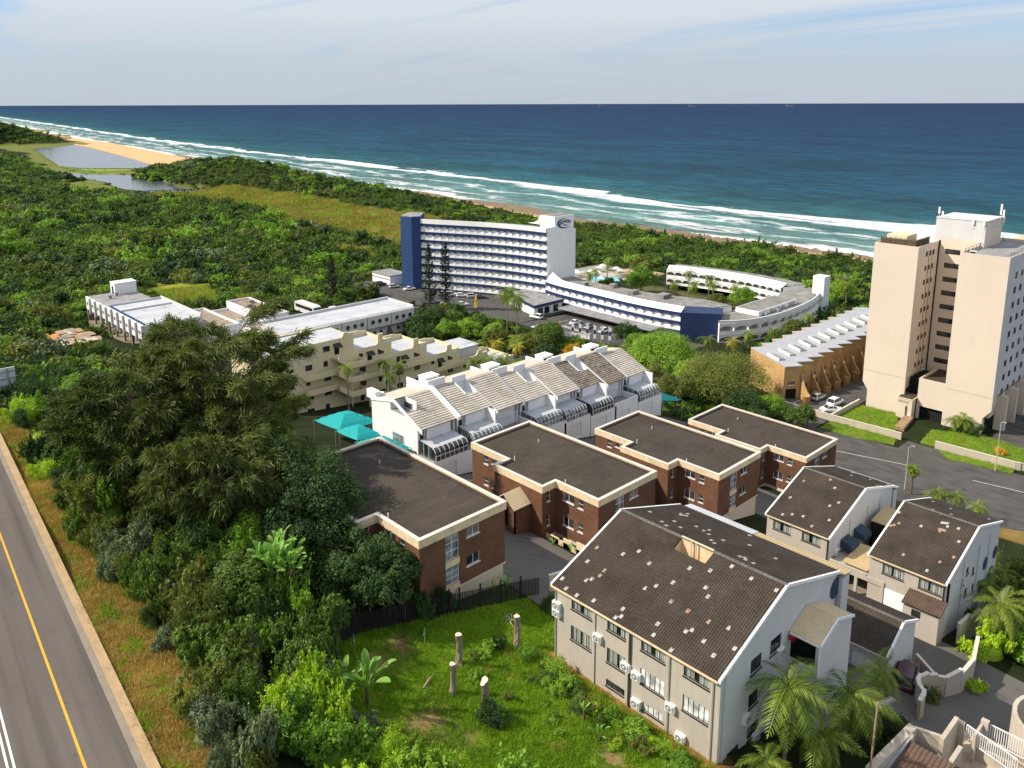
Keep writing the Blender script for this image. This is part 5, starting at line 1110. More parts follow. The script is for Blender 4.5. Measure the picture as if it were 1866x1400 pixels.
def porthole(parent, x, y, z, r, ax='y'):
    k = ('port', r, ax)
    if k not in WC:
        m = MB(); n = 16; a = -.05
        for q in range(n):
            c0, s0, c1_, s1 = math.cos(q * 2 * math.pi / n), math.sin(q * 2 * math.pi / n), math.cos((q + 1) * 2 * math.pi / n), math.sin((q + 1) * 2 * math.pi / n)
            f = (lambda u_, d, w_: (u_, d, w_)) if ax == 'y' else (lambda u_, d, w_: (d, -u_, w_))
            m.add([f(r * 1.22 * c0, a, r * 1.22 * s0), f(r * 1.22 * c1_, a, r * 1.22 * s1), f(r * c1_, a, r * s1), f(r * c0, a, r * s0)], [(0, 1, 2, 3)], 1)
            m.add([f(r * c0, a, r * s0), f(r * c1_, a, r * s1), f(r * c1_, -.012, r * s1), f(r * c0, -.012, r * s0)], [(0, 1, 2, 3)], 1)
            m.add([f(r * c0, -.012, r * s0), f(r * c1_, -.012, r * s1), f(0, -.012, 0)], [(0, 1, 2)], 0)
            m.add([f(r * 1.22 * c0, 0, r * 1.22 * s0), f(r * 1.22 * c1_, 0, r * 1.22 * s1), f(r * 1.22 * c1_, a, r * 1.22 * s1), f(r * 1.22 * c0, a, r * 1.22 * s0)], [(0, 1, 2, 3)], 1)
        WC[k] = m.mesh('porthole', ['glass', 'flat_roof'])
    r_ = parent
    while r_.parent is not None: r_ = r_.parent
    return link('porthole', WC[k], parent, Vector((x, y, z)) - ROOT[r_.name])
for k in range(5):
    x0, x1 = 89.7 + 7.65 * k, 89.7 + 7.65 * k + 7.4
    m = MB(); m.add([(x0, yf, 16.3), (x1, yf, 16.3), (x1, yf, 19.5), (x0, yf, 19.5), (x0, yf + .59, 15.7), (x1, yf + .59, 15.7), (x1, yf + .59, 19.9), (x0, yf + .59, 19.9)], [(0, 1, 2, 3), (0, 4, 5, 1), (3, 2, 6, 7), (0, 3, 7, 4), (1, 5, 6, 2)])
    pn = part('panel', m, ['shade_tinted_white'], t)
    for q in range(3): porthole(pn, x0 + 1.6 + 2.15 * q, yf, 17.9, .52)
    m = MB()
    for q in range(4): m.box(x0 + .8 + 1.3 * q, yf + .62, 19.745, x0 + 1.7 + 1.3 * q, yf + 1.0, 19.8)
    part('roof_vent', m, ['dark_room'], t)
    m = MB(); m.extr_y([(x0 + .2, 15.69), (x1 - .2, 15.69), (x1 - 1.2, 13.2), (x0 + 1.2, 13.2)], yf + 1.2, yf + 2.59); pn = part('panel', m, ['shade_tinted_white'], t)
    for q in range(2): porthole(pn, x0 + 2.8 + 2.0 * q, yf + 1.2, 14.6, .45)
m = MB(); m.box(126.5, yf + 1.2, 8, 128.2, 186.5, 16); m.extr_x([(yf + .7, 15.9), (186.9, 15.9), (184, 12), (yf + 3, 12)], 128.01, 128.6); part('end_fin', m, ['shade_tinted_white'], t)
t = thing('porthole_wing', 'pale concrete wing with vertical fins and stair house, at the edge of the woods', 'building', (72, 226, 12.5))
m = MB(); m.box(66.6, 203, 16.2, 81, 230.5, 20.2); m.box(66.6, 230.6, 16.2, 79.5, 249.2, 19.9); m.box(80.6, 203, 20.2, 81, 230.5, 21.0); m.box(66.6, 230.2, 20.2, 80.5, 230.5, 20.8); part('body', m, ['shade_tinted_white'], t)
part('roof', MB().box(66.8, 203.2, 20.201, 80.5, 230.1, 20.25), ['white_roof'], t); part('roof', MB().box(66.8, 230.8, 19.901, 79.4, 249, 19.95), ['flat_roof'], t)
m = MB(); m.box(67.2, 222.0, 20.26, 80.4, 222.6, 20.7); part('upstand', m, ['shade_tinted_white'], t)
m = MB()
for k in range(14): m.box(66.7, 204.5 + 1.8 * k, 20.26, 67.3, 205.9 + 1.8 * k, 20.5)
part('blue_flashing', m, ['navy_light'], t)
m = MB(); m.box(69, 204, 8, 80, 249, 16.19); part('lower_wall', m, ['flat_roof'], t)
m = MB(); m.box(66.2, 204, 8, 66.8, 249, 12.6); m.box(66.2, 204, 12.6, 69, 249, 12.9)
for k in range(8): m.box(66.5, 207 + 6 * k, 12.9, 67.0, 207.5 + 6 * k, 16.19)
m.box(66.4, 248.6, 8, 69, 249.3, 16.19); part('undercroft', m, ['concrete'], t)
for k in range(10):
    y0 = 203.1 + 4.6 * k; z1 = 20.35 if y0 < 229 else 20.05
    m = MB(); m.box(66.2, y0 + .35, 16.4, 66.58, y0 + 4.3, z1); pn = part('panel', m, ['white_wall'], t); part('fin', MB().box(65.7, y0 - .15, 15.6, 66.59, y0 + .3, z1 + .1), ['shade_tinted_white'], t)  # fins of the white wall, their purple shadow painted in as a tint
    for q in range(2): porthole(pn, 66.2, y0 + 1.6 + 1.5 * q, 18.2, .42, 'x')
m = MB(); m.box(73.2, 245, 19.95, 79.2, 249.1, 23.2); m.box(73.1, 244.9, 23.2, 79.3, 249.2, 23.35); m.box(73.15, 246.4, 19.96, 73.199, 247.8, 22.2, 1); part('stair_house', m, ['white_wall', 'navy_paint'], t)
for x, y in ((70.5, 241), (73, 243.5)): part('roof_vent', MB().box(x - .35, y - .35, 19.95, x + .35, y + .35, 20.9).box(x - .5, y - .5, 20.9, x + .5, y + .5, 21.05), ['flat_roof'], t)
t = thing('low_annex', 'low white flat-roofed annex with roof clutter between the porthole buildings', 'building', (93, 205, 12))
m = MB()
for (x0, y0, x1, y1, z) in ((81.2, 199, 89.3, 222, 17.0), (96, 198, 103, 222, 17.8), (89.4, 187.2, 96, 198, 16.8), (89.4, 205, 95.9, 220, 16.2)):
    m.box(x0, y0, 8, x1, y1, z); m.box(x0, y0, z, x0 + .3, y1, z + .6); m.box(x1 - .3, y0, z, x1, y1, z + .6); m.box(x0 + .31, y0, z, x1 - .31, y0 + .3, z + .6); m.box(x0 + .31, y1 - .3, z, x1 - .31, y1, z + .6)
part('body', m, ['white_wall'], t)
m = MB()
for (x0, y0, x1, y1, z) in ((81.2, 199, 89.3, 222, 17.0), (96, 198, 103, 222, 17.8), (89.4, 187.2, 96, 198, 16.8), (89.4, 205, 95.9, 220, 16.2)): m.box(x0 + .32, y0 + .32, z, x1 - .32, y1 - .32, z + .05)
part('roof', m, ['rust'], t)
for x, y in ((98, 205), (100.5, 209), (98.5, 213), (101, 217), (99.5, 202)): part('roof_unit', MB().box(x - .8, y - .9, 17.85, x + .8, y + .9, 18.7), ['rust'], t)
m = MB(); m.wall((89.5, 187.1), (95.9, 187.1), 8, 16.7, [(1, 3.4, 14.2, 15.8), (3.8, 6, 14.2, 15.8)], .15); fw = part('front', m, ['white_wall'], t)
for s in (1, 3.8): window(fw, (89.5, 187.1), (95.9, 187.1), s, s + 2.2, 14.2, 15.8, .1, 3, 1, 'white_metal', 'pale_glass')
# ------------------------------------------------------------------ curved seaside hotel
def resample(pts, n):
    P = np.array(pts, float); d = np.r_[0, np.cumsum(np.hypot(*np.diff(P, axis=0).T))]
    # smooth curve through the points
    tt = np.linspace(0, d[-1], 400); k = np.interp(tt, d, np.arange(len(P)))
    def cr(i, u):
        p0, p1, p2, p3 = (P[min(max(i + j, 0), len(P) - 1)] for j in (-1, 0, 1, 2))
        return .5 * ((2 * p1) + (-p0 + p2) * u + (2 * p0 - 5 * p1 + 4 * p2 - p3) * u * u + (-p0 + 3 * p1 - 3 * p2 + p3) * u ** 3)
    C = np.array([cr(int(min(q, len(P) - 1.0001)), q - int(min(q, len(P) - 1.0001))) for q in k])
    dd = np.r_[0, np.cumsum(np.hypot(*np.diff(C, axis=0).T))]
    return np.stack([np.interp(np.linspace(0, dd[-1], n + 1), dd, C[:, j]) for j in (0, 1)], -1)
def offs(C, d):
    T = np.gradient(C, axis=0); T /= np.hypot(T[:, 0], T[:, 1])[:, None]
    return C + np.stack([T[:, 1], -T[:, 0]], -1) * d     # d > 0: outward (right of travel)
def arch_meshes(w, h, col, rec=.7, spring=.55, rise=.21, backm='white_paint'):
    m = MB(); n = 8; z0 = h * spring; top = h + .02
    arc = [(w * k / n, z0 + h * rise * math.sin(math.pi * k / n) ** .6) for k in range(n + 1)]
    for k in range(n):
        (xa, za), (xb, zb) = arc[k], arc[k + 1]
        m.quad((xa, -.08, za), (xb, -.08, zb), (xb, -.08, top), (xa, -.08, top)); m.quad((xa, -.08, za), (xa, .14, za), (xb, .14, zb), (xb, -.08, zb)); m.quad((xb, .14, zb), (xa, .14, za), (xa, .14, top), (xb, .14, top))
    m.quad((0, -.08, top), (w, -.08, top), (w, .14, top), (0, .14, top))
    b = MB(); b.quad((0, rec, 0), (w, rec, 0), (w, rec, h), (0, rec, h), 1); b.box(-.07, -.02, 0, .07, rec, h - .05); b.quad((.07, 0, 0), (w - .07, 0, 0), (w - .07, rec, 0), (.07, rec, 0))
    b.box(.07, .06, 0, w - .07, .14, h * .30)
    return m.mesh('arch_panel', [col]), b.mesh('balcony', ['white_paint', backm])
def arcade(t, C, floors, z0, h, col, rec=.42, skip=lambda f, i: False, **k):
    root = ROOT[t.name]; L = float(np.mean(np.hypot(*np.diff(C, axis=0).T)))
    am, bm_ = arch_meshes(L, h, col, rec, **k)
    for f in range(floors):
        for i in range(len(C) - 1):
            if skip(f, i): continue
            a = C[i]; rz = math.atan2(C[i + 1][1] - a[1], C[i + 1][0] - a[0]); o = Vector((a[0], a[1], z0 + f * h)) - root
            q = link('balcony', bm_, t, o, rz); link('arch_panel', am, q)
def ribbon(mb, C, z0, z1, mi=0, d0=0., d1=.3):
    A, B = offs(C, -d0), offs(C, -d1)
    for i in range(len(C) - 1):
        a, b, c, d = A[i], A[i + 1], B[i + 1], B[i]
        mb.quad((*a, z0), (*b, z0), (*b, z1), (*a, z1), mi); mb.quad((*c, z0), (*d, z0), (*d, z1), (*c, z1), mi); mb.quad((*a, z1), (*b, z1), (*c, z1), (*d, z1), mi); mb.quad((*d, z0), (*c, z0), (*b, z0), (*a, z0), mi)
def slab(mb, C, D, z0, z1, mi=0):
    for i in range(len(C) - 1):
        a, b, c, d = C[i], C[i + 1], D[i + 1], D[i]
        mb.quad((*a, z1), (*b, z1), (*c, z1), (*d, z1), mi); mb.quad((*d, z0), (*c, z0), (*b, z0), (*a, z0), mi); mb.quad((*c, z0), (*d, z0), (*d, z1), (*c, z1), mi)
    for i in (0, len(C) - 1): mb.add([(*C[i], z0), (*D[i], z0), (*D[i], z1), (*C[i], z1)], [(0, 1, 2, 3)], mi)
t = thing('hotel', 'curved white hotel with navy balcony bands, blue end tower and oval sign', 'hotel', (185, 205, 9))
HC = resample([(171.2, 228.6), (174.2, 222), (177.6, 215), (181, 208), (184, 200), (186.4, 191), (187.8, 182.4)], 18)
H0, HH = 9.3, 2.9
arcade(t, HC, 8, H0, HH, 'navy_paint')
m = MB(); slab(m, offs(HC, -.46), offs(HC, -10), 6, H0 + 8 * HH); part('body', m, ['white_paint'], t)
m = MB(); slab(m, offs(HC, -.3), offs(HC, -10), H0 + 8 * HH + .01, H0 + 8 * HH + .3); part('roof', m, ['annex_roof'], t)
m = MB(); ribbon(m, HC, H0 + 8 * HH + .03, 34.2, 0, 0, .3); part('parapet', m, ['white_paint'], t)
for f in range(9):
    m = MB(); ribbon(m, HC, H0 + f * HH - .16, H0 + f * HH + .14, 0, -.14, .2); part('floor_band', m, ['navy_paint'], t)
bt = [(168.5, 229.8), (171.3, 228.3), (179, 236), (175, 240.5), (167.3, 234.8)]
m = MB(); m.prism(bt, 6, 34.9); part('blue_tower', m, ['navy_light'], t); part('tower_cap', MB().prism([(p[0] * .96 + 172.2 * .04, p[1] * .96 + 234 * .04) for p in bt], 34.9, 35.15), ['flat_roof'], t)
m = MB(); m.box(188.3, 182.2, 6, 202.1, 183.4, 32.6); m.box(191.8, 182.19, 15, 201, 189.0, 37.5); m.box(188.3, 182.2, 32.6, 191.79, 182.8, 34.2)
ew = part('end_tower', m, ['white_paint'], t)
m = MB(); m.extr_x([(189, 34.25), (189, 37.4), (190.2, 35.6), (192, 34.7), (195, 34.25)], 191.9, 192.3); part('sweep', m, ['white_paint'], ew); part('tower_roof', MB().box(192.1, 182.6, 37.501, 200.8, 188.8, 37.6), ['annex_roof'], ew)
# oval sign: swoosh crescent, a thin closing line, lettering
sg = MB(); cx_, cz_ = 196.5, 35.0; yS = 182.12
def cres(a0, a1, n, rx, rz, th0, th1, tilt=.14):
    for k in range(n):
        p = []
        for q, kk in ((0, k), (0, k + 1), (1, k + 1), (1, k)):
            tt = kk / n; a = a0 + (a1 - a0) * tt; th = math.sin(math.pi * tt) ** .8 * th0 + th1; r = 1 - (th if q else 0)
            x, z = rx * math.cos(a) * r + (th * .25 if q else 0), rz * math.sin(a) * r; p.append((cx_ + x, yS, cz_ + z - x * tilt * 0))
        sg.add(p, [(0, 1, 2, 3)])
cres(math.radians(72), math.radians(318), 28, 3.6, 1.75, .26, .015)
part('sign_swoosh', sg, ['navy_light'], ew)
def text_mesh(body, size, name, m_, sx=1., shear=0.):
    cu = bpy.data.curves.new(name, 'FONT'); cu.body = body; cu.size = size; cu.extrude = .02; cu.align_x = 'CENTER'; cu.shear = shear; cu.offset = size * .025
    o = bpy.data.objects.new(name, cu); COL.objects.link(o); dg = bpy.context.evaluated_depsgraph_get()
    me = bpy.data.meshes.new_from_object(o.evaluated_get(dg)); bpy.data.objects.remove(o); me.materials.clear(); me.materials.append(MATS[m_]); me.transform(Matrix.Diagonal((sx, 1, 1, 1))); return me
w = text_mesh('BREAKERS', 1.5, 'sign_letters', 'navy_light', .78, .2)
for v in w.vertices:   # letters arch over the second line
    x = v.co.x; v.co.y += -.085 * (x - .3) ** 2 + .25
o = link('sign_letters', w, ew, Vector((196.75, 182.13, 34.85)) - ROOT[t.name]); o.rotation_euler = (math.pi / 2, 0, 0)
o = link('sign_letters', text_mesh('resort', .75, 'sign_small_letters', 'navy_light', 1., .2), ew, Vector((196.6, 182.13, 34.15)) - ROOT[t.name]); o.rotation_euler = (math.pi / 2, 0, 0)
# low wing
LC = resample([(187.6, 182.2), (186.2, 175), (185.4, 160), (184.7, 146), (185.0, 136), (186.2, 127.6)], 18)
LB = resample([(201, 183), (198.5, 172), (199, 158), (200, 146), (204, 132), (203.5, 122)], 18)
arcade(t, LC, 3, 8.2, 2.62, 'navy_paint')
m = MB(); slab(m, offs(LC, -.46), LB, 5, 16.05); part('wing_body', m, ['white_paint'], t); m = MB(); slab(m, offs(LC, -2.2), LB, 16.06, 16.3); part('wing_roof', m, ['annex_roof'], t)
for f in range(1, 4):
    m = MB(); ribbon(m, LC, 8.2 + 2.62 * f - .14, 8.2 + 2.62 * f + .16, 0, -.14, .2); part('floor_band', m, ['navy_paint'], t)
m = MB(); A, B = offs(LC, -.1), offs(LC, -2.2); n = len(A)
def zpar(i): return 17.5 + 2.2 * max(0., 1 - i / 3.0) ** 2
for i in range(n - 1): m.quad((*A[i], 16.25), (*A[i + 1], 16.25), (*B[i + 1], zpar(i + 1)), (*B[i], zpar(i))); m.quad((*B[i], zpar(i)), (*B[i + 1], zpar(i + 1)), (*offs(LC, -2.5)[i + 1], zpar(i + 1)), (*offs(LC, -2.5)[i], zpar(i))); m.quad((*offs(LC, -2.5)[i], 16.2), (*offs(LC, -2.5)[i], zpar(i)), (*offs(LC, -2.5)[i + 1], zpar(i + 1)), (*offs(LC, -2.5)[i + 1], 16.2))
part('wing_parapet', m, ['white_paint'], t)
m = MB(); m.prism([(186.0, 127.5), (192.4, 118.3), (199, 122), (193, 131)], 5, 16.35); part('blue_screen', m, ['navy_paint'], t)
m = MB()
for x, y, sx_, sy in ((191, 168, 2, 3), (193, 150, 3, 2), (195, 140, 4, 3), (196, 160, 2, 2)): m.box(x, y, 16.3, x + sx_, y + sy, 17.5)
part('roof_box', m, ['annex_roof'], t)
# entrance hall with flat roof
m = MB(); cp = [(171.2, 171), (184.5, 171), (185.5, 190), (178, 190), (174.5, 181)]; m.prism(cp, 12.0, 12.9); m.prism([(p[0] * .94 + 179 * .06, p[1] * .94 + 180 * .06) for p in cp], 8, 11.99, 1); en = part('entrance_hall', m, ['navy_paint', 'white_paint'], t)
part('entrance_roof', MB().prism([(p[0] * .98 + 179 * .02, p[1] * .98 + 180 * .02) for p in cp], 12.901, 12.95), ['flat_roof'], en)
for s in (1.5, 4.5, 8.5): window(en, (171.7, 171.5), (184.2, 171.5), s, s + 2.2, 9.4, 11.6, .02, 2, 1, 'black_frame', 'glass')
m = MB(); m.box(166, 240.5, 7, 174, 252, 12.2); m.box(165.8, 240.4, 12.2, 174.2, 252.2, 12.5, 1); m.box(165.9, 240.45, 10.9, 165.99, 252, 11.1, 2); part('side_hall', m, ['white_paint', 'flat_roof', 'navy_paint'], t)
part('walkway_roof', MB().box(179.6, 133, 10.9, 184.6, 169, 11.2), ['flat_roof'], t)
# ------------------------------------------------------------------ white arcaded annex round the courtyard
t = thing('hotel_annex', 'low white arcaded building curving round a palm courtyard, with stained grey roof', 'hotel', (220, 118, 7))
OC = resample([(190.5, 117.6), (196, 113.4), (205, 110.8), (217, 110.2), (231, 111.4), (243, 114.4), (252, 119.5)], 15)
arcade(t, OC, 2, 8.0, 3.1, 'white_wall', 1.0, spring=.45, rise=.28, backm='flat_roof')  # grey recess backs: the shade inside the arches is put into the wall colour
IN_ = resample([(199, 124), (206, 122.5), (213, 122), (221, 122), (231, 122.5), (238, 125), (243, 128)], 18)
m = MB(); slab(m, offs(OC, -1.05), IN_, 4, 14.3); part('body', m, ['white_wall'], t); m = MB(); slab(m, offs(OC, -1.2), IN_, 14.31, 14.5); part('roof', m, ['annex_roof'], t)
m = MB(); ribbon(m, OC, 14.2, 15.0, 0, 0, .35); part('parapet', m, ['white_wall'], t)
IC = resample([(239.5, 171), (242.5, 160), (244, 148), (243.6, 136), (241.5, 127)], 15); IO = offs(IC, -11)
arcade(t, IC, 2, 9.2, 2.7, 'white_wall', 1.0, spring=.5, rise=.25, backm='flat_roof')  # courtyard arches likewise, white backs darkened as painted shade
m = MB(); slab(m, offs(IC, -1.05), IO, 4, 14.6); part('body', m, ['white_wall'], t); m = MB(); slab(m, offs(IC, -2.6), IO, 14.61, 14.8); part('roof', m, ['annex_roof'], t)
m = MB(); A, B = offs(IC, -.1), offs(IC, -2.6)
for i in range(len(A) - 1): m.quad((*A[i], 14.6), (*A[i + 1], 14.6), (*B[i + 1], 15.9), (*B[i], 15.9)); m.quad((*B[i], 15.9), (*B[i + 1], 15.9), (*offs(IC, -2.9)[i + 1], 15.9), (*offs(IC, -2.9)[i], 15.9)); m.quad((*offs(IC, -2.9)[i], 14.7), (*offs(IC, -2.9)[i], 15.9), (*offs(IC, -2.9)[i + 1], 15.9), (*offs(IC, -2.9)[i + 1], 14.7))
part('parapet', m, ['white_wall'], t)
m = MB(); m.box(242.5, 113.0, 5, 246.5, 116.8, 20.2); part('end_tower', m, ['white_wall'], t)
m = MB(); m.box(204, 113.5, 14.5, 226, 121, 15.9); rb = part('raised_roof', m, ['white_wall'], t); part('roof', MB().box(204.3, 113.8, 15.901, 225.7, 120.7, 15.95), ['annex_roof'], rb)
m = MB()
for k in range(9): x = 206 + 2.2 * k; y = 112 + random.random() * 2; m.box(x, y, 14.5, x + .8 + random.random(), y + .9, 15.2 + random.random() * .5)
part('roof_unit', m, ['galvanised'], t)
# ------------------------------------------------------------------ villa at the lower right corner
t = thing('villa', 'pale plastered villa with brown ribbed roof and railed terrace at the corner', 'house', (58, 14, 24))
m = MB(); m.add([(56.8, 17.4, 20), (51, 18.1, 20), (51, 18.1, 28.6), (56.8, 17.4, 29.1), (56.7, 16.8, 20), (51, 17.5, 20), (51, 17.5, 28.6), (56.7, 16.8, 29.1)], [(0, 1, 2, 3), (3, 2, 6, 7), (7, 6, 5, 4), (0, 3, 7, 4), (1, 5, 6, 2)])
m.box(55.5, 16.7, 20, 56.0, 17.3, 29.0); m.add([(44, 18.9, 20), (51, 18.1, 20), (51, 18.1, 28.5), (44, 18.9, 26.2), (44, 18.3, 20), (51, 17.5, 20), (51, 17.5, 28.5), (44, 18.3, 26.2)], [(3, 2, 1, 0), (3, 7, 6, 2), (4, 5, 6, 7)]); part('parapet', m, ['pale_concrete'], t)
rf = tileroof(t, (45.5, 17.4, 25.6), (45.5, 7, 25.6), (55.4, 7, 28.8), (55.4, 16.6, 28.8), ['brown_tile'], .34, .42, .06, .03)
part('gutter', MB().add([(45, 17.9, 26.0), (55.4, 16.75, 28.95), (55.4, 17.0, 28.95), (45, 18.2, 26.0)], [(0, 1, 2, 3)]), ['galvanised'], t)
spots(rf, (45.5, 17.4, 25.6), (45.5, 7, 25.6), (55.4, 17.4, 28.8), [(.33 + .035 * k, .94 - .06 * (k % 2)) for k in range(7)], 10.4, 10.3, 'tile', 'white_tile')
m = MB(); m.box(55.5, 12.9, 20, 60.2, 13.15, 29.4) if False else None
m.box(55.45, 7, 20, 63.2, 15.2, 26.2); part('terrace_base', m, ['pale_concrete'], t)
m = MB()
for a in range(8):
    for b in range(8): m.box(55.7 + .92 * a, 8 + .88 * b, 26.2, 55.7 + .92 * a + .88, 8 + .88 * b + .84, 26.23 + .006 * random.random())
part('paving_slab', m, ['paving'], t, kind='stuff')
m = MB(); m.box(57.0, 15.05, 20, 60.1, 15.35, 29.0); m.box(60.11, 14.7, 20, 60.5, 15.36, 28.6); m.box(55.5, 13.9, 26.2, 57.4, 14.2, 28.9); m.box(60.2, 11.4, 20, 60.5, 13.7, 27.3); m.box(61.2, 13.4, 20, 61.6, 13.9, 28.9); m.box(59.6, 13.71, 20, 61.19, 13.9, 28.6)
m.prism([(56.75, 17.0), (57.0, 17.1), (57.55, 15.36), (57.3, 15.36)], 20, 28.9)
part('screen_wall', m, ['pale_concrete'], t)
def rail(a, b, z0, z1, n, nm='railing'):
    m = MB(); A, B = Vector((*a, 0)), Vector((*b, 0))
    for k in range(n + 1): p = A.lerp(B, k / n); m.box(p.x - .025, p.y - .025, z0, p.x + .025, p.y + .025, z1)
    m.tube((*a, z1), (*b, z1), .05, n=6); m.tube((*a, z0), (*b, z0), .04, n=6); return m
part('railing', rail((60.2, 14.5), (59.2, 10.9), 27.5, 28.7, 24), ['white_metal'], t); part('railing', rail((61.6, 13.3), (61.6, 9.6), 27.2, 28.6, 24), ['white_metal'], t)
m = MB(); arc = [(67.3 + 3.4 * math.cos(a), 9.8 + 3.4 * math.sin(a)) for a in np.linspace(.4, math.pi * 1.15, 16)]
for a, b in zip(arc[:-1], arc[1:]):
    c, d = ((67.3 - a[0]) * .09 + a[0], (9.8 - a[1]) * .09 + a[1]), ((67.3 - b[0]) * .09 + b[0], (9.8 - b[1]) * .09 + b[1])
    m.add([(*a, 20), (*b, 20), (*b, 27.4), (*a, 27.4), (*c, 20), (*d, 20), (*d, 27.4), (*c, 27.4)], [(3, 2, 1, 0), (3, 7, 6, 2), (4, 5, 6, 7)])
part('round_tower', m, ['pale_concrete'], t)
# ------------------------------------------------------------------ garden and boundary walls, fence, steps
def low_wall(label, pts, h, w=.22, m_='pale_concrete', z=None, cop=True, name='boundary_wall', step=2.5, closed=False):
    m = MB(); c = MB()
    P = [np.array(p, float) for p in pts]
    for a, b in zip(P[:-1], P[1:]):
        n = max(1, int(np.hypot(*(b - a)) / step))
        for k in range(n):
            p, q = a + (b - a) * k / n, a + (b - a) * (k + 1) / n; d = (q - p) / np.hypot(*(q - p)); nn = np.array([-d[1], d[0]]) * w / 2
            z1 = (max(hz(*p), hz(*q)) if z is None else z) + h
            z0 = min(hz(*p), hz(*q)) - .6
            m.prism([tuple(p + nn), tuple(p - nn), tuple(q - nn), tuple(q + nn)], z0, z1)
            if cop: c.prism([tuple(p + nn * 1.35), tuple(p - nn * 1.35), tuple(q - nn * 1.35), tuple(q + nn * 1.35)], z1 + .001, z1 + .07)
    t = thing(name, label, 'wall', (P[0][0], P[0][1], hz(*P[0])))
    part('wall', m, [m_], t)
    if cop: part('coping', c, ['white_coping'], t)
    return t
low_wall('low white wall along the street before the beige tower lawn', [(144.9, 75), (144.9, 64), (145.4, 51.2)], 1.3)
low_wall('low white wall along the street verge right of the tower gate', [(145.9, 45.6), (146.2, 33.2), (147.5, 28)], 1.3)
low_wall('short stepped wall between the parked cars and the tower lawn', [(145.2, 64.4), (158.2, 64.5)], 1.1, .25)
low_wall('brown stone retaining bank beside the tower drive', [(149.6, 53.2), (157.5, 54.3)], .7, 1.6, 'stone', cop=False, name='stone_bank')
low_wall('pale boundary wall between the garages and the villa drive', [(79.5, 19.2), (75.2, 18.3), (72.4, 18.4), (70.2, 19.0)], 2.0, .25)
t = low_wall('curved pale planter wall holding a round bush', [(70.2, 19.0), (69.9, 19.6), (69.2, 20.1), (68.2, 20.4), (67.2, 20.3), (66.3, 19.8), (65.8, 19.3), (64.9, 19.0), (63.6, 18.9)], 1.9, .25, step=.8)
low_wall('low wall between the purple car and the sunken drive', [(73.0, 22.4), (70.6, 19.3)], 1.1, .2)
low_wall('pale wall along the palm garden behind the drive', [(80.5, 21.2), (88, 20.6), (96.5, 21.0)], 2.2, .25)
low_wall('yard wall beyond the black fence by the grey house', [(49.3, 47.2), (56.5, 45.2)], 1.7, .22)
low_wall('garden wall joining the far brick block and grey house', [(72.5, 43.3), (79.3, 41.9)], 2.0, .22)
low_wall('cream garden wall below the stair of the stepped apartments', [(79, 122.5), (86, 122.5), (86, 126)], 2.2, .22, 'cream_wall')
low_wall('white garden wall below the hotel car park', [(152.5, 152), (161.5, 148), (164, 142)], 1.2, .25, 'white_paint')
FP = [(26.6, 47.0), (28.6, 50.8), (31.2, 51.2), (35, 50.3), (40, 49.1), (48.2, 47.3)]
t = thing('fence', 'dark slatted boundary fence running along the top edge of the lawn', 'fence', (31.2, 51.2, hz(31.2, 51.2)))
sl = MB().box(-.02, -.045, 0, .02, .045, 1.9).mesh('slat', ['black_frame']); ps = MB().box(-.06, -.06, -.4, .06, .06, 2.3).mesh('post', ['black_frame'])
for a, b in zip(FP[:-1], FP[1:]):
    L = math.hypot(b[0] - a[0], b[1] - a[1]); n = int(L / .16); rz = math.atan2(b[1] - a[1], b[0] - a[0]) + math.pi / 2
    for k in range(n):
        x, y = a[0] + (b[0] - a[0]) * k / n, a[1] + (b[1] - a[1]) * k / n; z = hz(x, y)
        if k % 13 == 0: link('post', ps, t, Vector((x, y, z)) - ROOT[t.name], rz)
        else: link('slat', sl, t, Vector((x, y, z - .1)) - ROOT[t.name], rz)
# ------------------------------------------------------------------ turquoise shade sails over the parking bays
def sail(label, x0, x1, y0, y1, zc, rise):
    t = thing('shade_sail', label, 'shade sail', ((x0 + x1) / 2, (y0 + y1) / 2, zc - 2.6), group='turquoise shade sails')
    m = MB(); xm, ym = (x0 + x1) / 2, (y0 + y1) / 2; n = 8
    def Z(a, b):
        e = min(a, 1 - a) * 2; f = min(b, 1 - b) * 2
        return zc + rise * min(1, min(e, f) * 1.25) ** .9 - .12 * math.sin(math.pi * a) * (f < .01) - .12 * math.sin(math.pi * b) * (e < .01) + (hz(x0 + (x1 - x0) * a, y0 + (y1 - y0) * b) - hz(xm, ym)) * .55
    g = [[(x0 + (x1 - x0) * i / n, y0 + (y1 - y0) * j / n, Z(i / n, j / n)) for i in range(n + 1)] for j in range(n + 1)]
    vs = [p for r in g for p in r]; m.add(vs, [(j * (n + 1) + i, j * (n + 1) + i + 1, (j + 1) * (n + 1) + i + 1, (j + 1) * (n + 1) + i) for i in range(n) for j in range(n)]); part('canopy', m, ['teal_cloth'], t)
    for x, y in ((x0, y0), (x1, y0), (x0, y1), (x1, y1)): part('post', MB().tube((x, y, hz(x, y) - .3), (x, y, zc + (hz(x, y) - hz(xm, ym)) * .55), .06, n=8), ['galvanised'], t)
sail('turquoise shade sail nearest the cream apartments', 58.4, 65.4, 99.0, 106.4, hz(61, 103) + 2.9, 1.4)
sail('turquoise shade sail in the middle of the row beside the townhouse gable', 56.8, 61.0, 91.6, 97.4, hz(58, 95) + 2.8, 1.1)
sail('turquoise shade sail nearest the brick block', 55.4, 60.2, 83.6, 90.0, hz(57, 87) + 2.8, 1.0)
sail('turquoise shade sail at the far end of the townhouse row', 111.5, 117.5, 79.5, 86.5, hz(114, 83) + 3.0, .5)
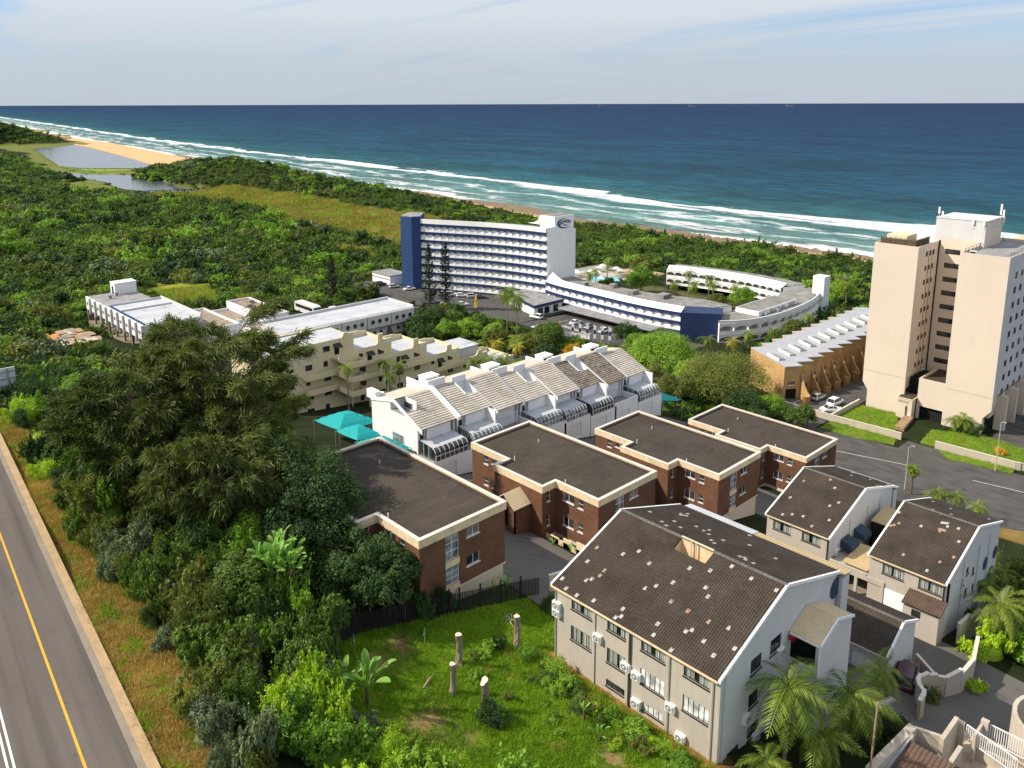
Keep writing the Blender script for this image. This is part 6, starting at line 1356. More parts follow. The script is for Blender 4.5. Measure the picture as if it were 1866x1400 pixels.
# ------------------------------------------------------------------ vegetation builders
def fast_mesh(name, V, Q, mats, mi=None, smooth=False):
    """V (n,3), Q (m,4) quads"""
    me = bpy.data.meshes.new(name); n, q = len(V), len(Q)
    me.vertices.add(n); me.vertices.foreach_set('co', np.asarray(V, np.float32).ravel())
    me.loops.add(q * 4); me.loops.foreach_set('vertex_index', np.asarray(Q, np.int32).ravel())
    me.polygons.add(q); me.polygons.foreach_set('loop_start', np.arange(0, q * 4, 4, dtype=np.int32))
    try: me.polygons.foreach_set('loop_total', np.full(q, 4, np.int32))
    except Exception: pass
    for k in mats: me.materials.append(MATS[k])
    if mi is not None: me.polygons.foreach_set('material_index', np.asarray(mi, np.int32))
    if smooth: me.polygons.foreach_set('use_smooth', np.ones(q, bool))
    me.update(calc_edges=True); me.validate(); return me
def unit(a): return a / (np.linalg.norm(a, axis=-1, keepdims=True) + 1e-9)
def leaves(P, Nn, L, Wd, rng, droop=.0):
    """kite-shaped leaf per point, lying roughly across normal Nn"""
    n = len(P); r = rng.randn(n, 3); T = unit(np.cross(Nn, r)); T[:, 2] -= droop; T = unit(T); B = unit(np.cross(T, Nn))
    L = (L * (.6 + .8 * rng.rand(n)))[:, None]; Wd = (Wd * (.7 + .6 * rng.rand(n)))[:, None]
    V = np.stack([P - T * L * .5, P + B * Wd * .5 + Nn * L * .05, P + T * L * .5, P - B * Wd * .5 + Nn * L * .05], 1).reshape(-1, 3)
    return V, np.arange(n * 4).reshape(n, 4)
def crown_points(clumps, per, rng, shell=.55, low=-.35):
    C = np.repeat(np.array([c[:3] for c in clumps], float), per, 0); R = np.repeat(np.array([c[3] for c in clumps], float), per)
    d = unit(rng.randn(len(C), 3)); d[:, 2] = np.where(d[:, 2] < low, -d[:, 2], d[:, 2])
    rr = R * (shell + (1 - shell) * rng.rand(len(C)) ** .6)
    P = C + d * rr[:, None]; P[:, 2] = np.maximum(P[:, 2], .02)
    return P, unit(d * .8 + rng.randn(len(C), 3) * .35 + np.array([0, 0, .35]))
def dome_clumps(n, rng, h=.8, cr=(.22, .38), spread=1.):
    o = []
    for k in range(n):
        a = rng.rand() * 6.283; e = math.acos(1 - rng.rand()); r = .72 * (.35 + .65 * rng.rand() ** .4)
        x, y, z = r * math.sin(e) * math.cos(a) * spread, r * math.sin(e) * math.sin(a) * spread, (.18 + r * math.cos(e)) * h
        o.append((x, y, z, cr[0] + (cr[1] - cr[0]) * rng.rand()))
    return o
def core(rng, rx, h, z0=0., n=10, m_=6):
    V = []; 
    for j in range(m_ + 1):
        e = j / m_ * math.pi / 2; 
        for i in range(n):
            a = i * 2 * math.pi / n; w = .85 + .3 * rng.rand()
            V.append((rx * math.cos(e) * math.cos(a) * w, rx * math.cos(e) * math.sin(a) * w, z0 + h * math.sin(e) * w))
    Q = [(j * n + i, j * n + (i + 1) % n, (j + 1) * n + (i + 1) % n, (j + 1) * n + i) for j in range(m_) for i in range(n)]
    return np.array(V), np.array(Q)
def join(*vq):
    Vs, Qs, o = [], [], 0
    for V, Q in vq: Vs.append(V); Qs.append(Q + o); o += len(V)
    return np.concatenate(Vs), np.concatenate(Qs)
def bush(name, m_, seed, clumps=14, per=60, leaf=.15, asp=.5, h=.8, cr=(.22, .38), droop=.1, corer=.5, sprigs=0):
    """uneven plant: several lobes of different height, each carrying leaf clumps, with loose shoots sticking out"""
    rng = np.random.RandomState(seed); nl = rng.randint(3, 6); C = []; lobes = []
    for k in range(nl):
        a = k * 6.283 / nl + rng.rand(); r = .12 + .50 * rng.rand(); lobes.append((r * math.cos(a), r * math.sin(a), h * (.18 + .5 * rng.rand()), .30 + .26 * rng.rand()))
    for k in range(clumps):
        lx, ly, lz, lr = lobes[k % nl]; d = unit(rng.randn(3)); d[2] = abs(d[2]) * .9 - .15
        C.append((lx + d[0] * lr * .8, ly + d[1] * lr * .8, max(.08, lz + d[2] * lr * .9), (cr[0] + (cr[1] - cr[0]) * rng.rand()) * .82))
    P, Nn = crown_points(C, per, rng, .3, -.5)
    if sprigs:
        c = np.array(C)[rng.randint(0, len(C), sprigs)]; d = unit(c[:, :3] * [1, 1, .6] + rng.randn(sprigs, 3) * .35 + [0, 0, .45]); n = 16; t = np.linspace(.3, 1, n)[None, :, None]
        L = (c[:, 3] * (1.2 + 1.3 * rng.rand(sprigs)))[:, None, None]; q = (c[:, None, :3] + d[:, None, :] * L * t).reshape(-1, 3) + rng.randn(sprigs * n, 3) * .03
        P = np.concatenate([P, q]); Nn = np.concatenate([Nn, unit(rng.randn(len(q), 3) + [0, 0, .6])])
    P[:, 2] = np.maximum(P[:, 2], .02)
    return fast_mesh(name, *join(leaves(P, Nn, leaf, leaf * asp, rng, droop), core(rng, corer, h * .62)), [m_])
def proto_collection(name, meshes):
    c = bpy.data.collections.new(name)
    for k, me in enumerate(meshes): o = bpy.data.objects.new('%s_%02d' % (name, k), me); c.objects.link(o)
    return c
def scatter(name, coll, P, S, Rz, pick, kind='stuff', tilt=None):
    """one object of stuff: many copies of a few plants set on points"""
    me = bpy.data.meshes.new(name); me.vertices.add(len(P)); me.vertices.foreach_set('co', np.asarray(P, np.float32).ravel())
    a = me.attributes.new('size', 'FLOAT_VECTOR', 'POINT'); a.data.foreach_set('vector', np.asarray(S, np.float32).ravel())
    a = me.attributes.new('turn', 'FLOAT', 'POINT'); a.data.foreach_set('value', np.asarray(Rz, np.float32))
    a = me.attributes.new('pick', 'INT', 'POINT'); a.data.foreach_set('value', np.asarray(pick, np.int32))
    g = bpy.data.node_groups.new(name, 'GeometryNodeTree'); g.interface.new_socket('Geometry', in_out='INPUT', socket_type='NodeSocketGeometry'); g.interface.new_socket('Geometry', in_out='OUTPUT', socket_type='NodeSocketGeometry')
    gi, go = g.nodes.new('NodeGroupInput'), g.nodes.new('NodeGroupOutput'); ip = g.nodes.new('GeometryNodeInstanceOnPoints'); ci = g.nodes.new('GeometryNodeCollectionInfo')
    ci.inputs[0].default_value = coll; ci.inputs['Separate Children'].default_value = True; ci.inputs['Reset Children'].default_value = True
    def attr(n, t): q = g.nodes.new('GeometryNodeInputNamedAttribute'); q.data_type = t; q.inputs[0].default_value = n; return q.outputs[0]
    cx = g.nodes.new('ShaderNodeCombineXYZ'); L = g.links
    L.new(gi.outputs[0], ip.inputs['Points']); L.new(ci.outputs[0], ip.inputs['Instance']); ip.inputs['Pick Instance'].default_value = True
    L.new(attr('pick', 'INT'), ip.inputs['Instance Index']); L.new(attr('turn', 'FLOAT'), cx.inputs[2]); L.new(cx.outputs[0], ip.inputs['Rotation']); L.new(attr('size', 'FLOAT_VECTOR'), ip.inputs['Scale'])
    L.new(ip.outputs[0], go.inputs[0])
    o = link(name, me, kind=kind); md = o.modifiers.new('plants', 'NODES'); md.node_group = g
    return o
# ------------------------------------------------------------------ woods and dune scrub as masses
RECTS = [(47, 203, 64, 226), (34, 49, 118, 72), (53, 72, 119, 97), (54, 97, 67, 111), (59, 124, 123, 141), (87, 172, 131, 189), (63, 201, 83, 252), (80, 185, 105, 224), (104, 190, 113, 225),
         (160, 118, 206, 256), (150, 200, 190, 256), (186, 108, 258, 173), (144, 70, 216, 97), (138, -30, 205, 79), (41, 3, 99, 48), (98, 3, 126, 79), (118, 62, 140, 80), (200, 173, 262, 222), (145, 140, 186, 206), (100, 128, 176, 192)]
def blocked(x, y):
    b = np.zeros(x.shape, bool)
    for x0, y0, x1, y1 in RECTS: b |= (x > x0) & (x < x1) & (y > y0) & (y < y1)
    return b
def jitter(x0, x1, y0, y1, s, rng):
    gx, gy = np.meshgrid(np.arange(x0, x1, s), np.arange(y0, y1, s)); gx = gx + (rng.rand(*gx.shape) - .5) * s * 1.1; gy = gy + (rng.rand(*gy.shape) - .5) * s * 1.1
    return gx.ravel(), gy.ravel()
rng = np.random.RandomState(11)
WOOD = proto_collection('wood_plants', [bush('wood_%d' % k, m_, 100 + k, 26, 55, lf, .55, h, sprigs=12) for k, (m_, lf, h) in enumerate([('leaf_forest', .13, .8), ('leaf_forest', .15, .95), ('leaf_dark', .13, .9), ('leaf_bright', .13, .8), ('leaf_forest', .2, .7), ('leaf_olive', .13, .95), ('leaf_dark', .18, .8), ('leaf_bright', .18, .7), ('leaf_grey', .14, .8)])])
def wood(name, x, y, r, wts, hs=(.8, 1.25)):
    n = len(x); z = H(x, y); big = rng.rand(n)
    R = r * (.62 + .6 * rng.rand(n) + .9 * (big > .90)); S = np.stack([R, R, R * (hs[0] + (hs[1] - hs[0]) * rng.rand(n))], -1)
    # species come in patches
    f = np.sin(x * .031 + 1.3) * np.cos(y * .027) + np.sin(x * .08 + y * .06) * .6 + rng.randn(n) * .55
    q = np.argsort(np.argsort(f)) / n; pick = np.searchsorted(np.cumsum(wts) / np.sum(wts), q); pick = np.minimum(pick, len(wts) - 1)
    scatter(name, WOOD, np.stack([x, y, z - .35 * R], -1), S, rng.rand(n) * 6.28, pick)
def keepf(x, y): return (x > .185 * y - 14) & (x < .95 * y + 420)
marsh = lambda x, y: inpoly(x, y, MARSH) | inpoly(x, y, MARSH2) | inpoly(x, y, MEADOW)
lag = lambda x, y: H(x, y) < 1.0
x, y = jitter(20, 262, 138, 300, 3.3, rng); k = keepf(x, y) & ~blocked(x, y) & ~marsh(x, y) & ((y > 262) | (x < 64) | ((x < 100) & (y > 226)) | ((x > 104) & (x < 150) & (y > 226))); wood('wood', x[k], y[k], 3.1, (3, 3, 2, 2, 3, 2, 2, 1.2, .8))
x, y = jitter(40, 262, 300, 640, 5.4, rng); k = keepf(x, y) & ~marsh(x, y) & ~lag(x, y); wood('wood', x[k], y[k], 5.2, (3, 3, 2, 1.5, 3, 1.5, 2, .8, .5))
x, y = jitter(90, 300, 640, 1250, 7.5, rng); k = keepf(x, y) & ~marsh(x, y) & ~lag(x, y) & ((y > 760) | (x < 235)) & (x < 243 + (y > 1100) * 25); wood('wood', x[k], y[k], 6.2, (3, 3, 3, 1, 2, 1, 2, .3, .3), (.6, 1.))
x, y = jitter(205, 372, -30, 430, 4.2, rng); k = ~blocked(x, y) & (x < coast(y) - 24) & ~marsh(x, y) & (x > 250 - (y < 118) * 60) & ((y < 330) | (x > 300)); wood('dune_scrub', x[k], y[k], 3.4, (3, 3, 2, 2, 3, 1.2, 2, 1.2, .2), (.75, 1.1))
x, y = jitter(292, 420, 430, 960, 5.5, rng); k = (x < coast(y) - 24) & ~marsh(x, y) & (H(x, y) > 1.9); wood('dune_scrub', x[k], y[k], 4.6, (3, 3, 3, 1, 2, 1, 2, .4, .2), (.7, 1.1))
x, y = jitter(100, 760, 1250, 4300, 22, rng); k = keepf(x, y) & (x < coast(y) - 60) & (H(x, y) > 5) & (x > .17 * y); wood('far_scrub', x[k], y[k], 19, (3, 2, 4, .3, 2, .6, 3, .1, .1), (.35, .55))
x, y = jitter(335, 470, 1735, 1930, 8, rng); k = (H(x, y) > 5) & (x > .18 * y); wood('headland_scrub', x[k], y[k], 7.5, (2, 2, 5, .3, 2, 1, 4, .1, .1), (.4, .7))
x, y = jitter(236, 330, 670, 1120, 6, rng); k = ~inpoly(x, y, LAGOON[0]) & ~inpoly(x, y, LAGOON[1]) & (rng.rand(len(x)) > .72) & (H(x, y) < 3) & (x < 300); wood('lagoon_scrub', x[k], y[k], 3.0, (2, 2, 2, 2, 2, 2, 1, 2, .1), (.4, .7))
# reeds and grass on the marsh
GT = []
for k, m_ in enumerate(('leaf_reed', 'leaf_reed', 'leaf_grass', 'leaf_dry', 'leaf_bright')):
    r_ = np.random.RandomState(40 + k); n = 34; b0 = r_.randn(n, 3) * .42; b0[:, 2] = 0; T = unit(np.stack([r_.randn(n) * .35, r_.randn(n) * .35, np.ones(n)], -1)); B = unit(np.cross(T, r_.randn(n, 3))); hh = (.7 + .6 * r_.rand(n))[:, None]; w = .035
    V = np.stack([b0 - B * w, b0 + B * w, b0 + T * hh * .6 + B * w * .8 + np.array([0, 0, .0]), b0 + T * hh], 1).reshape(-1, 3); GT.append(fast_mesh('tuft_%d' % k, V, np.arange(n * 4).reshape(n, 4), [m_]))
TUFT = proto_collection('tufts', GT)
x, y = jitter(195, 320, 300, 730, 2.3, rng); k = (inpoly(x, y, MARSH) | inpoly(x, y, MARSH2)) & (H(x, y) > .5) & ~inpoly(x, y, LAGOON[1]); n = k.sum(); s = 1.6 + rng.rand(n) * 1.2; scatter('reeds', TUFT, np.stack([x[k], y[k], H(x[k], y[k])], -1), np.stack([s * 1.5, s * 1.5, s * .8], -1), rng.rand(n) * 6.28, np.where(rng.rand(n) > .25, 0, 2))
x, y = jitter(80, 125, 248, 290, 1.3, rng); k = inpoly(x, y, MEADOW); n = k.sum(); s = 1. + rng.rand(n); scatter('meadow_grass', TUFT, np.stack([x[k], y[k], H(x[k], y[k])], -1), np.stack([s * 1.3, s * 1.3, s * .7], -1), rng.rand(n) * 6.28, np.where(rng.rand(n) > .5, 0, 2))
def turf(name, poly, sp, size, picks, hh):
    X = [p[0] for p in poly]; Y = [p[1] for p in poly]; x, y = jitter(min(X), max(X), min(Y), max(Y), sp, rng); k = inpoly(x, y, poly)
    for bx_, by_, br_ in BARE: k &= ~((np.hypot(x - bx_, y - by_) < br_ * (.6 + .6 * rng.rand(len(x)))) & (rng.rand(len(x)) > .12))
    x, y = x[k], y[k]; n = len(x)
    s = size * (.6 + .8 * rng.rand(n)); cl = np.sin(x * 1.3) * np.cos(y * 1.1 + x * .4) + rng.randn(n) * .6
    pk = np.where(cl > picks[2], picks[1], picks[0]); scatter(name, TUFT, np.stack([x, y, H(x, y) - .02 + (.2 if x.min() > 100 else 0.)], -1), np.stack([s * 1.3, s * 1.3, s * hh], -1), rng.rand(n) * 6.28, pk)
turf('lawn_grass', LAWN, .30, .34, (2, 3, 1.5), .75)
turf('verge_grass', VERGE, .30, .34, (3, 2, .75), .8)
for nm_, pl_ in (('tower_lawn_grass', [(145.6, 64.2), (157.8, 64.2), (158, 57), (150.5, 53.4), (145.8, 53.6)]), ('tower_lawn_grass', [(146.3, 48.2), (154, 49), (157.9, 41.5), (156, 33), (146.5, 33)]), ('verge_turf', [(139.6, 63.8), (144.6, 63.8), (144.9, 52), (141.8, 51), (139.9, 57)]), ('verge_turf', [(142.4, 42.3), (145.0, 44.8), (145.9, 33), (143.7, 33)])):
    o = turf(nm_, pl_, .42, .30, (2, 3, 1.0), .7)
# ------------------------------------------------------------------ single trees, shrubs, palms
rnd = random.Random(5)
SP = {}
for nm, m_, lf, asp, h in (('forest', 'leaf_forest', .085, .5, .85), ('dark', 'leaf_dark', .085, .5, .9), ('bright', 'leaf_bright', .085, .55, .8), ('lime', 'leaf_lime', .075, .5, .7), ('grey', 'leaf_grey', .085, .45, .8), ('olive', 'leaf_olive', .085, .45, .85), ('orange', 'leaf_orange', .09, .5, .7)):
    SP[nm] = [bush(nm + '_shrub', m_, 200 + 7 * k + len(SP) * 31, 46, 95, lf * (.8 + .25 * k), asp, h * 1.1, (.14, .30), .15, .5, 46) for k in range(4)]
def shrub(kind, x, y, r, h, label, group, z=None, name='shrub', cat='shrub'):
    z = hz(x, y) if z is None else z
    o = link(name, SP[kind][rnd.randrange(4)], None, (x, y, z - .12 * h), rnd.random() * 6.28, None, label, cat, group)
    o.scale = (r * 1.18, r * (.9 + .5 * rnd.random()), h * (1.05 + .25 * rnd.random())); o.rotation_euler = ((rnd.random() - .5) * .3, (rnd.random() - .5) * .3, o.rotation_euler.z); return o
def limbs(rng, base, top, n, rad, spread):
    """trunk with forking limbs as paths; returns (mesh builder, limb tips)"""
    m = MB(); base = Vector(base); top = Vector(top); ax = top - base; H_ = ax.length
    pts = [base + ax * t + Vector((rng.randn(), rng.randn(), 0)) * rad * .5 * t for t in (0, .25, .5, .75, 1)]
    m.path(pts, [rad * (1 - .75 * t) for t in (0, .25, .5, .75, 1)], 8); tips = []
    for k in range(n):
        t = .28 + .68 * k / n; p = base + ax * t; a = k * 2.4 + rng.rand() * .8; L = spread * (1.15 - .75 * abs(t - .45)) * (.75 + .5 * rng.rand())
        e = p + Vector((math.cos(a) * L, math.sin(a) * L, L * (.25 + .5 * rng.rand()))); mid = (p + e) / 2 + Vector((0, 0, L * .10)); r0 = rad * .45 * (1 - .6 * t)
        m.path([p, mid, e], [r0, r0 * .6, r0 * .15], 5); tips.append((p, mid, e))
        for q in range(2):
            a2 = a + (q - .5) * 1.3; e2 = mid + Vector((math.cos(a2) * L * .5, math.sin(a2) * L * .5, L * .25 * rng.rand())); m.path([mid, e2], [r0 * .45, r0 * .1], 4); tips.append((mid, (mid + e2) / 2, e2))
    return m, tips
def tree(kind, x, y, h, r, label, group=None, name='tree', seed=0, leaf=.34, per=95, trunk='trunk', clear=.25, z=None, ncl=None, lean=(0, 0), show=10):
    """broad crown of leaf clumps on forking limbs"""
    rng = np.random.RandomState(seed * 13 + 5); z = hz(x, y) if z is None else z; m_ = {'forest': 'leaf_forest', 'dark': 'leaf_dark', 'bright': 'leaf_bright', 'lime': 'leaf_lime', 'olive': 'leaf_olive', 'grey': 'leaf_grey'}[kind]
    t = thing(name, label, 'tree', (x, y, z), group=group); ncl = ncl or int(50 * max(1, r / 4) ** 1.5)
    tm, tips = limbs(rng, (x, y, z - .3), (x + lean[0], y + lean[1], z + h * .85), show, .05 + h * .022, r * .58); part('trunk', tm, [trunk], t)
    C = []
    for k in range(ncl):
        a = rng.rand() * 6.283; u = rng.rand() ** .5; e = rng.rand(); hgt = clear + (1 - clear) * (.12 + .8 * math.sin(math.acos(u * .93)) * (.55 + .45 * e))
        C.append((x + lean[0] * hgt + r * .86 * u * math.cos(a), y + lean[1] * hgt + r * .86 * u * math.sin(a), z + h * hgt, r * (.17 + .14 * rng.rand())))
    for _, _, e in tips[:18]: C.append((e.x, e.y, min(e.z, z + h), r * .2))
    P, Nn = crown_points(C, per, rng, .35, -.6); P[:, 2] = np.maximum(P[:, 2], z + .1); V, Q = leaves(P - np.array([x, y, z]), Nn, leaf, leaf * .55, rng, .2)
    link('crown', fast_mesh('crown', V, Q, [m_]), t)
    return t
def casuarina(x, y, h, r, label, seed, n=26, blades=230, group='casuarinas above the highway', lean=(0, 0)):
    """she-oak: open limbs carrying soft plumes of long hanging needles"""
    rng = np.random.RandomState(seed); z = hz(x, y); t = thing('casuarina_tree', label, 'tree', (x, y, z), group=group)
    m, tips = limbs(rng, (x, y, z - .3), (x + lean[0], y + lean[1], z + h * .95), n, .10 + h * .017, r * .92); part('trunk', m, ['trunk'], t)
    Ps, Ds, Ls = [], [], []
    o = np.array([x, y, z])
    for p, q, e in tips:
        p, q, e = np.array(p), np.array(q), np.array(e); d = e - q; L = np.linalg.norm(e - p); nb = int(blades * (.4 + .6 * min(1, L / 5)))
        k = rng.rand(nb) ** .55; base_ = p + (q - p) * 1 + (e - q) * (k[:, None] * 1.35 - .35); base_ += rng.randn(nb, 3) * (.13 + .22 * (1 - k))[:, None] * min(1.5, .3 * L)
        dirv = unit(unit(d) * .8 + rng.randn(nb, 3) * .45 + np.array([.15, -.1, .10])); Ps.append(base_); Ds.append(dirv); Ls.append(.55 + .75 * rng.rand(nb))
    P = np.concatenate(Ps); D = np.concatenate(Ds); L = np.concatenate(Ls)[:, None]; B = unit(np.cross(D, rng.randn(len(P), 3))); w = .052
    P = P - o
    mid = P + D * L * .55; tip = P + D * L + np.array([0, 0, -.45]) * L * .5
    V = np.stack([P - B * w * .4, P + B * w * .4, mid + B * w, mid - B * w, mid - B * w, mid + B * w, tip + B * w * .4, tip - B * w * .4], 1).reshape(-1, 3)
    link('crown', fast_mesh('crown', V, np.arange(len(P) * 8).reshape(-1, 4), ['leaf_casuarina']), t); return t
def norfolk(x, y, h, r, label, seed, group='tall dark pines by the hotel'):
    rng = np.random.RandomState(seed); z = hz(x, y); t = thing('pine_tree', label, 'tree', (x, y, z), group=group)
    part('trunk', MB().path([(x, y, z - .3), (x, y, z + h * .5), (x, y, z + h)], [.35, .22, .04], 8), ['trunk'], t)
    Ps, Ns = [], []; tiers = int(h / .8)
    for k in range(tiers):
        f = .06 + .94 * k / tiers; R = r * (1 - f * .55) * (.55 + .6 * rng.rand()) * (1 if f < .8 else (1 - f) * 4 + .2)
        for b in range(7):
            if rng.rand() < .12: continue
            a = b * .9 + k * .5 + rng.rand() * .5; n = 70; s = rng.rand(n) ** .6
            p = np.stack([np.cos(a) * R * s, np.sin(a) * R * s, f * h + R * (.20 * s - .06 + .12 * s ** 3)], -1) + rng.randn(n, 3) * .13; Ps.append(p); Ns.append(unit(rng.randn(n, 3) + np.array([0, 0, .8])))
    V, Q = leaves(np.concatenate(Ps), np.concatenate(Ns), .42, .11, rng, .1); link('crown', fast_mesh('crown', V, Q, ['leaf_pine']), t); return t
# palms: fronds are separate pieces on near trees, one crown mesh on far ones
def frond_arrays(L, rng, arch=.55, n=22, w=.05, ll=.5, rise=.5):
    V, Q = [], []; up = rise; pts = []
    for i in range(n + 1):
        s = i / n; pts.append(np.array([L * (s - .12 * s * s), 0, L * (up * s - (up + arch) * s * s * .9)]))
    for i in range(n):
        p, q = pts[i], pts[i + 1]; d = unit(q - p); o = len(V)
        V += [p + [0, -.02, 0], p + [0, .02, 0], q + [0, .02, 0], q + [0, -.02, 0]]; Q.append((o, o + 1, o + 2, o + 3))
        if i < 2: continue
        s = i / n; l = ll * L * .5 * (math.sin(math.pi * min(1, s * .9 + .12)) ** .7) * (.85 + .3 * rng.rand())
        for sg in (1, -1):
            e = p + d * l * .55 + np.array([0, sg * l * .8, -l * .35 + .1 * l * rng.randn()]); m_ = (p + e) / 2 + np.array([0, 0, l * .08]); o = len(V)
            V += [p, m_ + d * w, e, m_ - d * w]; Q.append((o, o + 1, o + 2, o + 3))
    return np.array(V), np.array(Q)
FR = {}
def frond_mesh(kind, k):
    key = (kind, k)
    if key not in FR:
        rng = np.random.RandomState(hash(kind) % 1000 + k) if False else np.random.RandomState(len(kind) * 17 + k)
        P_ = dict(queen=(2.9, .75, 26, .05, .62, .55, 'leaf_palm'), phoenix=(3.0, .55, 30, .035, .36, .55, 'leaf_palm'), gold=(2.6, .6, 24, .05, .5, .6, 'leaf_palm_gold'), fan=(1.6, .5, 18, .06, .7, .7, 'leaf_palm'))[kind]
        FR[key] = fast_mesh('frond', *frond_arrays(P_[0], rng, P_[1], P_[2], P_[3], P_[4], P_[5]), [P_[6]])
    return FR[key]
def palm(kind, x, y, h, label, size=1., nf=18, near=False, group=None, z=None, lean=(0, 0), boots=False):
    rng = np.random.RandomState(int(x * 7 + y * 3) % 9999); z = hz(x, y) if z is None else z
    t = thing('palm_tree', label, 'palm', (x, y, z), group=group); tx, ty = x + lean[0], y + lean[1]
    part('trunk', MB().path([(x, y, z - .3), (x + lean[0] * .3, y + lean[1] * .3, z + h * .5), (tx, ty, z + h)], [.17, .13, .12] if kind != 'phoenix' else [.34, .32, .3], 8), ['pale_trunk' if kind == 'queen' else 'trunk'], t)
    top = Vector((lean[0], lean[1], h)); acc = []
    for k in range(nf):
        a = k * 2.399; el = 1.15 - 1.75 * (k / nf) ** .9 + rng.randn() * .08; s = size * (.85 + .3 * rng.rand()); rot = Euler((rng.randn() * .15, -el + .45, a))
        if near:
            f = link('frond', frond_mesh(kind, k % 3), t, top); f.rotation_euler = rot; f.scale = (s, s, s)
        else:
            me = frond_mesh(kind, k % 3); V = np.empty(len(me.vertices) * 3, np.float32); me.vertices.foreach_get('co', V); V = V.reshape(-1, 3) * s
            acc.append((V @ np.array(rot.to_matrix()).T + np.array(top), np.arange(len(V)).reshape(-1, 4)))
    if not near: link('crown', fast_mesh('crown', *join(*acc), frond_mesh(kind, 0).materials and [frond_mesh(kind, 0).materials[0].name]), t)
    if boots:
        m = MB()
        for k in range(5): a = k * 1.3; m.lathe([(.02, 0), (.2, -.25), (.16, -.8), (.03, -1.1)], (tx + .28 * math.cos(a), ty + .28 * math.sin(a), z + h - .25), 8)
        part('flower_sheath', m, ['leaf_crotch'], t)
    return t
def paddle_mesh(L, seed):
    rng = np.random.RandomState(seed); n = 10; V = []; Q = []
    for i in range(n + 1):
        s = i / n; x = L * s * (1 - .18 * s); zz = L * (.95 * s - .50 * s * s); w = 0.025 if s < .35 else .095 * L * math.sin(math.pi * min(1, (s - .35) / .65 * .94 + .06)) ** .6
        V += [(x, -w, zz + w * .35), (x, 0, zz), (x, w, zz + w * .35)]
        if i:
            o = (i - 1) * 3
            Q += [(o, o + 1, o + 4, o + 3), (o + 1, o + 2, o + 5, o + 4)]
    return fast_mesh('leaf', np.array(V), np.array(Q), ['leaf_banana'])
PAD = [paddle_mesh(2.3, k) for k in range(3)]
def strelitzia(x, y, h, n, label, size=1., group='wild banana clumps', z=None):
    z = hz(x, y) if z is None else z; t = thing('wild_banana', label, 'plant', (x, y, z), group=group); rng = np.random.RandomState(int(x * 11 + y))
    part('stem', MB().path([(x, y, z - .2), (x, y, z + h)], [.14, .09], 7), ['trunk'], t)
    for k in range(n):
        f = link('leaf', PAD[k % 3], t, (0, 0, h - .25 * rng.rand())); s = size * (.75 + .45 * rng.rand()); f.scale = (s, s, s); f.rotation_euler = Euler((rng.randn() * .2, -1.05 + 1.15 * (k / n), k * 2.4 + rng.randn() * .3))
    return t
# ------------------------------------------------------------------ planting
rng = np.random.RandomState(21)
# the thicket between highway, lawn and brick blocks: each shrub its own
THICK = [(17.6, 62), (17.4, 78), (19.0, 96), (20.5, 111), (26, 140), (44, 141), (53, 112), (52, 99), (35.5, 79), (34.3, 53.5), (28.3, 52), (25.8, 46), (25.2, 40), (29.5, 30), (28, 16), (14, 16), (15.2, 42), (17, 52)]
x, y = jitter(13, 56, 15, 142, 2.45, rng); k = inpoly(x, y, THICK) & (x > .165 * y) & (y > 24); x, y = x[k], y[k]
far = y > 88; THK = proto_collection('thicket_plants', SP['forest'][:3] + SP['bright'][:3] + SP['dark'][:3] + SP['lime'][:1] + SP['olive'][:1]); n = far.sum(); R = 1.7 + 1.2 * rng.rand(n)
scatter('far_thicket', THK, np.stack([x[far], y[far], H(x[far], y[far]) - .3], -1), np.stack([R, R, R * (1.1 + .6 * rng.rand(n))], -1), rng.rand(n) * 6.28, rng.randint(0, 11, n)); x, y = x[~far], y[~far]; k = np.hypot(x - 27.0, y - 43.6) > 2.6
LB_ = {'grey': 'silvery grey-green shrub in the thicket edging the highway verge', 'dark': 'dark glossy shrub deep in the thicket below the casuarinas', 'forest': 'mid green shrub in the thicket between highway and brick blocks', 'bright': 'fresh green shrub in the thicket left of the lawn', 'lime': 'lime green shrub at the lower edge of the thicket', 'olive': 'olive green shrub in the thicket above the highway bend'}
for xx, yy in zip(x[k], y[k]):
    e = xx - (16.6 + (yy - 46) * .03); q = rnd.random()
    if yy < 47 and xx > 20: kd = 'lime' if q < .62 else ('grey' if q < .76 else 'bright')
    elif e < 4.5 and yy < 80: kd = 'grey' if q < .36 else ('olive' if q < .55 else 'forest')
    elif yy > 96: kd = 'bright' if q < .35 else ('forest' if q < .75 else ('lime' if q < .87 else 'dark'))
    elif xx > 28 and yy > 52: kd = 'dark' if q < .6 else 'forest'
    else: kd = 'forest' if q < .4 else ('dark' if q < .6 else ('bright' if q < .85 else 'olive'))
    edge = min(1, max(.7, e / 3.)); r = (1.55 + 1.05 * rnd.random()) * edge
    shrub(kd, xx, yy, r, r * (1.1 + .8 * rnd.random()) * (.75 if yy < 40 else 1.1), LB_[kd], 'thicket shrubs, ' + kd)
casuarina(32.3, 79.6, 19.0, 8.4, 'tallest casuarina, its crown rising before the pale concrete wing', 3, 36, 420, lean=(1.5, 1))
casuarina(26.2, 82, 14.0, 7.6, 'casuarina leaning out towards the highway, left of the tallest one', 8, 30, 380, lean=(-1, 1))
casuarina(28.5, 70, 11.0, 6.6, 'lower casuarina in front of the tallest one, above the grey shrubs', 14, 26, 300)
casuarina(36.0, 86, 10.5, 5.6, 'casuarina beside the cream stepped apartments', 19, 24, 260)
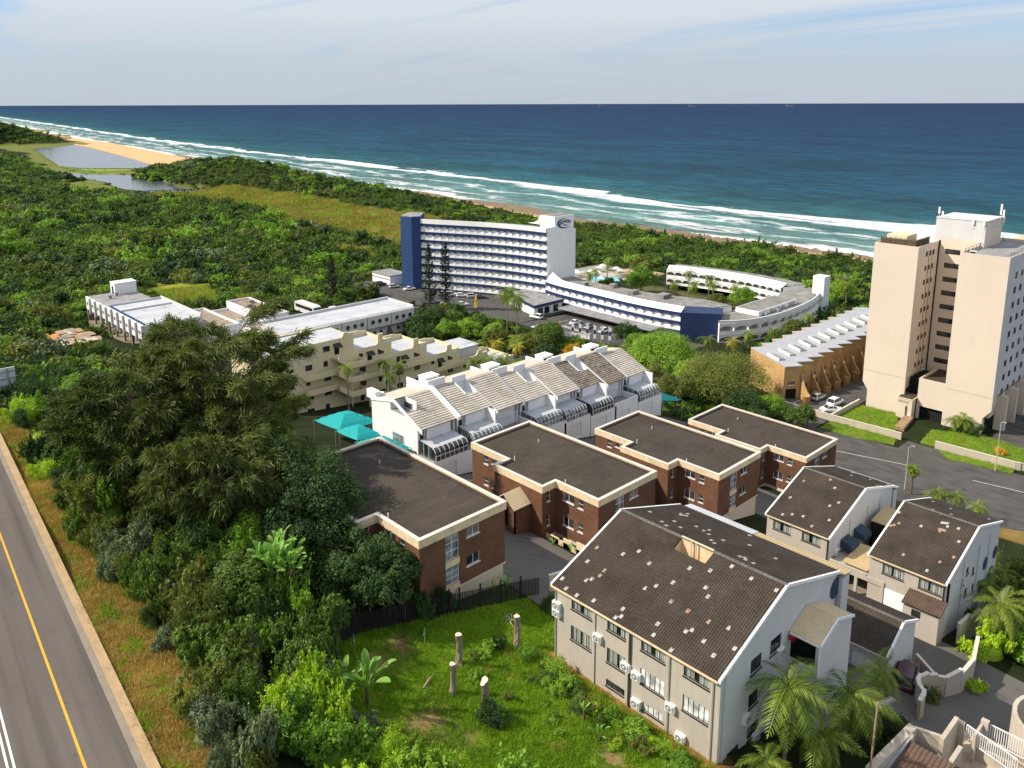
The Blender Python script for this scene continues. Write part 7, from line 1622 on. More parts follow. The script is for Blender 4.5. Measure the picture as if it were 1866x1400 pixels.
for i, (kd, X, Y, hh, r, lb) in enumerate([('dark', 33.4, 67, 12.6, 5.8, 'dark tree hanging over the roof of the nearest brick block'), ('dark', 32.3, 60, 9.4, 5.2, 'dark tree beside the left wall of the nearest brick block'), ('dark', 33.3, 54, 7.2, 4.0, 'dark bushy tree at the near corner of the brick block by the fence'),
        ('dark', 34.4, 51.6, 6.8, 3.2, 'dark tree before the near end wall of the nearest brick block'), ('dark', 34.4, 62, 12.2, 5.2, 'dark tree crown spilling over the parapet of the nearest brick block'), ('dark', 31.5, 73.5, 9.5, 4.6, 'dark tree below the casuarinas, left of the nearest brick block'), ('olive', 35.5, 75, 9.5, 3.6, 'thin olive tree with pale stems behind the nearest brick block'), ('olive', 41, 80, 7.5, 3.2, 'olive green tree near the turquoise shade sails'), ('forest', 24, 57, 5.6, 3.0, 'green tree among the wild bananas in the thicket'), ('bright', 29, 64, 6.2, 3.4, 'bright green tree in the middle of the thicket'),
        ('forest', 31, 104, 7, 4, 'spreading green tree beyond the casuarinas'), ('dark', 38, 118, 7.5, 4.4, 'dark round tree before the rusty shack'), ('bright', 30, 122, 6, 3.5, 'leafy bright tree at the far end of the thicket'), ('forest', 46, 128, 7, 4, 'green tree below the cream end wall'), ('dark', 50, 112, 6.5, 3.6, 'dark tree between casuarinas and cream apartments')]):
    tree(kd, X, Y, hh, r, lb, 'trees in the thicket', seed=i + 1, trunk='pale_trunk' if kd == 'olive' else 'trunk', per=170, leaf=.28, ncl=54, clear=.15 if kd == 'dark' else .25)
shrub('orange', 53.5, 78.5, 2.2, 2.2, 'orange flowering shrub beside the turquoise shade sails', None, name='flowering_shrub')
# gardens round the hotel, streets and townhouses
G = [('bright', 145.5, 104, 11, 8.2, 'large bright green tree behind the white townhouses', .36), ('bright', 152.5, 110, 9.5, 6.0, 'bright green tree beside the blue hotel screen', .36), ('olive', 138, 83.5, 10.0, 9.6, 'broad yellow-green tree at the near end of the yellow brick terrace', .30), ('olive', 128.5, 88, 7, 4.5, 'yellow-green tree right behind the last townhouse', .3),
     ('dark', 130.5, 74.5, 6, 4.6, 'dark hedge tree behind the farthest brick block', .34), ('bright', 136.5, 72.5, 5, 3.6, 'leafy green tree left of the parked white cars', .34), ('forest', 137.2, 66.3, 4.6, 3.0, 'green tree at the street corner by the car park wall', .34), ('dark', 127, 70, 5.2, 3.2, 'dark tree at the corner of the farthest brick block', .34),
     ('dark', 132, 171, 8.5, 4.6, 'dark tree at the right end of the porthole building', .4), ('dark', 122, 163, 6, 4, 'dark spreading tree over the lane by the porthole building', .4), ('bright', 129, 162, 6.5, 3.8, 'bright tree by the lane below the hotel pines', .4), ('bright', 135, 160, 6.5, 4.0, 'bright leafy tree in the hotel garden below the yellow parasol', .4), ('forest', 142, 163, 6.5, 3.6, 'green tree left of the tall hotel palms', .4),
     ('olive', 133, 147, 6.5, 3.8, 'brownish olive tree in front of the hotel palms', .4), ('forest', 147, 141.5, 7.5, 4.6, 'round dark green tree before the hotel entrance', .4), ('dark', 134, 130, 5.5, 3.6, 'dark tree behind the roofs of the townhouses', .4), ('olive', 137.5, 138, 6, 3.6, 'grey-green tree below the round hotel tree', .4), ('dark', 169, 133, 6.0, 4.4, 'dark tree at the right edge of the hotel car park', .4), ('forest', 160, 122, 6, 4, 'green tree between the flags and the bright green tree', .4),
     ('bright', 226, 172, 10, 6.5, 'large leafy tree between the pool and the arcaded annex', .45), ('bright', 234, 136, 7.0, 5.0, 'rounded green tree in the palm courtyard', .45), ('olive', 226, 141, 5.5, 3.6, 'small olive tree in the palm courtyard', .45), ('forest', 215, 178, 6.5, 4.2, 'green tree behind the hotel swimming pool', .45), ('dark', 144, 176, 7.0, 4, 'dark tree at the foot of the twin pines', .4), ('olive', 148, 186, 5, 3, 'small olive tree below the hotel car park', .4),
     ('bright', 138, 153, 6, 3.6, 'bright green tree in the hotel garden, right of the lane bend', .4), ('dark', 126, 170, 7, 4, 'dark tree overhanging the lane near the porthole building end', .4), ('forest', 140, 172, 6, 3.6, 'green tree below the twin hotel pines', .4), ('forest', 151, 147, 5.5, 3.2, 'small green tree left of the white garden wall', .4), ('bright', 155, 118, 7.5, 4.6, 'bright tree before the flags, left of the large bright one', .4), ('olive', 131, 96, 7, 4.2, 'yellow-green tree between the last townhouse and the bright tree', .34), ('bright', 142, 94, 7, 4.4, 'bright tree right of the large bright green one', .36), ('forest', 112, 236, 6, 4, 'green tree behind the parked coach', .45), ('bright', 108, 250, 5, 3.6, 'bright tree in the yellow meadow behind the low annex', .45), ('forest', 190, 100, 6, 3.6, 'green tree behind the yellow brick terrace', .45), ('olive', 205, 103, 6, 3.4, 'olive tree beside the arcaded annex wall', .45), ('bright', 262, 116, 9, 5, 'bright tree at the seaward end of the annex', .5), ('olive', 100, 20, 5.5, 3.2, 'olive tree behind the palm garden at the right edge', .3), ('forest', 123, 110, 5, 3.6, 'green tree between townhouses and lane', .4), ('olive', 116, 118, 4.5, 3, 'small olive tree behind the townhouse roof boxes', .4), ('dark', 105, 116, 5, 3.2, 'dark tree between the cream apartments and townhouses', .4)]
for i, (kd, X, Y, hh, r, lb, lf) in enumerate(G): tree(kd, X, Y, hh, r, lb, 'garden trees', seed=40 + i, leaf=lf, per=110, clear=.12 if kd in ('dark', 'bright', 'forest') else .22, trunk='pale_trunk' if kd == 'olive' else 'trunk')
for X, Y, kd, r, lb in ((149, 135.5, 'orange', 2.6, 'yellow flowering bush below the left yellow hotel sign post'), (156, 131, 'lime', 1.8, 'lime bush before the row of flags'), (163.5, 128.5, 'bright', 2.0, 'green bush beside the row of flags'), (146, 127, 'olive', 2.0, 'dry olive bush behind the townhouse roofs'), (126, 151, 'bright', 1.6, 'clipped green bush along the lane'), (130, 146, 'lime', 1.5, 'lime bush along the lane'), (122, 156, 'bright', 1.7, 'green bush at the bend of the lane'), (158, 44.5, 'dark', 1.7, 'dark bush at the foot of the tower palm'), (156.8, 42.5, 'forest', 1.5, 'green bush right of the tower palm'), (151, 36.5, 'orange', 1.3, 'yellow flower bed right of the tower lawn'), (68.2, 19.3, 'olive', 1.1, 'round clipped bush inside the curved planter wall'), (74.0, 17.7, 'lime', 1.0, 'lime bush climbing the pale boundary wall'), (81.5, 18.6, 'lime', 2.4, 'mass of pale green creeper below the big palms'), (84.5, 16.2, 'bright', 2.4, 'green bush below the rightmost palm'), (88, 22, 'olive', 1.6, 'thin bush behind the palm garden wall'), (104, 25, 'olive', 2.4, 'scrubby bush right of the last grey house'), (108, 20, 'bright', 2.4, 'green bush behind the scrubby bush at the right edge'),
        (120, 66.5, 'dark', 2.0, 'dark creeper at the end wall of the farthest brick block'), (122, 71, 'forest', 2.6, 'green hedge bush by the street end of the brick block'), (62, 73.8, 'olive', .8, 'small potted bush under the townhouse arch'), (88, 72.5, 'orange', .9, 'small flowering bush at the townhouse arch'), (112, 73.5, 'olive', 1.8, 'brownish bush behind the farthest two brick blocks'), (116, 75, 'olive', 1.6, 'olive bush beside the far turquoise sail')):
    shrub(kd, X, Y, r, r * 1.1, lb, None)
for X, Y in ((178, 231), (172, 244), (160, 251), (157, 246), (152, 208), (152.5, 203), (158, 184), (150, 178)): shrub('bright' if rnd.random() < .5 else 'dark', X, Y, 1.6, 1.6, 'low garden bush edging the hotel car park', 'hotel car park bushes')
# lawn plants
for X, Y, kd, r, h_, lb in ((40.6, 41.2, 'bright', 1.0, 1.1, 'leafy bush at the foot of the right tree stump'), (41.2, 38.6, 'bright', 1.2, 1.3, 'bright bush against the corner of the grey house'), (39.6, 43.6, 'dark', .8, 1.0, 'dark bush behind the right tree stump'), (38.9, 50.1, 'dark', 1.3, 1.8, 'dark bush in the gap between fence and brick block'), (36.8, 50.0, 'dark', 1.2, 2.2, 'dark bush behind the fence near the thicket'), (38.2, 43.6, 'bright', 1.1, .9, 'leafy bush in the upper part of the lawn'), (40.6, 37.0, 'bright', 1.1, .9, 'low bush along the grey house wall, upper end'), (40.3, 34.2, 'olive', .9, .8, 'low bush along the grey house wall, middle'), (40.6, 32.4, 'bright', 1.0, .9, 'low bush below the lower windows of the grey house'), (40.8, 30.2, 'bright', 1.1, .9, 'low bush along the grey house wall, lower middle'), (40.9, 28.0, 'lime', 1.0, .8, 'lime bush near the lower corner of the grey house'), (40.5, 26.0, 'bright', 1.2, .9, 'green bush at the lower corner of the grey house'), (33.4, 37.4, 'dark', 1.5, 1.5, 'dark bush growing round the lowest tree stump'), (35.6, 41.8, 'bright', .7, .7, 'small bush in the middle of the lawn'), (46.8, 44.8, 'dark', 1.0, 1.5, 'dark bush in the corner beside the yard wall'), (38.8, 26, 'bright', .9, .7, 'bush at the lower right of the lawn'), (36.5, 25.5, 'olive', .8, .6, 'dry bush low on the lawn')):
    shrub(kd, X, Y, r, h_, lb, None)
gx, gy = jitter(98, 200, 72, 236, 2.3, rng); bl = np.zeros(gx.shape, bool)
for x0, y0, x1, y1 in ((30, 40, 119.5, 80), (50, 76, 119, 97), (58, 122, 123, 139.5), (86, 172, 130, 189), (79, 184, 105, 225), (104, 186, 132, 226), (144, 70, 220, 96), (118, 30, 145, 63), (119, 60, 128, 80), (138, 20, 205, 79), (160, 117, 206, 256), (150, 196, 190, 256), (171, 106, 260, 175)): bl |= (gx > x0) & (gx < x1) & (gy > y0) & (gy < y1)
for pl in ([(103, 192), (113, 192), (123, 166), (141, 141), (161, 129), (174, 110), (165, 104), (149, 121), (131, 133), (115, 157)], [(148, 204), (148, 254), (166, 256), (174, 236), (186, 205), (188, 168), (160, 166), (156, 190)], [(158, 169), (187, 169), (187, 116), (171, 116), (162, 135), (158, 150)]): bl |= inpoly(gx, gy, pl)
k = ~bl & (gy < 205) & (rng.rand(len(gx)) > .25); n = k.sum(); R = .8 + 1.1 * rng.rand(n)
scatter('garden_shrubbery', THK, np.stack([gx[k], gy[k], H(gx[k], gy[k]) - .15], -1), np.stack([R, R, R * (.7 + .7 * rng.rand(n))], -1), rng.rand(n) * 6.28, rng.randint(0, 11, n))
for k in range(16): shrub(rnd.choice(['bright', 'lime', 'olive', 'forest']), 39.2 + 1.9 * rnd.random(), 24.5 + k + rnd.random() * .5, .55 + .45 * rnd.random(), .45 + .45 * rnd.random(), 'low weedy bush in the strip along the grey house wall', 'weeds along the house wall')
for k in range(14): shrub(rnd.choice(['bright', 'olive', 'lime']), 30.5 + 8 * rnd.random(), 27 + 17 * rnd.random(), .3 + .3 * rnd.random(), .25 + .3 * rnd.random(), 'small weed clump in the lawn', 'lawn weeds')
# palms
palm('queen', 47.6, 22.4, 6.6, 'tall feather palm with hanging pale sheaths before the grey gable', 1.18, 22, True, boots=True, z=27.6)
palm('queen', 53.4, 20.6, 5.0, 'feather palm right of the tall one, below the stair tower', 1.1, 18, True, z=26.6); palm('queen', 62.0, 21.6, 3.6, 'dark drooping palm beside the purple car', .85, 16, True); palm('queen', 49.3, 20.6, 3.2, 'low leafy palm at the foot of the grey gable', .9, 16, True, z=27.3); palm('queen', 44.6, 22.2, 2.2, 'low bright palm clump at the bottom edge by the house corner', .85, 14, True, z=28.2); palm('queen', 56.8, 20.4, 2.6, 'low palm between tall palms and the hedge', .8, 14, True)
palm('phoenix', 84.0, 18.6, 4.6, 'big date palm with spreading golden-green fronds behind the villa drive', 1.2, 34, True); palm('phoenix', 88.4, 16.0, 5.6, 'second big date palm at the right edge', 1.2, 34, True); palm('phoenix', 96, 21.4, 4.4, 'slim palm group right of the last grey house', .7, 16, True)
palm('fan', 123.4, 41.2, 4.3, 'slender bushy-headed palm beside the street lamp', .85, 26); palm('queen', 120.8, 36.6, 2.8, 'feather palm at the kerb, left of three', .75, 16); palm('queen', 121.8, 34.4, 2.8, 'feather palm at the kerb, middle of three', .75, 16); palm('queen', 120.6, 31.2, 2.6, 'feather palm at the kerb, right of three', .72, 16)
for k, (X, Y, hh) in enumerate(((157.2, 46.0, 2.0), (156.9, 45.2, 2.6), (157.4, 44.2, 2.2))): palm('gold' if k == 9 else 'queen', X, Y, hh, 'short-stemmed palm in the clump at the foot of the beige tower', .85, 13, group='tower palm clump')
for X, Y, hh, s in ((74.5, 122.5, 8.5, .72), (83.6, 123.5, 8.0, .75), (86.6, 123.4, 7.2, .75), (83.0, 121.5, 5.8, .75)): palm('queen', X, Y, hh, 'slim palm standing before the cream stepped apartments', s, 14, group='palms before the cream apartments')
for X, Y, hh in ((104, 122, 6.5), (106, 120, 6.2), (108.5, 121.5, 6.6), (110.5, 119.5, 5.8), (112, 122, 6.2), (115, 119.5, 5.4)): palm('queen', X, Y, hh, 'palm in the dense clump behind the townhouse roofs', .8, 14, group='palm clump behind the townhouses')
palm('queen', 147.5, 158, 13.0, 'taller of the two dark hotel palms, left', 1.35, 24); palm('queen', 143.5, 150, 13.0, 'dark hotel palm with thin trunk, right of the pair', 1.35, 24)
for X, Y, hh, kd in ((130, 143, 4.0, 'gold'), (133, 139.5, 4.2, 'queen'), (127, 147, 3.5, 'queen'), (136, 142, 4.5, 'queen'), (131.5, 137, 3.8, 'gold'), (124, 146, 4, 'queen'), (120, 150, 4.2, 'queen')): palm(kd, X, Y, hh, 'golden-green garden palm below the hotel entrance', .95, 16, group='garden palms by the lane')
for X, Y, hh in ((233, 157, 9.5), (235, 150, 8.5), (231, 146, 7.5), (237, 141, 6.5), (229, 152, 6.5), (226, 158, 6)): palm('queen', X, Y, hh, 'palm in the courtyard of the arcaded annex', 1.1, 16, group='courtyard palms')
for X, Y, hh in ((174, 110.5, 4.6), (180, 107, 3.6), (187, 106.5, 4.6), (197, 105, 4), (216, 104.5, 5.5), (258, 112.5, 8), (150, 116, 5)): palm('queen' if hh > 4 else 'gold', X, Y, hh, 'palm between the annex wall and the yellow brick terrace', 1.0, 15, group='palms along the annex')
for X, Y in ((214, 186), (236, 196), (243, 202), (248, 188), (222, 190), (240, 183)): palm('queen', X, Y, 6 + 2 * rnd.random(), 'palm beside the hotel pool', 1.0, 14, group='pool palms')
palm('queen', 125, 224, 5.5, 'palm beside the parked coach', .9, 14); palm('queen', 108.5, 229, 7.0, 'palm behind the low annex roof', .9, 14)
for X, Y, k_ in ((91, 21.6, 3.8), (93.5, 22.6, 4.2), (98.5, 19, 3.6), (102, 17, 4.4)): palm('fan', X, Y, k_, 'slender palm in the garden at the right edge', 1.0, 14, group='right edge palms')
norfolk(153.4, 200.5, 21.5, 3.2, 'left of the two tall narrow pines before the hotel', 2); norfolk(157.0, 196.8, 22.5, 3.2, 'right of the two tall narrow pines before the hotel', 5); norfolk(137.5, 233, 16.0, 2.6, 'lone dark narrow pine at the corner of the coach park', 9)
# wild bananas
for X, Y, hh, n, s, lb in ((26.9, 43.6, 1.5, 18, 1.15, 'large-leaved wild banana at the left edge of the lawn'), (26.0, 45.2, 1.0, 10, .95, 'wild banana right behind the one at the lawn edge')): strelitzia(X, Y, hh, n, lb, s)
for k in range(12): X, Y = 25.4 + 3.8 * rnd.random(), 55.5 + 4.4 * rnd.random(); strelitzia(X, Y - 1.5, 4.3 + 1.3 * rnd.random(), 11, 'wild banana stem in the tall clump in the thicket', .85, 'tall wild banana clump')
for X, Y in ((45.6, 49.0), (44.2, 49.4)): strelitzia(X, Y, .5, 8, 'small banana plant behind the black fence', .55, 'bananas behind the fence')
strelitzia(38.2, 31.5, .4, 8, 'young palm-like plant in the lower lawn', .5, None); strelitzia(38.9, 33.6, .9, 7, 'thin yellow-green sapling by the grey house wall', .35, None); strelitzia(57.8, 52.2, .5, 9, 'potted palm in front of the second brick block', .35, None); strelitzia(57.6, 54.6, .4, 8, 'small potted plant on the yellow wall by the brick porch', .3, None)
x, y = jitter(50, 66, 16.5, 21.5, 1.0, rng)
for k, (X, Y) in enumerate(zip(x, y)):
    if X < 61 and abs(Y - (16.4 + (X - 50) * .2)) < 1.0 and Y > 18.3: shrub('dark', X, Y, .9, 1.3, 'clipped dark hedge running down behind the villa', 'hedge behind the villa', name='hedge', cat='hedge')
# ------------------------------------------------------------------ tree stumps on the lawn
def stump(x, y, h, r, label, slant=0., pointed=False):
    z = hz(x, y); t = thing('tree_stump', label, 'stump', (x, y, z), group='tree stumps on the lawn'); n = 14; rs = np.random.RandomState(int(h * 100)); m = MB(); L = 9; V = []
    for j in range(L + 1):
        s = j / L
        for i in range(n):
            a = i * 2 * math.pi / n; rr = r * (1.25 - .3 * min(1, s * 3)) * (1 + .10 * math.sin(3 * a + 5 * s) + .07 * rs.randn()); top = h * s
            if j == L: top += (slant * math.cos(a)) * r
            V.append((x + rr * math.cos(a) + .10 * math.sin(3 * s), y + rr * math.sin(a), z - .2 + top))
    m.add(V, [(j * n + i, j * n + (i + 1) % n, (j + 1) * n + (i + 1) % n, (j + 1) * n + i) for j in range(L) for i in range(n)]); part('bark', m, ['pale_trunk'], t)
    m = MB(); c = Vector(np.mean(V[-n:], axis=0)); ring_ = [Vector(v) for v in V[-n:]]
    m.add(ring_ + [(v + c) / 2 + Vector((0, 0, .01)) for v in ring_] + [c - Vector((0, 0, .05))], [(i, (i + 1) % n, n + (i + 1) % n, n + i) for i in range(n)] + [(n + i, n + (i + 1) % n, 2 * n) for i in range(n)]); part('cut_face', m, ['cut_wood'], t)
stump(35.5, 43.8, 2.9, .27, 'tall pale tree stump left of the middle of the lawn'); stump(41.0, 42.9, 3.05, .27, 'tall pale tree stump nearest the black fence and grey house'); stump(33.0, 41.5, 2.7, .24, 'grey tree stump in front of the tall pale one, flat topped'); stump(33.6, 38.6, 2.75, .28, 'tree stump with slanting pale cut rising from a dark bush', .9)
for X, Y, a in ((32.2, 43.4, .4),):
    z = hz(X, Y); m = MB(); m.path([(X - .8 * math.cos(a), Y - .8 * math.sin(a), z + .15), (X, Y, z + .28), (X + .7 * math.cos(a), Y + .7 * math.sin(a), z + .2)], [.08, .10, .05], 8); solo('log', m, ['tan_tile'], 'cut log lying on the grass beside the stumps', 'log', (X, Y, z), None, True)
X, Y = 43.0, 45.6; m = MB()
for k in range(7): a = k * .9; m.path([(X, Y, hz(X, Y) + .1), (X + .5 * math.cos(a), Y + .5 * math.sin(a), hz(X, Y) + .35), (X + .9 * math.cos(a + .5), Y + .9 * math.sin(a + .5), hz(X, Y) + .12)], [.05, .04, .01], 5)
solo('dead_branch', m, ['cut_wood'], 'dry dead branch lying near the top of the lawn', 'branch', (X, Y, hz(X, Y)))
for X, Y in ((29.4, 49.2), (34.6, 47.0)): z = hz(X, Y); m = MB(); m.tube((X, Y, z - .3), (X, Y, z + 1.7), .035, n=6); m.box(X - .07, Y - .03, z + 1.0, X + .07, Y + .03, z + 1.2); solo('marker_post', m, ['galvanised'], 'thin grey marker post standing in the lawn', 'post', (X, Y, z), 'marker posts')
# ------------------------------------------------------------------ vehicles
CB = {}
def car_meshes(col, kind):
    key = (col, kind)
    if key in CB: return CB[key]
    L, Wd, Hh = dict(sedan=(4.5, 1.76, 1.43), hatch=(4.0, 1.72, 1.48), suv=(4.4, 1.84, 1.66))[kind]; hl, w = L / 2, Wd / 2
    st = [(-hl, .55, .34, .80), (-hl * .96, .80, .26, .92), (-hl * .68, .92, .22, 1.), (-hl * .3, .93, .22, 1.), (hl * .1, .91, .22, 1.), (hl * .42, .88, .22, 1.), (hl * .72, .80, .22, .98), (hl * .93, .68, .26, .90), (hl, .50, .34, .78)]
    if kind == 'suv': st = [(x, b + .1, l + .05, k) for x, b, l, k in st]
    m = MB(); V = []
    for x, b, l, k in st:
        h_ = [(w * k * .9, l), (w * k, l + .16), (w * k, (l + b) / 2), (w * k * .96, b - .04), (w * k * .82, b)]; V += [(x, yy, zz) for yy, zz in h_] + [(x, -yy, zz) for yy, zz in h_[::-1]]
    n = 10; S_ = len(st)
    m.add(V, [(j * n + i, j * n + (i + 1) % n, (j + 1) * n + (i + 1) % n, (j + 1) * n + i)[::-1] for j in range(S_ - 1) for i in range(n)] + [tuple(range(n)), tuple((S_ - 1) * n + i for i in range(n))[::-1]])
    body = m.mesh('body', [col], smooth=True)
    rear = dict(sedan=-.62, hatch=-.90, suv=-.93)[kind] * hl; b = .90 + (.1 if kind == 'suv' else 0)
    gl = [(rear, b - .02), (rear + (.55 if kind == 'sedan' else .3), Hh - .05), (.02 * hl, Hh), (.10 * hl, Hh - .03), (.46 * hl, b - .03)]
    g = MB(); A = [(x, w * .86 if z < 1.05 else w * .70, z) for x, z in gl]; B = [(x, -yy, z) for x, yy, z in A]; n = 5
    g.add(A + B, [(0, 1, 2, 3, 4), (9, 8, 7, 6, 5)] + [(0, 5, 6, 1), (3, 8, 9, 4)]); glass = g.mesh('windows', ['car_glass'])
    r = MB(); top = A[1:4] + B[1:4]; r.add([(x, yy * 1.02, z + .015) for x, yy, z in top] + [(x, yy * 1.02, z - .05) for x, yy, z in top], [(0, 1, 4, 3), (1, 2, 5, 4), (6, 7, 1, 0), (7, 8, 2, 1), (3, 4, 10, 9), (4, 5, 11, 10), (0, 3, 9, 6), (2, 8, 11, 5)])
    for s in (1, -1):
        for a, c in ((0, 1), (4, 3)): p, q = Vector(A[a]), Vector(A[c]); p.y *= s * 1.01; q.y *= s * 1.01; r.tube(p, q, .045, n=5)
        p, q = Vector((0, s * w * .87, b)), Vector((-.05, s * w * .71, Hh - .03)); r.tube(p, q, .045, n=5)
    roof = r.mesh('roof', [col])
    tw_ = MB().tube((0, -.1, 0), (0, .1, 0), .32, n=18).mesh('tyre', ['tyre']); rm = MB().tube((0, -.11, 0), (0, .11, 0), .20, n=14).mesh('rim', ['rim'])
    hlm = MB().box(hl * .93, .36, .55, hl * .985, .72, .68).mesh('headlight', ['white_metal']); tl = MB().box(-hl * .99, .40, .68, -hl * .955, .72, .84).mesh('tail_light', ['lamp_red'])
    CB[key] = (body, glass, roof, tw_, rm, hlm, tl, hl, w); return CB[key]
def car(x, y, az_, col, kind, label, group=None, z=None):
    b, g, r, tw_, rm, hlm, tl, hl, w = car_meshes(col, kind); z = (hz(x, y) + .12) if z is None else z
    t = thing('car', label, 'car', (x, y, z), math.radians(az_), group); bo = link('body', b, t); link('windows', g, t); link('roof', r, t)
    for sx_ in (-.60, .62):
        for sy in (-1, 1): q = link('wheel', tw_, t, (hl * sx_, sy * (w - .1), .32)); link('rim', rm, q)
    for s in (1, -1):
        q = link('headlight', hlm, bo); q.scale = (1, s, 1); q = link('tail_light', tl, bo); q.scale = (1, s, 1)
    return t
CARS = [(163.2, 242.5, -10, 'car_dark', 'suv', 'dark car parked at the far left of the hotel car park'), (164.6, 236, -10, 'car_silver', 'hatch', 'silver car parked beside the blue hotel tower'), (166.2, 229, -8, 'car_white', 'sedan', 'white car parked below the blue hotel tower'),
        (171.2, 211.5, -35, 'car_white', 'suv', 'white car right behind the twin pines, left in its row'), (173.0, 208.0, -35, 'car_white', 'hatch', 'white hatchback second in the row below the hotel balconies'), (174.9, 204.4, -35, 'car_silver', 'suv', 'silver car third in the row below the hotel balconies'), (176.2, 201.9, -35, 'car_dark', 'sedan', 'dark car at the right end of the row below the hotel balconies'), (161.6, 202, -30, 'car_silver', 'sedan', 'silver car partly hidden behind the right pine, in front of the row'), (164.2, 197.5, -30, 'car_white', 'sedan', 'white car left of the yellow parasol'),
        (170.0, 169.0, 100, 'car_white', 'suv', 'white car parked at the hotel entrance hall'), (160.5, 158.8, 95, 'car_white', 'hatch', 'white car half hidden behind the round green tree'), (173.6, 150.8, 5, 'car_blue', 'hatch', 'blue-grey car parked alone in the lower hotel car park'), (173.4, 144.6, 5, 'car_white', 'suv', 'white car right of the blue-grey one'), (174.6, 137.6, 5, 'car_silver', 'sedan', 'silver car half hidden by the dark tree right of the flags'),
        (169.6, 214.2, -35, 'car_silver', 'hatch', 'silver hatchback left of the white cars below the hotel balconies'), (168.2, 217.0, -35, 'car_dark', 'hatch', 'dark hatchback at the left end of the row below the hotel balconies'), (159.4, 206.5, -30, 'car_blue', 'hatch', 'blue-grey hatchback behind the left pine'), (174.3, 156.8, 5, 'car_white', 'sedan', 'white sedan left of the blue-grey car in the lower car park'), (155.0, 71.6, -3, 'car_silver', 'hatch', 'silver hatchback by the yellow brick terrace wing walls'), (181, 33.5, 80, 'car_dark', 'suv', 'dark car parked beside the tower at the right edge'),
        (154.2, 67.6, -3, 'car_white', 'suv', 'white car nearest the beige tower wall'), (149.6, 66.2, -38, 'car_white', 'sedan', 'white sedan parked behind the tower lawn wall'), (172.6, 36.4, 80, 'car_white', 'suv', 'white car parked under the tower at the right edge'), (69.3, 21.9, 12, 'car_plum', 'suv', 'dark plum car parked behind the curved planter wall')]
for c in CARS: car(*c, group='parked cars')
# coach and van
X, Y = 121.0, 220.5; z = hz(X, Y); t = thing('coach', 'white coach parked beside the woods behind the low annex', 'bus', (X, Y, z), 0)
m = MB(); m.extr_x([(214.7, z + .5), (226.3, z + .5), (226.5, z + 1.4), (226.2, z + 3.2), (225.6, z + 3.4), (215.2, z + 3.4), (214.6, z + 3.1), (214.5, z + 1.2)], X - 1.25, X + 1.25); part('body', m, ['car_white'], t)
m = MB(); m.box(X - 1.28, 215.2, z + 1.75, X - 1.252, 225.6, z + 2.75); m.box(X - 1.1, 214.44, z + 1.5, X + 1.1, 214.49, z + 2.9); part('windows', m, ['car_glass'], t)
for yy in (217, 223.5):
    for s in (-1, 1): part('wheel', MB().tube((X + s * 1.0, yy, z + .5), (X + s * 1.27, yy, z + .5), .5, n=16), ['tyre'], t)
X, Y = 126.6, 213.5; z = hz(X, Y); t = thing('van', 'small white van parked right of the coach', 'van', (X, Y, z)); m = MB(); m.extr_x([(211.4, z + .4), (215.9, z + .4), (215.9, z + 2.1), (213, z + 2.2), (212.1, z + 1.3), (211.4, z + 1.1)], X - .9, X + .9); part('body', m, ['car_white'], t); part('windows', MB().box(X - .92, 212.3, z + 1.35, X - .901, 214.6, z + 1.95), ['car_glass'], t)
for yy in (212.2, 215): part('wheel', MB().tube((X - .8, yy, z + .34), (X - .92, yy, z + .34), .34, n=14), ['tyre'], t)
# ------------------------------------------------------------------ street furniture and small things
for k in range(6):
    X, Y = 159.6 + .9 * k, 145.0 - 1.9 * k; z = hz(X, Y); t = thing('banner', 'tall blue and white feather banner, one of six in a row by the hotel drive', 'flag', (X, Y, z), group='feather banners'); part('pole', MB().tube((X, Y, z - .2), (X, Y, z + 5.2), .04, n=6), ['white_metal'], t)
    m = MB(); m.add([(X + .02, Y - .03, z + 1.2), (X + .35, Y - .6, z + 1.2), (X + .35, Y - .6, z + 2.4), (X + .02, Y - .03, z + 2.4), (X + .35, Y - .6, z + 4.4), (X + .02, Y - .03, z + 5.2), (X + .1, Y - .6, z + 3.2), (X + .02, Y - .03, z + 3.2)], [(0, 1, 2, 3)], 0); m.add([(X + .02, Y - .03, z + 2.4), (X + .35, Y - .6, z + 2.4), (X + .38, Y - .6, z + 3.6), (X + .02, Y - .03, z + 3.6)], [(0, 1, 2, 3)], 1); m.add([(X + .02, Y - .03, z + 3.6), (X + .38, Y - .6, z + 3.6), (X + .45, Y - .7, z + 4.6), (X + .02, Y - .03, z + 5.2)], [(0, 1, 2, 3)], 0); part('cloth', m, ['white_paint', 'teal_blue' if 'teal_blue' in MATS else 'navy_light'], t)
for X, Y, lb in ((166.0, 192.5, 'folded yellow parasol at the upper hotel car park'), (160.2, 150.2, 'folded yellow parasol by the lower hotel car park crossing')):
    z = hz(X, Y); t = thing('parasol', lb, 'parasol', (X, Y, z), group='yellow parasols'); part('cloth', MB().lathe([(.45, .9), (.5, 1.2), (.3, 3.2), (.05, 4.4)], (X, Y, z), 10), ['yellow_cloth'], t); part('pole', MB().tube((X, Y, z), (X, Y, z + 1.3), .05, n=6), ['white_metal'], t); part('base', MB().tube((X, Y, z), (X, Y, z + .5), .55, n=12), ['yellow_cloth'], t)
def lamp(x, y, h, label, arm):
    z = hz(x, y); t = thing('street_lamp', label, 'street lamp', (x, y, z), group='street lamps'); part('pole', MB().tube((x, y, z - .2), (x, y, z + h), .09, .05, n=8), ['pale_concrete'], t); m = MB(); m.tube((x, y, z + h - .05), (x + arm[0], y + arm[1], z + h + .1), .04, n=6); m.box(x + arm[0] - .15, y + arm[1] - .3, z + h + .05, x + arm[0] + .15, y + arm[1] + .3, z + h + .2); part('lamp_head', m, ['galvanised'], t)
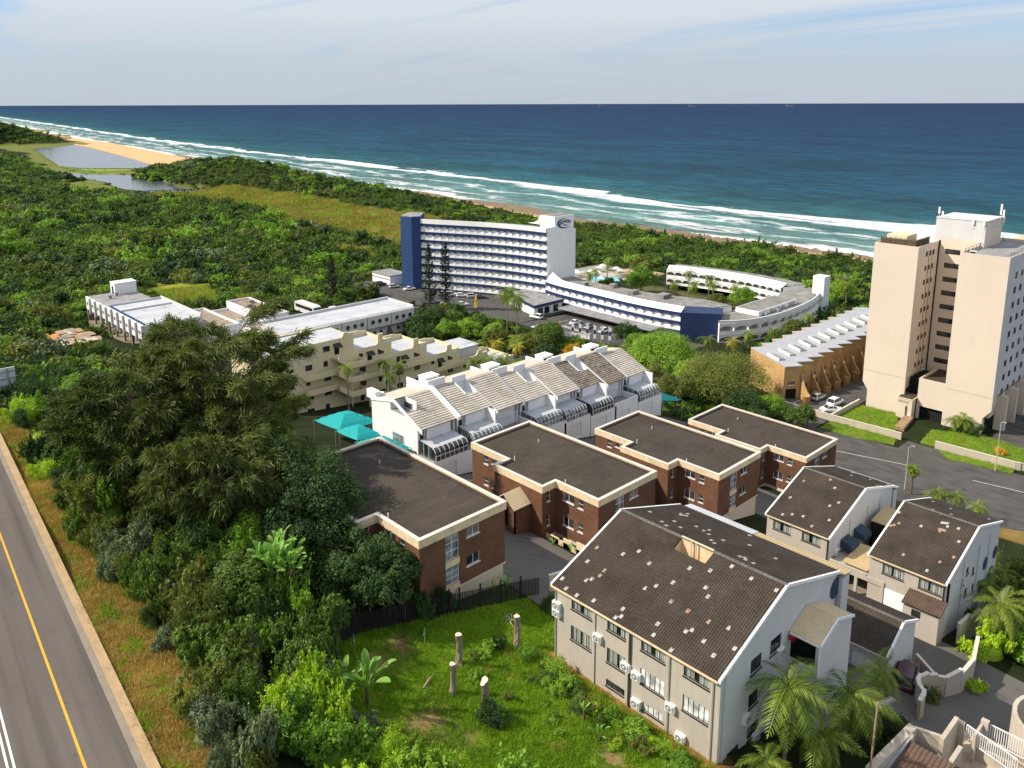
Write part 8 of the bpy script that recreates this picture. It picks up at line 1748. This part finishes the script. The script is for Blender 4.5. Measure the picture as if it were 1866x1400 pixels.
lamp(143.0, 35.2, 8.6, 'pale street lamp post on the verge before the tower drive', (.0, -.5)); lamp(124.6, 42.6, 7.2, 'street lamp beside the bushy-headed palm', (.4, -.5))
X, Y = 56.6, 18.6; z = 24.6; t = thing('aerial_mast', 'rusty pole carrying a television aerial above the hedge', 'aerial', (X, Y, z)); part('pole', MB().tube((50.6, 17.7, 23), (50.7, 17.6, 34.2), .07, n=8), ['tan_tile'], t)
m = MB(); m.tube((50.7, 17.6, 34.0), (52.6, 17.3, 33.6), .025, n=5)
for k in range(9): p = Vector((50.7, 17.6, 34.0)).lerp(Vector((52.6, 17.3, 33.6)), k / 8); m.tube(p + Vector((-.05, -.25, .0)), p + Vector((.05, .25, 0)), .012, n=4)
part('aerial', m, ['galvanised'], t)
# billboard seen from behind, left edge
X, Y = 21.5, 131; z = hz(X, Y); t = thing('billboard', 'grey billboard seen from behind at the left edge', 'billboard', (X, Y, z)); part('board', MB().box(17.5, 131.0, z + 1.4, 24.4, 131.2, z + 4.2), ['pale_sheet'], t); m = MB()
for xx in (18, 19.8, 21.6, 23.4): m.box(xx, 130.85, z - 1, xx + .15, 130.99, z + 4.2)
for zz in (1.6, 2.6, 3.6): m.box(17.5, 130.86, z + zz, 24.4, 130.995, z + zz + .12)
part('frame', m, ['galvanised'], t)
# shack of rusty sheets
X, Y = 53, 214; z = hz(X, Y); t = thing('shack', 'low shack roofed with overlapping rusty sheets at the wood edge', 'shack', (X, Y, z)); part('wall', MB().box(50, 208, z - 2, 57, 221, z + 2.2), ['orange_panel'], t)
rs = random.Random(3)
for k in range(26):
    a, b = 49.3 + 8 * rs.random(), 207.5 + 14 * rs.random(); zz = z + 2.3 + .02 * k; w_, l_ = .9 + .6 * rs.random(), 2.4 + 1.6 * rs.random(); part('sheet', MB().add([(a - w_, b - l_ * .5, zz), (a + w_, b - l_ * .5, zz + .15 * rs.random()), (a + w_, b + l_ * .5, zz + .25 * rs.random()), (a - w_, b + l_ * .5, zz + .1)], [(0, 1, 2, 3)]), [rs.choice(['rust', 'rust', 'pale_concrete', 'tan_tile'])], t)
part('panel', MB().box(48.6, 216, z - 1.2, 49.9, 223, z + 2.0), ['orange_panel'], t)
# pool, loungers, parasols
m = MB(); m.add([(238 + 4 * math.cos(a) * (1 + .3 * math.cos(2 * a)), 199 + 7 * math.sin(a), hz(238, 199) + .45) for a in np.linspace(0, 2 * math.pi, 24, endpoint=False)], [tuple(range(24))]); m.add([(245 + 2 * math.cos(a), 212 + 3 * math.sin(a), hz(245, 212) + .45) for a in np.linspace(0, 2 * math.pi, 16, endpoint=False)], [tuple(range(16))])
mw, nt_, b_ = base('pool_water'); b_.inputs['Base Color'].default_value = (.09, .52, .60, 1); b_.inputs['Roughness'].default_value = .1
struct('pool', m, ['pool_water'])
drape('pool_deck', [(228, 190), (246, 190), (252, 214), (240, 219), (228, 214)], ['pale_concrete'], dz=.2)
drape('sand_court', [(250, 189), (262, 190), (264, 204), (252, 204)], ['sand_court'] if 'sand_court' in MATS else ['kerb_sand'], dz=.3)
for k in range(16):
    X, Y = 229 + 24 * rnd.random(), 191 + 26 * rnd.random(); z = hz(X, Y); t = thing('sun_umbrella', 'white umbrella beside the hotel pool', 'umbrella', (X, Y, z), group='pool umbrellas'); part('canopy', MB().lathe([(1.5, 2.1), (1.45, 2.2), (.0, 2.9)], (X, Y, z), 8), ['white_paint'], t); part('pole', MB().tube((X, Y, z), (X, Y, z + 2.5), .05, n=6), ['white_metal'], t)
# tents in the marsh, jetty posts in the lagoon, ships
for k, (X, Y, s) in enumerate(((221, 409, 1), (226, 411, 1.1), (233, 413, 1.3))): z = hz(X, Y); m = MB(); m.add([(X - 3 * s, Y - 3 * s, z + 3.6), (X + 3 * s, Y - 3 * s, z + 3.6), (X + 3 * s, Y + 3 * s, z + 3.6), (X - 3 * s, Y + 3 * s, z + 3.6), (X - 1 * s, Y - 1 * s, z + 4.9), (X + 1 * s, Y - 1 * s, z + 4.9), (X + 1 * s, Y + 1 * s, z + 4.9), (X - 1 * s, Y + 1 * s, z + 4.9), (X, Y, z + 7.2 * s ** .4)], [(0, 1, 5, 4), (1, 2, 6, 5), (2, 3, 7, 6), (3, 0, 4, 7), (4, 5, 8), (5, 6, 8), (6, 7, 8), (7, 4, 8)]); m.box(X - 2.8 * s, Y - 2.8 * s, z, X + 2.8 * s, Y + 2.8 * s, z + 3.59); solo('tent', m, ['tent_cloth'] if 'tent_cloth' in MATS else ['leaf_grey'], 'pale green peaked tent among the trees by the marsh', 'tent', (X, Y, z), 'marsh tents')
t = thing('jetty', 'old footbridge of dark posts across the near end of the lagoon', 'bridge', (262, 712, .3))
for k in range(13): s = k / 12; X, Y = 236 + 62 * s, 712 - 26 * s; part('post', MB().box(X - .5, Y - .5, -.6, X + .5, Y + .5, 3.1), ['dark_metal'], t)
part('beam', MB().add([(236, 712, 2.6), (298, 686, 2.6), (298, 686, 3.0), (236, 712, 3.0), (236, 713.2, 2.6), (298, 687.2, 2.6), (298, 687.2, 3.0), (236, 713.2, 3.0)], [(0, 1, 2, 3), (3, 2, 6, 7), (7, 6, 5, 4), (0, 4, 5, 1)]), ['dark_metal'], t)
def ship(px_az, dist, L, label):
    a = AZ * -1 + px_az; X, Y = dist * math.sin(a), dist * math.cos(a); t = thing('ship', label, 'ship', (X, Y, 0), 0, 'ships on the horizon'); d = Vector((math.cos(a), -math.sin(a), 0)); n = Vector((-d.y, d.x, 0)); c = Vector((X, Y, 0))
    def bx(m, s0, s1, w, z0, z1): m.add([c + d * (L * q) + n * (w * r) + Vector((0, 0, zz)) for zz in (z0, z1) for q, r in ((s0, -1), (s1, -1), (s1, 1), (s0, 1))], [(0, 3, 2, 1), (4, 5, 6, 7), (0, 1, 5, 4), (1, 2, 6, 5), (2, 3, 7, 6), (3, 0, 4, 7)])
    m = MB(); bx(m, -.5, .5, 16, 0, 14); part('hull', m, ['rust'], t); m = MB(); bx(m, -.48, -.38, 14, 14, 34); part('bridge', m, ['pale_concrete'], t); m = MB(); bx(m, -.3, .42, 14, 14, 18); part('cargo', m, ['dark_metal'], t)
ship(math.atan((1095 - 933) / 1471.4), 24000, 180, 'small ship on the horizon, leftmost of three'); ship(math.atan((1256 - 933) / 1471.4), 22000, 200, 'small ship on the horizon, middle of three'); ship(math.atan((1430 - 933) / 1471.4), 22000, 190, 'small ship on the horizon, rightmost of three')
